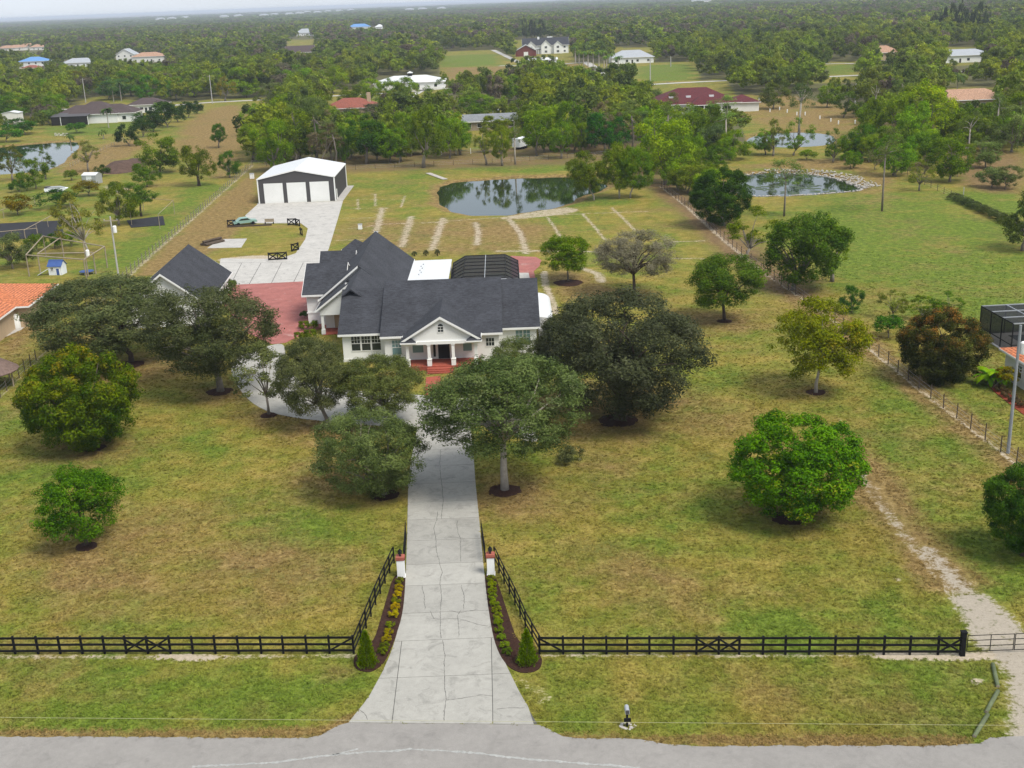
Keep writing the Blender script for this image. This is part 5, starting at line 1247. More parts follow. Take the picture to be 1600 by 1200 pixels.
# right neighbour
ex, ey = P(1565, 546, 3)[:2]
rh = thing('neighbor_house', 'house with red orange tile roof at the right picture edge', 'house', (float(ex), float(ey), 0), R_(3))
hip(rh, .4, 16, -13, -.2, 2.9, 5.3, .5, M_stucco, M_orange)
for y_ in (-3.5, -8): window(rh, .4, y_, 1.6, 1.0, 1.3, '-x', 2, 2)
pc = thing('pool_cage', 'black framed screen cage by the right picture edge', 'pool cage', (G(1530, 523)[0] + .4, G(1530, 523)[1] - 8.1, 0), R_(3))
mb = MB(); z1, z2 = 3.5, 4.4; nx, ny = 4, 3; dx, dy = 3.0, 2.7
for i in range(nx + 1):
    for y_ in (0, ny * dy): MB().bar((i * dx, y_, -.05), (i * dx, y_, z1), .1, .1).build('post', M_black, pc)
    MB().bar((i * dx, 0, z1), (i * dx, ny * dy, z1), .08, .12).build('beam', M_galv if i % 2 else M_black, pc)
for j in range(ny + 1):
    if 0 < j < ny: MB().bar((0, j * dy, -.05), (0, j * dy, z1), .1, .1).build('post', M_black, pc)
    MB().bar((0, j * dy, z1 + .01), (nx * dx, j * dy, z1 + .01), .08, .12).build('beam', M_galv, pc)
for z in (1.0,):
    MB().bar((0, 0, z), (0, ny * dy, z), .06, .08).build('rail', M_black, pc); MB().bar((0, 0, z), (nx * dx, 0, z), .06, .08).build('rail', M_black, pc)
for j in range(ny): MB().add([(0, j * dy + .05, .05), (0, j * dy + dy - .05, .05), (0, j * dy + dy - .05, z1 - .05), (0, j * dy + .05, z1 - .05)], [(0, 1, 2, 3)]).build('screen_panel', M_screen, pc)
for i in range(nx):
    for y_ in (0, ny * dy): MB().add([(i * dx + .05, y_, .05), (i * dx + dx - .05, y_, .05), (i * dx + dx - .05, y_, z1 - .05), (i * dx + .05, y_, z1 - .05)], [(0, 1, 2, 3)]).build('screen_panel', M_screen, pc)
    for j in range(ny): MB().add([(i * dx + .05, j * dy + .05, z1 - .02), (i * dx + dx - .05, j * dy + .05, z1 - .02), (i * dx + dx - .05, j * dy + dy - .05, z1 - .02), (i * dx + .05, j * dy + dy - .05, z1 - .02)], [(0, 1, 2, 3)]).build('screen_panel', M_screen, pc)
MB().box(-.3, nx * dx, -.3, ny * dy + .3, -.1, .06).build('pool_deck', M_apron, pc); MB().box(3, 9, 2, 7, -.1, .07).build('pool', MATS['water'], pc)
sheet('red_mulch_bed', [(1538, 600), (1550, 597), (1600, 632), (1660, 660), (1660, 690), (1600, 650)], M_redm, .06, 'red mulch bed along the wall at the right picture edge', 'mulch', 1)

# ------------------------------------------------------------------ houses farther back
def back_house(px, py, w, d, eave, ridge, kind, wm, rm, label, name='house', rz=0.0, oh=.6, wins=4, cat='house', two=False, group=None, extra=None):
    x, y_ = G(px, py); r = thing(name, label, cat, (x, y_, 0), R_(rz), group)
    (hip if kind == 'hip' else gable)(r, -w / 2, w / 2, 0, d, eave, ridge, **({} if kind == 'hip' else {'axis_': kind}), oh=oh, wm=wm, rm=rm)
    for fl in range(2 if two else 1):
        for k in range(wins):
            window(r, -w / 2 + w * (k + .5) / wins, 0, 1.6 + fl * 3.0, min(1.4, w / wins * .5), 1.3, '-y', 1, 1)
    door(r, 0, 0, 0, 1.0, 2.1, '-y', M_dark) if wins % 2 == 0 and wins else None
    if extra: extra(r)
    return r
def cage_front(r):
    for k in range(5): MB().box(-15 + k * 3.5, -14.8 + k * 3.5, -6.2, -6, -.05, 3.2).build('cage_post', M_white if k % 3 == 1 else M_black, r)
    for k in range(4): MB().box(-14.8 + k * 3.5, -11.5 + k * 3.5, -6.12, -6.08, .1, 3.2).build('screen_panel', M_dark, r)
    MB().extr([(-6.3, 3.2), (0, 4.1), (0, 4.2), (-6.3, 3.3)], lambda u, v, z: (u, v, z), -15.2, -.8).build('cage_roof', M_char, r)
    hip(r, -10, 9, -2, 13, 3.4, 7.8, .6, M_white, M_brown)
back_house(150, 192, 30, 12, 3.3, 6.6, 'hip', M_white, M_brown, 'long brown roofed house with dark screened porch above the left pond', extra=cage_front)
back_house(229, 176, 15, 10, 3.2, 5.8, 'hip', M_white, M_brown, 'brown roofed white garage wing right of the screened porch')
back_house(548, 184, 20, 14, 3.4, 6.8, 'hip', M_tanw, M_red, 'red tile roofed house behind the workshop with a tan chimney', extra=lambda r: MB().box(6.0, 7.3, 5, 6.3, 3, 8.6).build('chimney', M_tanw, r))
back_house(766, 203, 17, 9, 3.0, 4.6, 'x', M_wood, M_grey, 'long grey roofed stable behind the pond trees', 'stable', wins=5, cat='stable', rz=3)
def wine_extra(r):
    for x in (-9, -3, 5): MB().box(x, x + 1.6, 3.5, 4.5, 5.2, 5.9).build('roof_vent', M_wmetal, r)
    for x in (-1.5, 2, 5.5): MB().box(x, x + .4, -3.3, -2.9, 0, 3.1).build('porch_column', M_white, r)
    hip(r, -2, 6, -3, 4, 3.1, 6.0, .6, M_dark, M_wine)
    hip(r, 12, 22, 2, 12, 3.0, 5.5, .6, M_stucco, M_wine)
back_house(1088, 178, 30, 20, 3.3, 8.2, 'hip', M_stucco, M_wine, 'wine red tile roofed house among trees right of centre', extra=wine_extra)
back_house(1520, 172, 26, 14, 3.2, 6.3, 'hip', M_tanw, M_tan, 'tan tile roofed house in the woods at the right')
def cup(r): MB().box(-1, 1, 8, 10, 5.5, 7.4).build('cupola', M_white, r); hip(r, -1, 1, 8, 10, 7.3, 8.2, .3, M_white, M_wmetal)
back_house(640, 140, 34, 18, 3.2, 6.2, 'hip', M_white, M_wmetal, 'white roofed house with cupola behind the bright trees', extra=cup)
def mansion(r):
    for x, w, hgt in ((-11, 6, 9.2), (0, 7, 9.8), (9, 6, 9.0)):
        gable(r, x - w / 2, x + w / 2, -2.5, 9, 6.4, hgt, 'y', .4, M_white, M_roof)
        for z in (1.7, 4.8): window(r, x, -2.5, z, 1.8, 1.5, '-y', 2, 1, grid='full')
    MB().box(-6, -4.4, 6, 7.6, 8, 12.2).build('chimney', M_white, r); MB().box(1.5, 5.5, 8, 11, 9, 12).build('dormer', M_white, r)
    MB().box(-7.5, -3.8, -2, 0, 3.2, 3.5).build('porch_roof', M_roof, r)
    for x in (-7.3, -5.6, -3.9): MB().box(x - .2, x + .2, -1.9, -1.5, 0, 3.2).build('porch_column', M_white, r)
back_house(853, 84, 34, 15, 6.3, 11.2, 'x', M_white, M_roof, 'large white mansion with steep charcoal roofs in the far field', wins=6, two=True, extra=mansion)
back_house(822, 88, 15, 11, 4.0, 8.0, 'y', M_redb, M_grey, 'small red barn left of the white mansion', 'barn', wins=0, cat='barn', extra=lambda r: door(r, 0, 0, 0, 3, 3, '-y', M_white))
back_house(848, 101, 18, 8, 3, 3.9, 'x', M_white, M_wmetal, 'low white shed below the white mansion', 'shed', wins=2, cat='shed')
back_house(988, 99, 26, 15, 3.4, 7.6, 'hip', M_white, M_pgrey, 'pale grey roofed house behind the palm drive')
back_house(196, 96, 16, 16, 6.0, 10.5, 'y', M_stucco, M_pgrey, 'pale two storey house left of the orange roof far off', wins=3, two=True)
back_house(231, 97, 27, 15, 4.5, 8.0, 'hip', M_stucco, M_tan, 'wide house with orange tile roof far off at the left')
back_house(52, 108, 22, 15, 6.0, 9.4, 'hip', M_white, M_blue, 'white two storey house with blue grey roof at the far left', two=True)
back_house(122, 105, 26, 14, 3.4, 7.0, 'hip', M_white, M_pgrey, 'low white house with blue grey roof far off', wins=5)
back_house(48, 113, 14, 10, 3.0, 5.2, 'hip', M_tanw, M_red, 'small red roofed house before the blue grey roof')
back_house(468, 88, 24, 14, 3.6, 8.4, 'x', M_stucco, M_brown, 'brown roofed house tucked in the woods left of the white roof')
back_house(476, 56, 24, 14, 4, 10, 'hip', M_white, M_pgrey, 'white house far off in the woods, left of the blue roof')
back_house(561, 47, 36, 18, 5, 10, 'hip', M_white, M_blue, 'house with bright blue roof far off in the woods')
back_house(593, 47, 14, 12, 5, 9, 'hip', M_white, M_wmetal, 'tiny white roofed house right of the blue roof')
back_house(1383, 101, 16, 12, 6, 9.5, 'hip', M_tanw, M_tan, 'two storey orange tan house in the right woods', two=True)
back_house(1500, 98, 34, 14, 3.5, 6.5, 'hip', M_white, M_pgrey, 'white house half hidden in the right woods')
for i, (x, y_) in enumerate(((10, 80), (24, 79), (42, 76), (60, 78), (66, 72), (90, 70), (104, 68), (128, 66), (160, 64))):
    back_house(x, y_, 22, 14, 3.6, 7, 'hip', M_stucco, M_tan if i < 5 else M_pgrey, 'tan roofed house in the distant housing row' if i < 5 else 'white roofed house in the distant housing row', group='distant housing row at the left', wins=2)
FARH = [(412, 28), (428, 27), (452, 26), (468, 24), (480, 22), (496, 23), (512, 21), (530, 20), (548, 19), (640, 19), (660, 18), (690, 17), (250, 34), (268, 33), (1090, 6), (1102, 7), (1350, 10), (1362, 9), (1420, 4), (1440, 5), (1450, 3), (1470, 4), (1490, 3), (290, 31), (350, 30), (372, 29)]
for x, y_ in FARH:
    x2, y2 = G(x, y_)
    r = thing('house', 'pale distant house, a speck before the horizon ' + ('far left' if x < 400 else 'above the brown roof in the woods' if x < 600 else 'right of the blue roof' if x < 900 else 'at the top right'), 'house', (x2, y2, 0), 0, 'pale specks of distant houses')
    MB().box(-20, 20, 0, 20, 0, 13).build('wall', M_white, r); hip(r, -20, 20, 0, 20, 13, 18, 1, M_white, M_pgrey, wall=False, fascia=False)
# ================================================================== FENCES, GATE, STREET SIDE
def lerp2(a, b, t_): return (a[0] + (b[0] - a[0]) * t_, a[1] + (b[1] - a[1]) * t_)
def rail_fence(label, ends, posts, xb=(), h=1.32, name='fence', pw=.13, brace=(), rails=(.28, .74, 1.22), bw=.05, bh=.15, stepz=None):
    """black board fence; posts is a list of parameters 0..1 along ends (world), xb the bays with crossed boards"""
    a, b = ends; r = thing(name, label, 'fence', (*lerp2(a, b, .5), 0)); c = lerp2(a, b, .5)
    pts = [tuple(np.array(lerp2(a, b, q)) - np.array(c)) for q in posts]; g = random.Random(len(posts))
    d = np.array([b[0] - a[0], b[1] - a[1]]); d /= np.linalg.norm(d); nrm = np.array([d[1], -d[0]])
    for p in pts:
        hh = h + g.uniform(-.02, .03); MB().bar((p[0], p[1], -.2), (p[0] + g.uniform(-.015, .015), p[1], hh), pw, pw).build('post', M_black, r)
    for i in range(len(pts) - 1):
        p, q = np.array(pts[i]) + nrm * (pw / 2 + bw / 2 + .003), np.array(pts[i + 1]) + nrm * (pw / 2 + bw / 2 + .003)
        for z in rails:
            e = g.uniform(-.012, .012)
            MB().bar((*(p + d * .004), z + e), (*(q - d * .004), z + g.uniform(-.012, .012)), bw, bh).build('rail', M_black, r)
        if i in xb:
            o1 = nrm * (bw + .004)
            MB().bar((*(p + o1), rails[0]), (*(q + o1), rails[-1]), bw, .11).build('brace', M_black, r)
            MB().bar((*(p + o1 * 2), rails[-1]), (*(q + o1 * 2), rails[0]), bw, .11).build('brace', M_black, r)
        if i in brace:
            o1 = nrm * (bw + .004); lo, hi = (rails[0], rails[-1]) if brace[i] > 0 else (rails[-1], rails[0])
            MB().bar((*(p + o1), lo), (*(q + o1), hi), bw, .11).build('brace', M_black, r)
    return r
# left run: pixels of the post feet
fl0, fl1 = G(-13, 1022), G(556, 1021)
npx = [-45, -10, 25.5, 62, 97, 132, 167, 201, 235, 270, 305, 340, 376, 411, 445, 481, 516, 553]
pr = [(q + 45) / 598 for q in npx]
rail_fence('black board fence with crossed boards left of the driveway', (G(-45, 1022), G(553, 1021)), pr, xb=(7, 8), brace={16: 1})
rx = [843, 881, 913, 950, 983, 1018, 1056, 1092, 1127, 1159, 1196, 1231, 1268, 1308, 1343, 1383, 1423, 1466, 1500]
rail_fence('black board fence with crossed boards right of the driveway', (G(843, 1022), G(1500, 1023)), [(q - 843) / 657 for q in rx], xb=(7, 8, 17), brace={0: -1})
ep = thing('gate_post', 'stout black post where the right fence meets the field gate', 'post', (*G(1503, 1024), 0)); MB().box(-.15, .15, -.15, .15, -.2, 1.62).build('shaft', M_black, ep); MB().box(-.18, .18, -.18, .18, 1.62, 1.70).build('cap', M_black, ep)
# curved returns beside the planting beds
for lab, ln, sg in (('black fence run climbing beside the left planting bed', [(556, 1021), (571, 985), (586, 948), (598, 920), (608, 898), (616, 880)], 1), ('black fence run climbing beside the right planting bed', [(843, 1022), (822, 985), (806, 948), (792, 920), (781, 898), (773, 880)], -1)):
    pts = [G(*p) for p in ln]
    # resample at even distances
    L = [0]
    for i in range(len(pts) - 1): L.append(L[-1] + math.dist(pts[i], pts[i + 1]))
    n = 8; q = []
    for k in range(n + 1):
        s = L[-1] * k / n
        for i in range(len(pts) - 1):
            if L[i] <= s <= L[i + 1] + 1e-6: q.append(lerp2(pts[i], pts[i + 1], (s - L[i]) / (L[i + 1] - L[i]))); break
    r = thing('fence', lab, 'fence', (*q[4], 0)); c = np.array(q[4])
    for k, p in enumerate(q):
        x, y_ = np.array(p) - c
        if k: MB().bar((x, y_, -.2), (x, y_, 1.35), .105, .105).build('post', M_black, r)
        if k < n:
            x2, y2 = np.array(q[k + 1]) - c; o_ = -sg * .08
            for z in (.28, .74, 1.22): MB().bar((x + o_, y_ + .01, z), (x2 + o_, y2 - .01, z), .045, .125).build('rail', M_black, r)
# field gate
gt = thing('field_gate', 'thin black tube gate across the gravel track', 'gate', (*G(1508, 1022), 0))
def tubegate(x0, w):
    for z in (.18, .55, .95, 1.3): MB().bar((x0, 0, z), (x0 + w, 0, z), .035, .035).build('tube_rail', M_black, gt)
    for k in range(3): MB().bar((x0 + w * k / 2, 0, .16), (x0 + w * k / 2, 0, 1.32), .04, .04).build('tube_stile', M_black, gt)
tubegate(.08, 2.9); tubegate(3.06, 2.9)
# gate pillars, lanterns, gate leaves
M_cap = mat('red_brick_cap', (.33, .10, .07), .85, .25, 5, 20)
for px_, py_, lab, sg in ((627, 901, 'left', -1), (767, 897, 'right', 1)):
    x, y_ = G(px_, py_); x += .02
    p = thing('gate_pillar', f'white gate pillar with red brick cap on the {lab} side of the driveway', 'pillar', (x, y_, 0))
    MB().box(-.27, .27, -.27, .27, -.1, 1.42).build('shaft', M_white, p); MB().box(-.31, .31, -.31, .31, 0, .09).build('plinth', M_white, p)
    for k in range(3): MB().box(-.31 - .02 * (k == 1), .31 + .02 * (k == 1), -.31 - .02 * (k == 1), .31 + .02 * (k == 1), 1.425 + k * .085, 1.505 + k * .085).build('brick_course', M_cap, p)
    l = thing('lantern', f'black lantern on top of the {lab} gate pillar', 'lantern', (x, y_, 1.68))
    MB().lathe([(.09, 0), (.09, .03), (.03, .06), (.03, .12)], (0, 0, 0), 8).build('foot', M_black, l)
    MB().lathe([(.07, .12), (.12, .16), (.13, .38), (.12, .40)], (0, 0, 0), 6).build('glass', M_glass, l)
    for k in range(6): MB().bar((.13 * math.cos(k * 1.047), .13 * math.sin(k * 1.047), .14), (.14 * math.cos(k * 1.047), .14 * math.sin(k * 1.047), .40), .018, .018).build('bar', M_black, l)
    MB().lathe([(.17, .40), (.08, .50), (.02, .58)], (0, 0, 0), 8).build('hood', M_black, l)
    ga, gb_ = (G(632, 886), G(635, 840)) if sg < 0 else (G(759, 880), G(752.5, 838))
    q = thing('gate_leaf', f'black iron gate leaf swung open on the {lab} side of the driveway', 'gate', (*ga, 0)); v_ = np.array(gb_) - np.array(ga)
    for z in (.15, .8, 1.35): MB().bar((0, 0, z), (*v_, z), .05, .06).build('gate_rail', M_black, q)
    for k in range(13): MB().bar((*(v_ * k / 12), .1), (*(v_ * k / 12), 1.5 - .15 * math.sin(math.pi * k / 12)), .03, .03).build('picket', M_black, q)
# planting beds
def ZB(x, y_): return (520 + x / 3.531, 800 + y_ / 3.531)
bedL = [(335, 352), (392, 345), (400, 300), (412, 200), (402, 380), (388, 560), (348, 690), (292, 830), (215, 888), (150, 882), (112, 850), (120, 788), (225, 725), (262, 600), (300, 470)]
bedR = [(836, 340), (832, 200), (846, 300), (892, 340), (930, 450), (978, 600), (1022, 725), (1155, 788), (1153, 862), (1090, 892), (1010, 885), (940, 830), (890, 720), (862, 560), (846, 440)]
def bed(px, lab):
    pts = smooth_poly([G(*ZB(*p)) for p in px], 2); n = len(pts); cx = sum(p[0] for p in pts) / n; cy = sum(p[1] for p in pts) / n; mb = MB()
    o = mb.prism(pts, -.1, .055).build('mulch_bed', M_mulch); tag(o, lab, 'mulch', kind='structure')
bed(bedL[:3] + bedL[4:], 'dark mulch bed along the left side of the driveway'); bed([bedR[0]] + bedR[3:], 'dark mulch bed along the right side of the driveway')
LS = [(370, 387, 's'), (365, 427, 'y'), (355, 464, 'y'), (350, 500, 's'), (345, 530, 'y'), (340, 572, 'Y'), (318, 634, 's'), (307, 674, 'y'), (297, 709, 'y'), (288, 749, 's'), (275, 778, 's')]
RS = [(873, 376), (880, 409), (880, 441), (883, 476), (892, 512), (905, 547), (912, 584), (914, 619), (921, 657), (931, 701), (949, 744), (963, 781)]
SM = PROTO['small']
def small_shrub(x, y_, r, lf, tint, label, group):
    root = thing('shrub', label, 'shrub', (x, y_, .04), rnd.uniform(0, 6), group); me = SM[rnd.randrange(2)][0]
    c = put('foliage', me, root, (0, 0, r * .62), 0, (r, r, r * .8)); c.color = (*tint, 1)
    if not me.materials: me.materials.append(LEAF[lf])
    c.material_slots[0].link = 'OBJECT'; c.material_slots[0].material = LEAF[lf]
    MB().tube([(0, 0, -.06), (.01, 0, r * .6)], [.025, .015], 5).build('stem', M_darkbark, root)
ordn = ['first', 'second', 'third', 'fourth', 'fifth', 'sixth', 'seventh', 'eighth', 'ninth', 'tenth', 'eleventh', 'twelfth']
for i, (x, y_, k) in enumerate(LS):
    gx_, gy_ = G(*ZB(x, y_ + 8))
    small_shrub(gx_, gy_, .38 if k == 'Y' else .33, 'yellow' if k in 'yY' else 'shrub', (1, 1, 1), f"{'yellow' if k in 'yY' else 'yellow green'} low shrub, {ordn[i]} from the left gate pillar", 'shrubs in the left bed')
for i, (x, y_) in enumerate(RS):
    gx_, gy_ = G(*ZB(x, y_ + 8)); q = i / 11
    small_shrub(gx_, gy_, .33, 'shrub', (1.15 - .45 * q, 1.1 - .2 * q, 1.0), f'{"yellow green" if i < 6 else "green"} low shrub, {ordn[i]} from the right gate pillar', 'shrubs in the right bed')
def cypress(px, py, h, r, lab):
    x, y_ = G(px, py); g = np.random.default_rng(int(px)); n = 3400
    z = g.random(n) ** 1.25; a = g.uniform(0, 6.283, n); rr = r * ((1 - z) ** .72) * g.uniform(.35, 1.05, n) * (1 + .15 * np.sin(a * 5 + z * 9))
    pos = np.stack([rr * np.cos(a), rr * np.sin(a), .05 + z * h], 1)
    d = unit(np.stack([np.cos(a) * .6, np.sin(a) * .6, np.full(n, 1.0)], 1) + g.normal(size=(n, 3)) * .25); s_ = unit(np.cross(d, g.normal(size=(n, 3))))
    L = g.uniform(.10, .24, n)[:, None]; vs = np.stack([pos, pos + d * L * .5 + s_ * L * .16, pos + d * L, pos + d * L * .5 - s_ * L * .16], 1).reshape(-1, 3)
    me = bpy.data.meshes.new('cypress_foliage'); me.from_pydata(vs.tolist(), [], [(4 * i, 4 * i + 1, 4 * i + 2, 4 * i + 3) for i in range(n)])
    at = me.attributes.new('tone', 'FLOAT', 'POINT'); at.data.foreach_set('value', np.repeat(np.clip(.5 + .3 * g.normal(size=n), 0, 1), 4).astype(np.float32))
    me.materials.append(LEAF['shrub']); root = thing('cypress', lab, 'cypress', (x, y_, .04)); c = put('foliage', me, root); c.color = (.75, .95, .8, 1)
    MB().tube([(0, 0, -.1), (0, 0, h * .7)], [.06, .02], 6).build('trunk', M_darkbark, root)
cypress(574, 1041, 2.35, .62, 'bushy cone cypress at the end of the left planting bed'); cypress(824, 1038, 2.3, .62, 'bushy cone cypress at the end of the right planting bed')
# mailbox
mbx = thing('mailbox', 'grey mailbox on a black post in the verge', 'mailbox', (*G(980, 1135), 0))
MB().box(-.06, .06, -.06, .06, -.2, .95).build('post', M_black, mbx)
sec = [(-.13, .0), (.13, .0), (.13, .17)] + [(.13 * math.cos(a), .17 + .13 * math.sin(a)) for a in np.linspace(.3, math.pi - .3, 6)] + [(-.13, .17)]
MB().extr(sec, lambda u, v, z: (v, u, .95 + z), -.22, .33).build('box', M_galv, mbx); MB().box(-.10, .10, -.235, -.222, .98, 1.2).build('door', M_char, mbx); MB().box(.135, .15, -.02, .02, 1.0, 1.28).build('flag', M_black, mbx); MB().box(-.2, .2, -.2, -.1, .42, .64).build('newspaper_tube', M_black, mbx)
g = random.Random(12)
M_stone = mat('pale_stone', (.42, .39, .35), .9, .3, 3, 14, .2, 0, .3)
def stone(root, x, y_, z, r, m=None, name='stone', seed=0):
    gg = np.random.default_rng(seed); mb = MB(); n = 7; q = []
    prof = [(.0, 0), (.85, .0), (1, .35), (.75, .75), (.0, .9)]
    vs = []
    for rr, zz in prof[1:4]:
        for j in range(n): a = j * 6.283 / n; k = gg.uniform(.78, 1.15); vs.append((x + rr * r * k * math.cos(a), y_ + rr * r * k * math.sin(a), z + zz * r * .8))
    fs = [tuple(range(n - 1, -1, -1)), tuple(range(2 * n, 3 * n))] + [(l * n + j, l * n + (j + 1) % n, (l + 1) * n + (j + 1) % n, (l + 1) * n + j) for l in range(2) for j in range(n)]
    return vs, fs
for k in range(14):
    a = k * .449; rr = g.uniform(.25, .42); MB().add(*stone(None, rr * 1.3 * math.cos(a), rr * .8 * math.sin(a), -.02, g.uniform(.08, .15), None, 'stone', k)).build('base_stone', M_stone, mbx)
# green logs
M_glog = mat('green_treated_wood', (.13, .155, .085), .9, .3, 2, 12, .1, 0, .5)
for i, (a, b) in enumerate((((1551, 1040), (1559, 1075)), ((1559, 1082), (1541, 1115)), ((1543, 1119), (1522, 1153)))):
    p, q = np.array((*G(*a), .11)), np.array((*G(*b), .11)); c = (p + q) / 2; lg = thing('log', ['green treated log by the gravel track, the one next to the field gate', 'middle one of the three green logs by the gravel track', 'green treated log by the gravel track, the one next to the street'][i], 'log', (c[0], c[1], 0))
    c[2] = 0; MB().tube([p - c, (p + q) / 2 - c, q - c], [.125, .13, .12], 10).build('bark', M_glog, lg, True)
    MB().tube([q - c, q - c + (q - p) / np.linalg.norm(q - p) * .015], .1, 10).build('end_grain', M_wood, lg)
# overhead cable along the street
cp = thing('street_cable', 'thin pale overhead cable along the street', 'cable', (0, 62, 0))
M_cable = mat('pale_cable', (.42, .40, .24), .6, .05)
za = 6.5; pts = []
for x_ in np.linspace(-180, 1780, 40):
    y_ = 1121 + (x_ / 1600) * 12.5
    v_ = P(x_, y_, za); pts.append((v_[0], v_[1] - 62, za))
MB().tube(pts, .008, 5).build('cable', M_cable, cp)
for e, nm in ((pts[0], 'a'), (pts[-1], 'b')):
    pl = thing('utility_pole', 'street cable pole just outside the ' + ('left' if nm == 'a' else 'right') + ' picture edge', 'pole', (e[0], e[1] + 62, 0)); MB().tube([(0, 0, -.3), (0, 0, 7.4)], [.14, .11], 8).build('shaft', M_wood, pl)

# ------------------------------------------------------------------ wire fences
def wire_fence(label, px, sp, h=1.5, m=None, wires=(.35, .75, 1.15), pr_=.055, group=None):
    pts = [G(*p) for p in px]; q = []; carry = 0.0
    for i in range(len(pts) - 1):
        L = math.dist(pts[i], pts[i + 1]); s = carry
        while s < L: q.append(lerp2(pts[i], pts[i + 1], s / L)); s += sp
        carry = s - L
    r = thing('wire_fence', label, 'fence', (*q[len(q) // 2], 0)); c = q[len(q) // 2]; gg = random.Random(len(q))
    me = MB().tube([(0, 0, -.2), (0, 0, h)], [pr_, pr_ * .9], 6).mesh('post', m or M_darkbark)
    for p in q: put('post', me, r, (p[0] - c[0], p[1] - c[1], 0), 0, (1, 1, gg.uniform(.9, 1.1))).rotation_euler = (gg.uniform(-.03, .03), gg.uniform(-.03, .03), 0)
    for z in wires:
        MB().tube([(p[0] - c[0], p[1] - c[1], z) for p in q], .008, 4).build('wire', M_galv, r)
wire_fence('post and wire fence along the right side of the property', FENCE_R, 3.0)
wire_fence('grey post fence along the left side of the property', FENCE_L[3:], 2.6, 1.55, M_bark, pr_=.075)
wire_fence('post and wire fence beside the thatched hut', FENCE_L[:3], 2.4)
wire_fence('thin wire fence along the trees behind the ponds', [(395, 258), (540, 266), (760, 256), (1000, 240)], 5.0, 1.3)
wire_fence('low wooden fence beside the left pond', [(0, 275), (60, 268), (110, 262), (150, 240), (193, 221)], 3.2, 1.2, M_wood, (.5, 1.0), .08)
wire_fence('pale fence of the paddock behind the pond', [(690, 242), (740, 240), (800, 236)], 4.0, 1.4, M_white, (.4, .9, 1.3), .09)
wire_fence('dark fence edging the right field', [(1600, 362), (1500, 315), (1400, 268), (1330, 240)], 4.0, 1.4)
# hedge at the right
hd = thing('hedge', 'clipped dark hedge at the far right field edge', 'hedge', (*G(1550, 338), 0)); c = np.array(G(1550, 338)); me = PROTO['bush'][0][0]
for k in range(16):
    p = np.array(lerp2(G(1492, 312), G(1608, 365), k / 15)) - c; o = put('foliage', me, hd, (p[0], p[1], .55), k * 1.7, (1.6, 1.3, .8)); o.color = (.7, .8, .6, 1); o.material_slots[0].link = 'OBJECT'; o.material_slots[0].material = LEAF['oak']
# ------------------------------------------------------------------ poles
def pole(px, py, top, label, m=None, r=.15, arm=True, xf=False, cap=0.0):
    h = rise(px, py, top) if top < py else top
    p = thing('utility_pole', label, 'pole', (*G(px, py), 0)); MB().tube([(0, 0, -.4), (0, 0, h)], [r, r * .7], 8).build('shaft', m or M_wood, p)
    if arm:
        MB().box(-1.1, 1.1, -.06, .06, h - .75, h - .6).build('crossarm', M_wood, p)
        for x_ in (-1, 0, 1): MB().lathe([(.05, h - .6), (.07, h - .5), (.03, h - .4)], (x_, 0, 0), 6).build('insulator', M_galv, p)
    if xf:
        MB().lathe([(.28, h - 2.6), (.3, h - 2.5), (.3, h - 1.6), (.2, h - 1.5)], (.45, 0, 0), 10).build('transformer', M_white, p); MB().box(.1, .25, -.05, .05, h - 2.2, h - 2.0).build('bracket', M_galv, p)
    return p
pole(186, 437, 338, 'grey utility pole with transformer in the left neighbour yard', M_conw, .16, True, True)
pole(1575, 708, 508, 'tall grey pole with white transformer box at the right fence', mat('weathered_pole', (.24, .255, .27), .8, .2), .17, False, True)
pole(134, 160, 122, 'pale pole behind the brown roofed house', M_conw, .22); pole(332, 162, 117, 'pale pole beside the back road at the left', M_conw, .22); pole(473, 128, 107, 'pole with cross arms in the left woods', M_conw, .25)
pole(1016, 128, 92, 'grey pole at the far lawn right of the palms', M_conw, .3); pole(1048, 104, 88, 'pale pole in front of the far woods', M_conw, .3); pole(1336, 162, 130, 'white pole in the tan field woods', M_conw, .22)
pole(138, 432, 376, 'timber pole with white box beside the pole frame', M_wood, .13, False, True)
pole(1505, 309, 292, 'thin post in the grass beyond the hedge', M_conw, .1, False)

# ------------------------------------------------------------------ things around the workshop and yard
def xrail(px, py, n, rz, label):
    r = thing('rail_section', label, 'rail', (*G(px, py), 0), R_(rz)); w = 1.5
    for k in range(n + 1): MB().bar((k * w, 0, -.1), (k * w, 0, 1.35), .16, .16).build('post', M_black, r)
    for k in range(n):
        for z in (.2, 1.2): MB().bar((k * w, -.09, z), (k * w + w, -.09, z), .05, .22).build('rail', M_black, r)
        MB().bar((k * w, -.15, .2), (k * w + w, -.15, 1.2), .05, .18).build('brace', M_black, r); MB().bar((k * w, -.21, 1.2), (k * w + w, -.21, .2), .05, .18).build('brace', M_black, r)
xrail(420, 407, 2, 4, 'black crossed rail section at the near corner of the grass island'); xrail(450, 352, 1, -2, 'black crossed rail section at the far corner of the grass island'); xrail(463, 352, 1, -55, 'black rail section turned along the yard bend'); xrail(470, 366, 1, -70, 'black rail section on the right side of the grass island'); xrail(456, 393, 1, 50, 'black rail section at the rounded island corner')
xrail(356, 354, 1, 0, 'black crate like rail section beside the pale green car')
bn = thing('bench', 'small grey bench on the concrete yard', 'bench', (*G(421, 350), 0)); MB().box(-.9, .9, -.25, .25, .42, .5).build('seat', M_wood, bn); MB().box(-.9, .9, .2, .26, .5, 1.0).build('backrest', M_wood, bn)
for x_ in (-.8, .8): MB().box(x_ - .06, x_ + .06, -.2, .2, 0, .42).build('leg', M_black, bn)
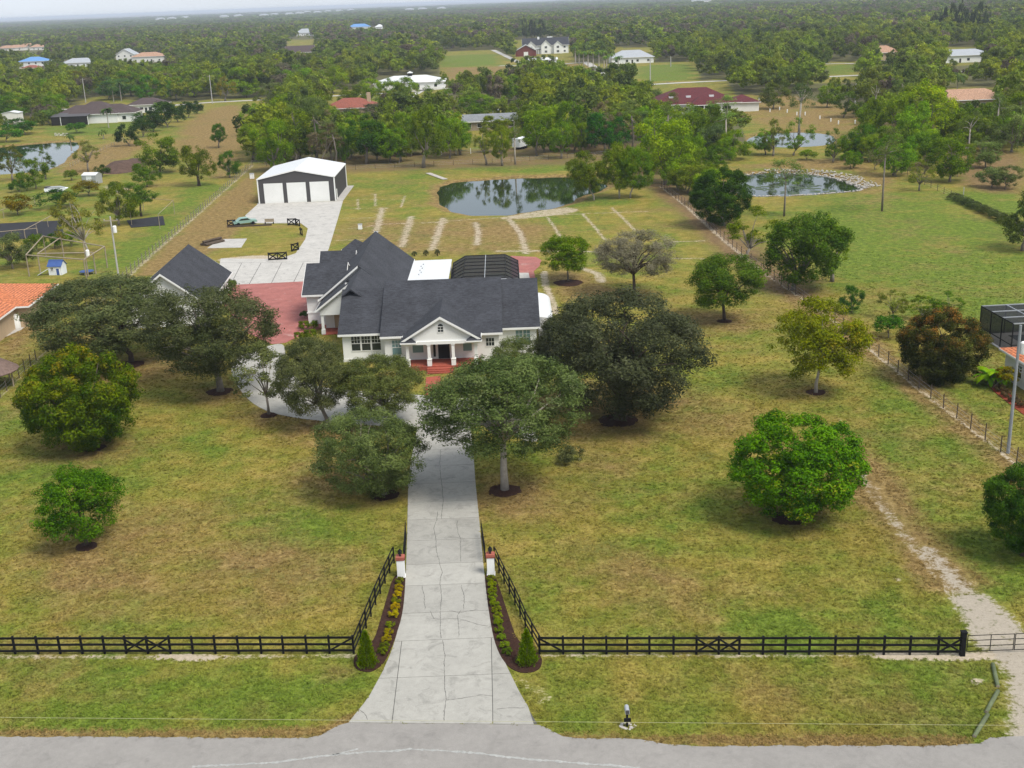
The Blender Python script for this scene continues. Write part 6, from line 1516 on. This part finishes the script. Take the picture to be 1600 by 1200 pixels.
# old green car by the yard edge
cr_ = thing('car', 'old pale green car parked left of the concrete yard', 'car', (*G(383, 351), 0), R_(24)); M_gcar = mat('faded_green_paint', (.22, .36, .31), .4, .12, 1, 6, .5, 0, .02)
prof = [(-2.3, .45), (-2.35, .8), (-1.5, .95), (-.9, 1.4), (.5, 1.42), (1.1, .98), (2.2, .85), (2.3, .45)]
MB().extr(prof, lambda u, v, z: (v, u, z), -.85, .85).build('body', M_gcar, cr_)
MB().extr([(-1.35, 1.0), (-.85, 1.33), (.42, 1.35), (.9, 1.0)], lambda u, v, z: (v, u, z), -.865, .865).build('side_glass', M_glass, cr_)
for x_ in (-1.45, 1.4):
    for y_ in (-.8, .8):
        MB().add([], []).tube([(x_, y_ - .1, .33), (x_, y_ + .1, .33)], .33, 12).build('wheel', M_black, cr_)
tm = thing('timber_beam', 'long dark timber lying in front of the green car', 'timber', (*G(388, 354), 0), R_(3)); MB().bar((-4, 0, .15), (4.5, 0, .15), .3, .3).build('beam', M_darkbark, tm)
pl = thing('log_pile', 'dark log pile beside the small concrete slab', 'log pile', (*G(334, 381), 0), R_(55))
for k, (a, b) in enumerate(((0, .25), (.5, .25), (.25, .7), (-.4, .22), (.85, .22))): MB().tube([(-2.2, a, b), (2.2, a + .1, b)], .24, 8).build('log', M_darkbark, pl)
for px_, py_, s, lab in ((563, 358, .9, 'white utility box on the grass behind the house'), (588, 369, .8, 'white vent box behind the tall roof'), (394, 279, 1.2, 'small white box by the left fence behind the workshop')):
    b = thing('utility_box', lab, 'box', (*G(px_, py_), 0)); MB().box(-.4 * s, .4 * s, -.3 * s, .3 * s, -.05, 1.0 * s).build('cabinet', M_white, b); MB().box(-.45 * s, .45 * s, -.35 * s, .35 * s, 1.0 * s, 1.08 * s).build('lid', M_galv, b)
for i, (x_, h_) in enumerate(((648, .8), (666, 1.0), (684, 1.1))):
    x, y_ = G(x_, 400); r = thing('cypress', ['small dark cone shrub behind the white flat roof, smallest of three', 'middle one of three dark cone shrubs behind the white flat roof', 'dark cone shrub next to the pool cage, tallest of three'][i], 'shrub', (x, y_, 0)); c = put('foliage', PROTO['bush'][0][0], r, (0, 0, h_ * .45), 0, (.5, .5, h_ * .55)); c.color = (.4, .45, .5, 1); c.material_slots[0].link = 'OBJECT'; c.material_slots[0].material = LEAF['oak']; MB().tube([(0, 0, -.1), (0, 0, h_ * .5)], .08).build('stem', M_darkbark, r)
# low shrubs round the house
for i, (x_, y_, r_, lf, lab) in enumerate(((476, 497, .7, 'citrus', 'clipped shrub at the garage wing wall'), (474, 515, .8, 'shrub', 'yellow green bed plant below the garage wing'), (490, 514, .8, 'shrub', 'yellow green bed plant beside the side entry'), (470, 532, .8, 'shrub', 'yellow green plant at the end of the motor court'), (484, 530, .9, 'shrub', 'green plant between motor court and lawn'), (358, 455, 1.3, 'broad', 'bushy shrub at the corner of the detached garage'), (354, 468, 1.0, 'broad', 'lower shrub along the detached garage wall'))):
    x, y2 = G(x_, y_); small_shrub(x, y2, r_, lf, (.8, .9, .9), lab, 'shrubs round the house')
# rocks round the right pond
mb = MB(); g = random.Random(5); pw = PONDW['pond_rocks']; k = 0; big = thing('rock_rim', 'white rock rim round the pond in the right field', 'rocks', (*pw[0], 0)); stones = []
for i in range(len(pw)):
    a, b = pw[i], pw[(i + 1) % len(pw)]; L = math.dist(a, b)
    px_, py_ = Q((*a, 0)); wide = 3.6 if (px_ > 1200 and py_ < 291) else 1.0
    for j in range(max(1, int(L / .22 * wide))):
        p = lerp2(a, b, g.random()); cx_, cy_ = sum(q[0] for q in pw) / len(pw), sum(q[1] for q in pw) / len(pw); o_ = g.uniform(-.3, 1.0) * wide
        dn = math.dist(p, (cx_, cy_)); x, y_ = p[0] + (p[0] - cx_) / dn * o_, p[1] + (p[1] - cy_) / dn * o_
        vs, fs = stone(None, x - pw[0][0], y_ - pw[0][1], -.45 + .17 * max(0, o_), g.uniform(.11, .27), seed=k); k += 1; mb.add(vs, fs)
o = mb.build('rocks', M_stone, big); o['kind'] = 'stuff'
# ================================================================== PALMS, NEIGHBOUR YARD, SMALL THINGS
def frond_mesh(name, n, L, w, droop, up0, seed, seg=6, split=0):
    g = random.Random(seed); mb = MB(); tone = []
    for k in range(n):
        a = k * 2.399 + g.uniform(-.2, .2); e = up0 * g.uniform(.2, 1.25) - .15; ca, sa = math.cos(a), math.sin(a); x = 0.0; z = 0.0; ln = L * g.uniform(.8, 1.1); tn = g.random()
        base = len(mb.v); el = e
        for i in range(seg + 1):
            q = i / seg; ww = w * (math.sin(math.pi * min(1, q * .92 + .08)) ** .6) * g.uniform(.85, 1.1)
            mb.v += [(x * ca - ww * sa, x * sa + ww * ca, z - ww * .35), (x * ca, x * sa, z), (x * ca + ww * sa, x * sa - ww * ca, z - ww * .35)]; tone += [tn] * 3
            x += ln / seg * math.cos(el); z += ln / seg * math.sin(el); el -= droop * (1 + q) / seg
        for i in range(seg):
            b = base + 3 * i; mb.f += [(b, b + 1, b + 4, b + 3), (b + 1, b + 2, b + 5, b + 4)]
    me = mb.mesh(name, LEAF['palm']); at = me.attributes.new('tone', 'FLOAT', 'POINT'); at.data.foreach_set('value', np.array(tone, np.float32)); return me
PALM = frond_mesh('palm_fronds', 18, 1.0, .11, 1.7, .9, 4); BANANA = frond_mesh('banana_leaves', 11, 1.0, .17, 1.3, 1.15, 9)
PTR = MB().tube([(0, 0, -.03), (0, 0, .5), (0, 0, 1)], [1.25, .95, .85], 7).mesh('palm_trunk', M_palebark, True)
def palm(px, py, h, fr, label, group=None, tint=(1, 1, 1), tr=.17):
    r = thing('palm_tree', label, 'palm', (*G(px, py), 0), rnd.uniform(0, 6), group); c = put('fronds', PALM, r, (0, 0, h), 0, (fr, fr, fr)); c.color = (*tint, 1); put('trunk', PTR, r, (0, 0, 0), 0, (tr, tr, h))
for x, y_ in ((905, 104), (912, 108), (919, 104), (927, 109), (936, 112), (948, 116), (955, 112), (966, 118), (899, 100), (944, 106)):
    palm(x, y_, rnd.uniform(8.5, 11), 3.6, 'tall pale trunked palm lining the far drive', 'palms along the far drive', (1.3, 1.35, 1.0), .3)
palm(170, 200, 6.5, 3.6, 'palm in front of the dark screened porch'); palm(162, 217, 2.4, 2.6, 'short palm on the bank of the left pond'); palm(190, 158, 8, 4, 'palm behind the brown roof'); palm(112, 235, 4.5, 2.6, 'palm at the water edge of the left pond'); palm(178, 160, 7, 4, 'palm close behind the chimneyless brown roof')
palm(1600, 385, 6.0, 2.8, 'palm at the end of the hedge by the right picture edge', tint=(.8, .8, .7)); palm(1495, 148, 7, 5, 'palm above the tan roof at the right'); palm(1440, 158, 6, 5, 'palm in the right woods left of the tan roof')
for i, (x, y_, s) in enumerate(((1549, 604, 2.3), (1556, 600, 2.0), (1543, 601, 1.8))):
    r = thing('banana_plant', ['tallest banana plant by the wall at the right edge', 'banana plant nearest the wall at the right edge', 'banana plant nearest the copper bush'][i], 'banana plant', (*G(x, y_), 0)); c = put('leaves', BANANA, r, (0, 0, s * .55), i * 2.1, (s, s, s)); c.color = (1.8, 2.3, 1.2, 1); MB().tube([(0, 0, -.1), (0, 0, s * .6)], [.11, .07], 7).build('stem', M_glog, r)
for i, (x, y_) in enumerate(((1562, 612), (1572, 620), (1583, 628), (1594, 636))): xx, yy = G(x, y_); small_shrub(xx, yy, .55, 'oak', (.9, .6, .7), 'dark foundation shrub in the red mulch bed', 'shrubs in the red mulch bed')

# left neighbour: pole frame, play house, netted beds
pf = thing('pole_frame', 'weathered timber pole frame in the left neighbour yard', 'frame', (*G(45, 428), 0)); c0 = np.array(G(45, 428))
feet = {'a': (46, 432), 'b': (64, 430), 'c': (136, 440), 'd': (150, 428), 'e': (168, 418), 'f': (72, 400), 'g': (100, 402)}
ft = {k: np.array(G(*v)) - c0 for k, v in feet.items()}
for k, p in ft.items(): MB().tube([(p[0], p[1], -.2), (p[0], p[1], 3.6)], [.11, .10], 7).build('post', M_wood, pf)
for a, b in (('a', 'c'), ('b', 'd'), ('f', 'e'), ('a', 'f'), ('c', 'e'), ('b', 'g')): MB().tube([(*ft[a], 3.55), (*ft[b], 3.55)], .10, 7).build('beam', M_wood, pf)
ph = thing('playhouse', 'small white and blue playhouse under the pole frame', 'playhouse', (*G(91, 428), 0), R_(-8)); M_pblue = mat('blue_plastic', (.05, .10, .28), .5, .1)
M_wpl = mat('white_plastic', (.75, .78, .8), .5, .05)
gable(ph, -1.1, 1.1, -.9, .9, 1.5, 2.3, 'x', .15, M_wpl, M_pblue, fascia=False, t=.08); window(ph, -.45, -.9, 1.0, .45, .5, '-y', 2, 1, grid='full'); door(ph, .5, -.9, 0, .5, 1.1, '-y', M_pblue)
sl = thing('slide', 'pale plastic slide beside the playhouse', 'slide', (*G(60, 430), 0)); MB().extr([(0, 0), (2.4, 1.3), (2.4, 1.4), (0, .1)], lambda u, v, z: (v, u, z), -.35, .35).build('chute', M_wpl, sl); MB().box(2.4, 2.6, -.35, .35, 0, 1.5).build('ladder', M_pblue, sl)
tr_ = thing('trampoline', 'round blue trampoline by the fence pole', 'trampoline', (*G(136, 428), 0)); MB().lathe([(1.0, .42), (1.15, .44), (1.15, .5), (.95, .5)], (0, 0, 0), 18).build('pad', M_pblue, tr_); MB().lathe([(.02, .47), (.95, .47)], (0, 0, 0), 18).build('mat', M_black, tr_)
for k in range(4): MB().tube([(1.05 * math.cos(k * 1.57), 1.05 * math.sin(k * 1.57), -.05), (1.05 * math.cos(k * 1.57), 1.05 * math.sin(k * 1.57), .44)], .04).build('leg', M_galv, tr_)
M_net = mat('black_ground_cloth', (.022, .022, .026), .9, .3, 1.5)
for i, (pl, lab) in enumerate(([[(-40, 352), (95, 345), (100, 366), (60, 372), (-40, 378)], 'large bed covered with black ground cloth at the left edge'], [[(198, 345), (255, 338), (258, 352), (205, 356)], 'smaller bed covered with black ground cloth by the left fence'])):
    sheet('ground_cloth', pl, M_net, .10, lab, 'ground cloth')
for i, ln in enumerate((((-20, 352), (55, 322)), ((40, 375), (92, 346)), ((0, 378), (60, 372)))):
    p, q = G(*ln[0]), G(*ln[1]); r = thing('hoop_rail', ['long timber rail beside the black bed, highest', 'timber rail crossing the black bed', 'timber rail at the near edge of the black bed'][i], 'rail', (*p, 0)); d = (q[0] - p[0], q[1] - p[1])
    MB().tube([(0, 0, 1.9), (*d, 1.9)], .07).build('rail', M_wood, r)
    for k in range(4): MB().tube([(d[0] * k / 3, d[1] * k / 3, -.1), (d[0] * k / 3, d[1] * k / 3, 1.9)], .06).build('post', M_wood, r)
bx = thing('net_frame', 'timber net frame beside the round dark tree', 'frame', (*G(230, 356), 0)); c0 = np.array(G(230, 356)); cs = [np.array(G(*p)) - c0 for p in ((206, 352), (250, 358), (273, 335), (225, 330))]
for p in cs: MB().tube([(*p, -.1), (*p, 3.0)], .06).build('post', M_wood, bx)
for i in (1, 2): MB().tube([(*cs[i], 2.9), (*cs[(i + 1) % 4], 2.9)], .05).build('rail', M_wood, bx)
sh = thing('shed', 'small white metal shed beside the orange yellow bush', 'shed', (*G(140, 288), 0), R_(-12)); gable(sh, -1.9, 1.9, 0, 3.0, 2.2, 2.7, 'x', .1, M_galv, M_wmetal, fascia=False, t=.06); door(sh, 0, 0, 0, 1.2, 1.9, '-y', M_wpl)
s2 = thing('shed', 'tall tan shed at the left picture edge behind the pond', 'shed', (*G(18, 196), 0)); gable(s2, -3.2, 3.2, 0, 5, 4.6, 5.2, 'y', .2, M_stucco, M_wmetal, fascia=False); door(s2, 0, 0, 0, 1.6, 2.4, '-y', M_tanw)
jk = thing('boat', 'small pale boat under a cover in the left yard', 'boat', (*G(88, 300), 0), R_(10)); MB().extr([(-2.6, .7), (-2.4, .25), (1.6, .25), (2.8, .85), (2.2, .95), (-2.6, .95)], lambda u, v, z: (v, u, z), -.75, .75).build('hull', M_wpl, jk); MB().extr([(-2.4, .96), (-1, 1.35), (1, 1.3), (2.2, .97)], lambda u, v, z: (v, u, z), -.7, .7).build('cover', M_galv, jk); MB().tube([(-1, -.85, .3), (-1, .85, .3)], .3, 10).build('wheel', M_black, jk)
bn2 = thing('compost_bin', 'black bin beside the covered boat', 'bin', (*G(76, 300), 0)); MB().lathe([(.7, 0), (.85, 1.2)], (0, 0, 0), 12).build('body', M_black, bn2); MB().lathe([(.88, 1.2), (.5, 1.4), (.1, 1.45)], (0, 0, 0), 12).build('lid', M_char, bn2)
mb = MB(); g = random.Random(6); bank = [G(*p) for p in ((150, 268), (185, 254), (228, 250), (232, 256), (215, 268), (170, 274))]; n = len(bank); cx = sum(p[0] for p in bank) / n; cy = sum(p[1] for p in bank) / n; sb = smooth_poly(bank, 2); n = len(sb)
vs = [(x, y_, -.05) for x, y_ in sb] + [(cx + (x - cx) * .7, cy + (y_ - cy) * .7, 1.2 + g.uniform(-.2, .3)) for x, y_ in sb] + [(cx, cy, 1.7)]
o = mb.add(vs, [(i, (i + 1) % n, n + (i + 1) % n, n + i) for i in range(n)] + [(n + i, n + (i + 1) % n, 2 * n) for i in range(n)]).build('soil_bank', mat('bare_soil', (.10, .065, .05), 1, .4, 1, 6, .05, 0, .8), None, True); tag(o, 'dark bare soil bank right of the left pond', 'bank', kind='structure')
for i in range(4):
    x, y_ = G(88 + i * 6, 213); ch = thing('lawn_chair', 'white lawn chair in the row on the neighbour lawn', 'chair', (x, y_, 0), R_(180 + rnd.uniform(-10, 10)), 'white lawn chairs')
    MB().extr([(-.4, .4), (.45, .25), (.45, .32), (-.4, .47)], lambda u, v, z: (u, v, z), -.38, .38).build('seat', M_white, ch); MB().extr([(.35, .25), (.8, 1.2), (.86, 1.17), (.43, .25)], lambda u, v, z: (u, v, z), -.36, .36).build('backrest', M_white, ch)
    for s in (-1, 1): MB().box(s * .46 - .06, s * .46 + .06, -.45, .5, .58, .63).build('armrest', M_white, ch); MB().box(s * .42 - .04, s * .42 + .04, -.42, -.33, 0, .58).build('leg', M_white, ch)
for i, (x, y_) in enumerate(((1203, 175), (1218, 172), (1230, 176), (1245, 180), (1258, 180), (1281, 186), (1298, 190), (1310, 194), (1336, 193), (1186, 157))):
    p = thing('field_marker', 'small white marker post in the tan field', 'post', (*G(x, y_), 0), 0, 'white marker posts in the tan field'); MB().box(-.15, .15, -.15, .15, -.05, .95).build('post', M_white, p); MB().lathe([(.22, .95), (.05, 1.1)], (0, 0, 0), 6).build('cap', M_white, p)
cp_ = thing('carport', 'white arched carport beside the grey stable roof', 'carport', (*G(783, 190), 0)); n = 9; sec = [(3 * math.cos(a), 2.2 + 1.6 * math.sin(a)) for a in np.linspace(0, math.pi, n)]; MB().extr(sec + [(x * 1.02, z + .08) for x, z in sec[::-1]], lambda u, v, z: (v, u, z), 0, 8).build('cover', M_white, cp_)
for x in (-3, 3):
    for y_ in (.2, 7.8): MB().box(x - .06, x + .06, y_ - .06, y_ + .06, -.05, 2.25).build('post', M_galv, cp_)
tl = thing('trailer', 'white trailer parked in the paddock behind the pond trees', 'trailer', (*G(815, 232), 0), R_(60)); MB().box(-3.2, 3.2, -1.2, 1.2, .7, 3.0).build('body', M_wpl, tl)
for x in (-.6, .6): MB().tube([(x, -1.3, .4), (x, 1.3, .4)], .4, 10).build('wheel', M_black, tl)
MB().bar((3.2, 0, .7), (4.4, 0, .6), .1, .1).build('hitch', M_black, tl)
dk = thing('dock', 'short pale jetty at the left corner of the back pond', 'jetty', (*G(688, 278), 0), 0); a, b = np.array(G(669, 271)), np.array(G(696, 281)); c0 = np.array(G(688, 278)); d = (b - a)
for k in range(12): p = a + d * k / 12 - c0; q = a + d * (k + .9) / 12 - c0; MB().bar((*p, .12), (*q, .12), 1.3, .06).build('plank', M_stone, dk)
# lily pads on the rock pond
g = random.Random(8); mb = MB(); pw = PONDW['pond_rocks']
xs = np.array([p[0] for p in pw]); ys = np.array([p[1] for p in pw]); k = 0
while k < 150:
    x, y_ = g.uniform(xs.min(), xs.max()), g.uniform(ys.min(), ys.max())
    if not inside(pw, np.array([x]), np.array([y_]))[0]: continue
    if vnoise(np.array([x]), np.array([y_]), 22, 3)[0] < .1: continue
    r = g.uniform(.25, .8); mb.add([(x + r * math.cos(j * .8), y_ + r * math.sin(j * .8), -.465 + k * .00005) for j in range(7)], [tuple(range(7))]); k += 1
o = mb.build('lily_pads', mat('lily_pad', (.05, .075, .025), .6, .3)); tag(o, 'floating plants on the rock rimmed pond', 'water plants', kind='stuff')
# ================================================================== grass tufts on the front lawn and verge
gcol = bpy.data.collections.new('grass_tufts')
def lawn_colour(t, vec, lush, brown):
    """the turf colour of the ground sheet, read at a point"""
    n20 = t.noise(vec, 1 / 16, 4, .6); n5 = t.noise(vec, 1 / 4.2, 4, .6)
    mpv = t.n('ShaderNodeVectorMath', operation='ADD'); mpv.inputs[1].default_value = (311, 57, 9); t.l(vec, mpv.inputs[0])
    m20 = t.noise(mpv.outputs[0], 1 / 11, 5, .6); m3 = t.noise(mpv.outputs[0], 1 / 1.9, 4, .65)
    g = t.math('ADD', t.math('ADD', t.math('MULTIPLY', n20, .55), t.math('MULTIPLY', n5, .45)), t.math('MULTIPLY', lush, .20))
    col = t.mix(t.rng(g, .43, .62), t.mix(t.rng(m3, .40, .60), (.185, .155, .028), (.262, .208, .048)), (.112, .156, .019))
    bl = t.math('ADD', t.math('ADD', t.math('MULTIPLY', m20, .6), t.math('MULTIPLY', m3, .3)), t.math('MULTIPLY', brown, .32))
    return t.mix(t.rng(bl, .455, .68, 0, .9), col, (.210, .138, .052))
t = NT('grass_tuft'); oi = t.n('ShaderNodeObjectInfo')
def IA(k):
    a = t.n('ShaderNodeAttribute', attribute_name=k); a.attribute_type = 'INSTANCER'; return a.outputs['Fac']
col = lawn_colour(t, oi.outputs['Location'], IA('lush'), IA('brown'))
sv = t.n('ShaderNodeVectorMath', operation='SCALE'); t.l(col, sv.inputs[0]); t.l(t.rng(oi.outputs['Random'], 0, 1, .88, 1.5), sv.inputs['Scale'])
M_tuft = t.fin(t.pbsdf(sv.outputs[0], .9, .08))
for q in range(4):
    g = random.Random(q + 50); mb = MB()
    for k in range(11):
        a = g.uniform(0, 6.28); x, y_ = g.uniform(-.10, .10), g.uniform(-.10, .10); L = g.uniform(.09, .20); lean = g.uniform(.5, 1.25); w = g.uniform(.018, .035)
        d = (math.cos(a) * math.sin(lean) * L, math.sin(a) * math.sin(lean) * L, math.cos(lean) * L); s = (-math.sin(a) * w, math.cos(a) * w)
        mb.add([(x - s[0], y_ - s[1], 0), (x + s[0], y_ + s[1], 0), (x + d[0] * .6 + s[0] * .8, y_ + d[1] * .6 + s[1] * .8, d[2] * .75), (x + d[0], y_ + d[1], d[2] * .85), (x + d[0] * .6 - s[0] * .8, y_ + d[1] * .6 - s[1] * .8, d[2] * .75)], [(0, 1, 2, 3, 4)])
    o = bpy.data.objects.new('grass_tuft_%d' % q, mb.mesh('grass_tuft', M_tuft)); gcol.objects.link(o)
g = np.random.default_rng(5); n = 230000
u = g.random(n); ty = 55.5 + (185 - 55.5) * u ** 1.25; tx = g.uniform(-1, 1, n) * (ty * .47 + 4)
dens = vnoise(tx, ty, 6.0, 41) * .35 + g.random(n)
ok = (dens > .35) & (g.random(n) < np.clip(1.15 - (ty - 95) / 85, 0, 1))
xi = np.clip(np.searchsorted(gx, tx) - 1, 0, len(gx) - 1); yi = np.clip(np.searchsorted(gy, ty) - 1, 0, len(gy) - 1); fi = yi * len(gx) + xi
ok &= (ATTR['sand'][fi] < .45) & (ATTR['gravel'][fi] < .35)
PV = [DL + DR[::-1], smooth_poly([G(*ZB(*p)) for p in bedL[:3] + bedL[4:]], 1), smooth_poly([G(*ZB(*p)) for p in [bedR[0]] + bedR[3:]], 1), [G(*p) for p in ((358, 576), (372, 556), (445, 536), (446, 560), (490, 604), (640, 616), (700, 622), (742, 640), (742, 668), (560, 664), (440, 650), (400, 636), (374, 610))],
      [(-20.2, 128.3), (3.8, 128.3), (3.8, 160), (-20.2, 160)], [(x, y_) for x, y_ in ew] + [(60, 50), (-60, 50)]]
for rx_, ry_, rr_ in RINGS: ok &= np.hypot(tx - rx_, ty - ry_) > rr_ * g.uniform(.78, 1.02, len(tx))
PV += [[G(*q) for q in pl] for pl in ([(352, 446), (502, 440), (506, 512), (446, 536), (425, 538), (345, 470)], [(340, 404), (505, 396), (505, 442), (340, 448)])] + [[(-52.5, 153), (-40, 153), (-41.5, 174), (-53.5, 174)], [(-27, 150), (-13, 150), (-13, 176), (-27, 176)]]
for pv_ in PV: ok &= ~inside(pv_, tx, ty)
tx, ty, fi = tx[ok], ty[ok], fi[ok]; n = len(tx)
o = scatter_object('grass', np.stack([tx, ty, np.zeros(n) - .01], 1), np.repeat(g.uniform(.55, 1.1, n)[:, None], 3, 1) * np.array([1.15, 1.15, .8]), g.uniform(0, 6.28, n), g.integers(0, 4, n), 'tufts of patchy green and straw coloured lawn grass', gcol)
for k in ('lush', 'brown'):
    a = o.data.attributes.new(k, 'FLOAT', 'POINT'); a.data.foreach_set('value', ATTR[k][fi].astype(np.float32))
tag(o, 'tufts of patchy green and straw coloured lawn grass', 'grass', kind='stuff')

# ------------------------------------------------------------------ things that look alike are told apart by their order across the picture
ordw = ['leftmost', 'second from the left', 'third from the left', 'fourth from the left', 'fifth from the left', 'sixth from the left', 'seventh from the left', 'eighth from the left', 'ninth from the left', 'tenth from the left', 'eleventh from the left', 'twelfth from the left', 'thirteenth from the left', 'fourteenth from the left', 'fifteenth from the left', 'sixteenth from the left']
bylab = {}
for o in C.objects:
    if o.parent is None and 'label' in o and o.get('kind') is None: bylab.setdefault(o['label'], []).append(o)
for lab, obs in bylab.items():
    if 1 < len(obs) <= 16:
        obs.sort(key=lambda o: Q(tuple(o.location))[0])
        for k, o in enumerate(obs):
            new = lab + ', ' + ('rightmost' if k == len(obs) - 1 and len(obs) < 6 else ordw[k])
            if len(new.replace(',', ' ').split()) <= 16: o['label'] = new
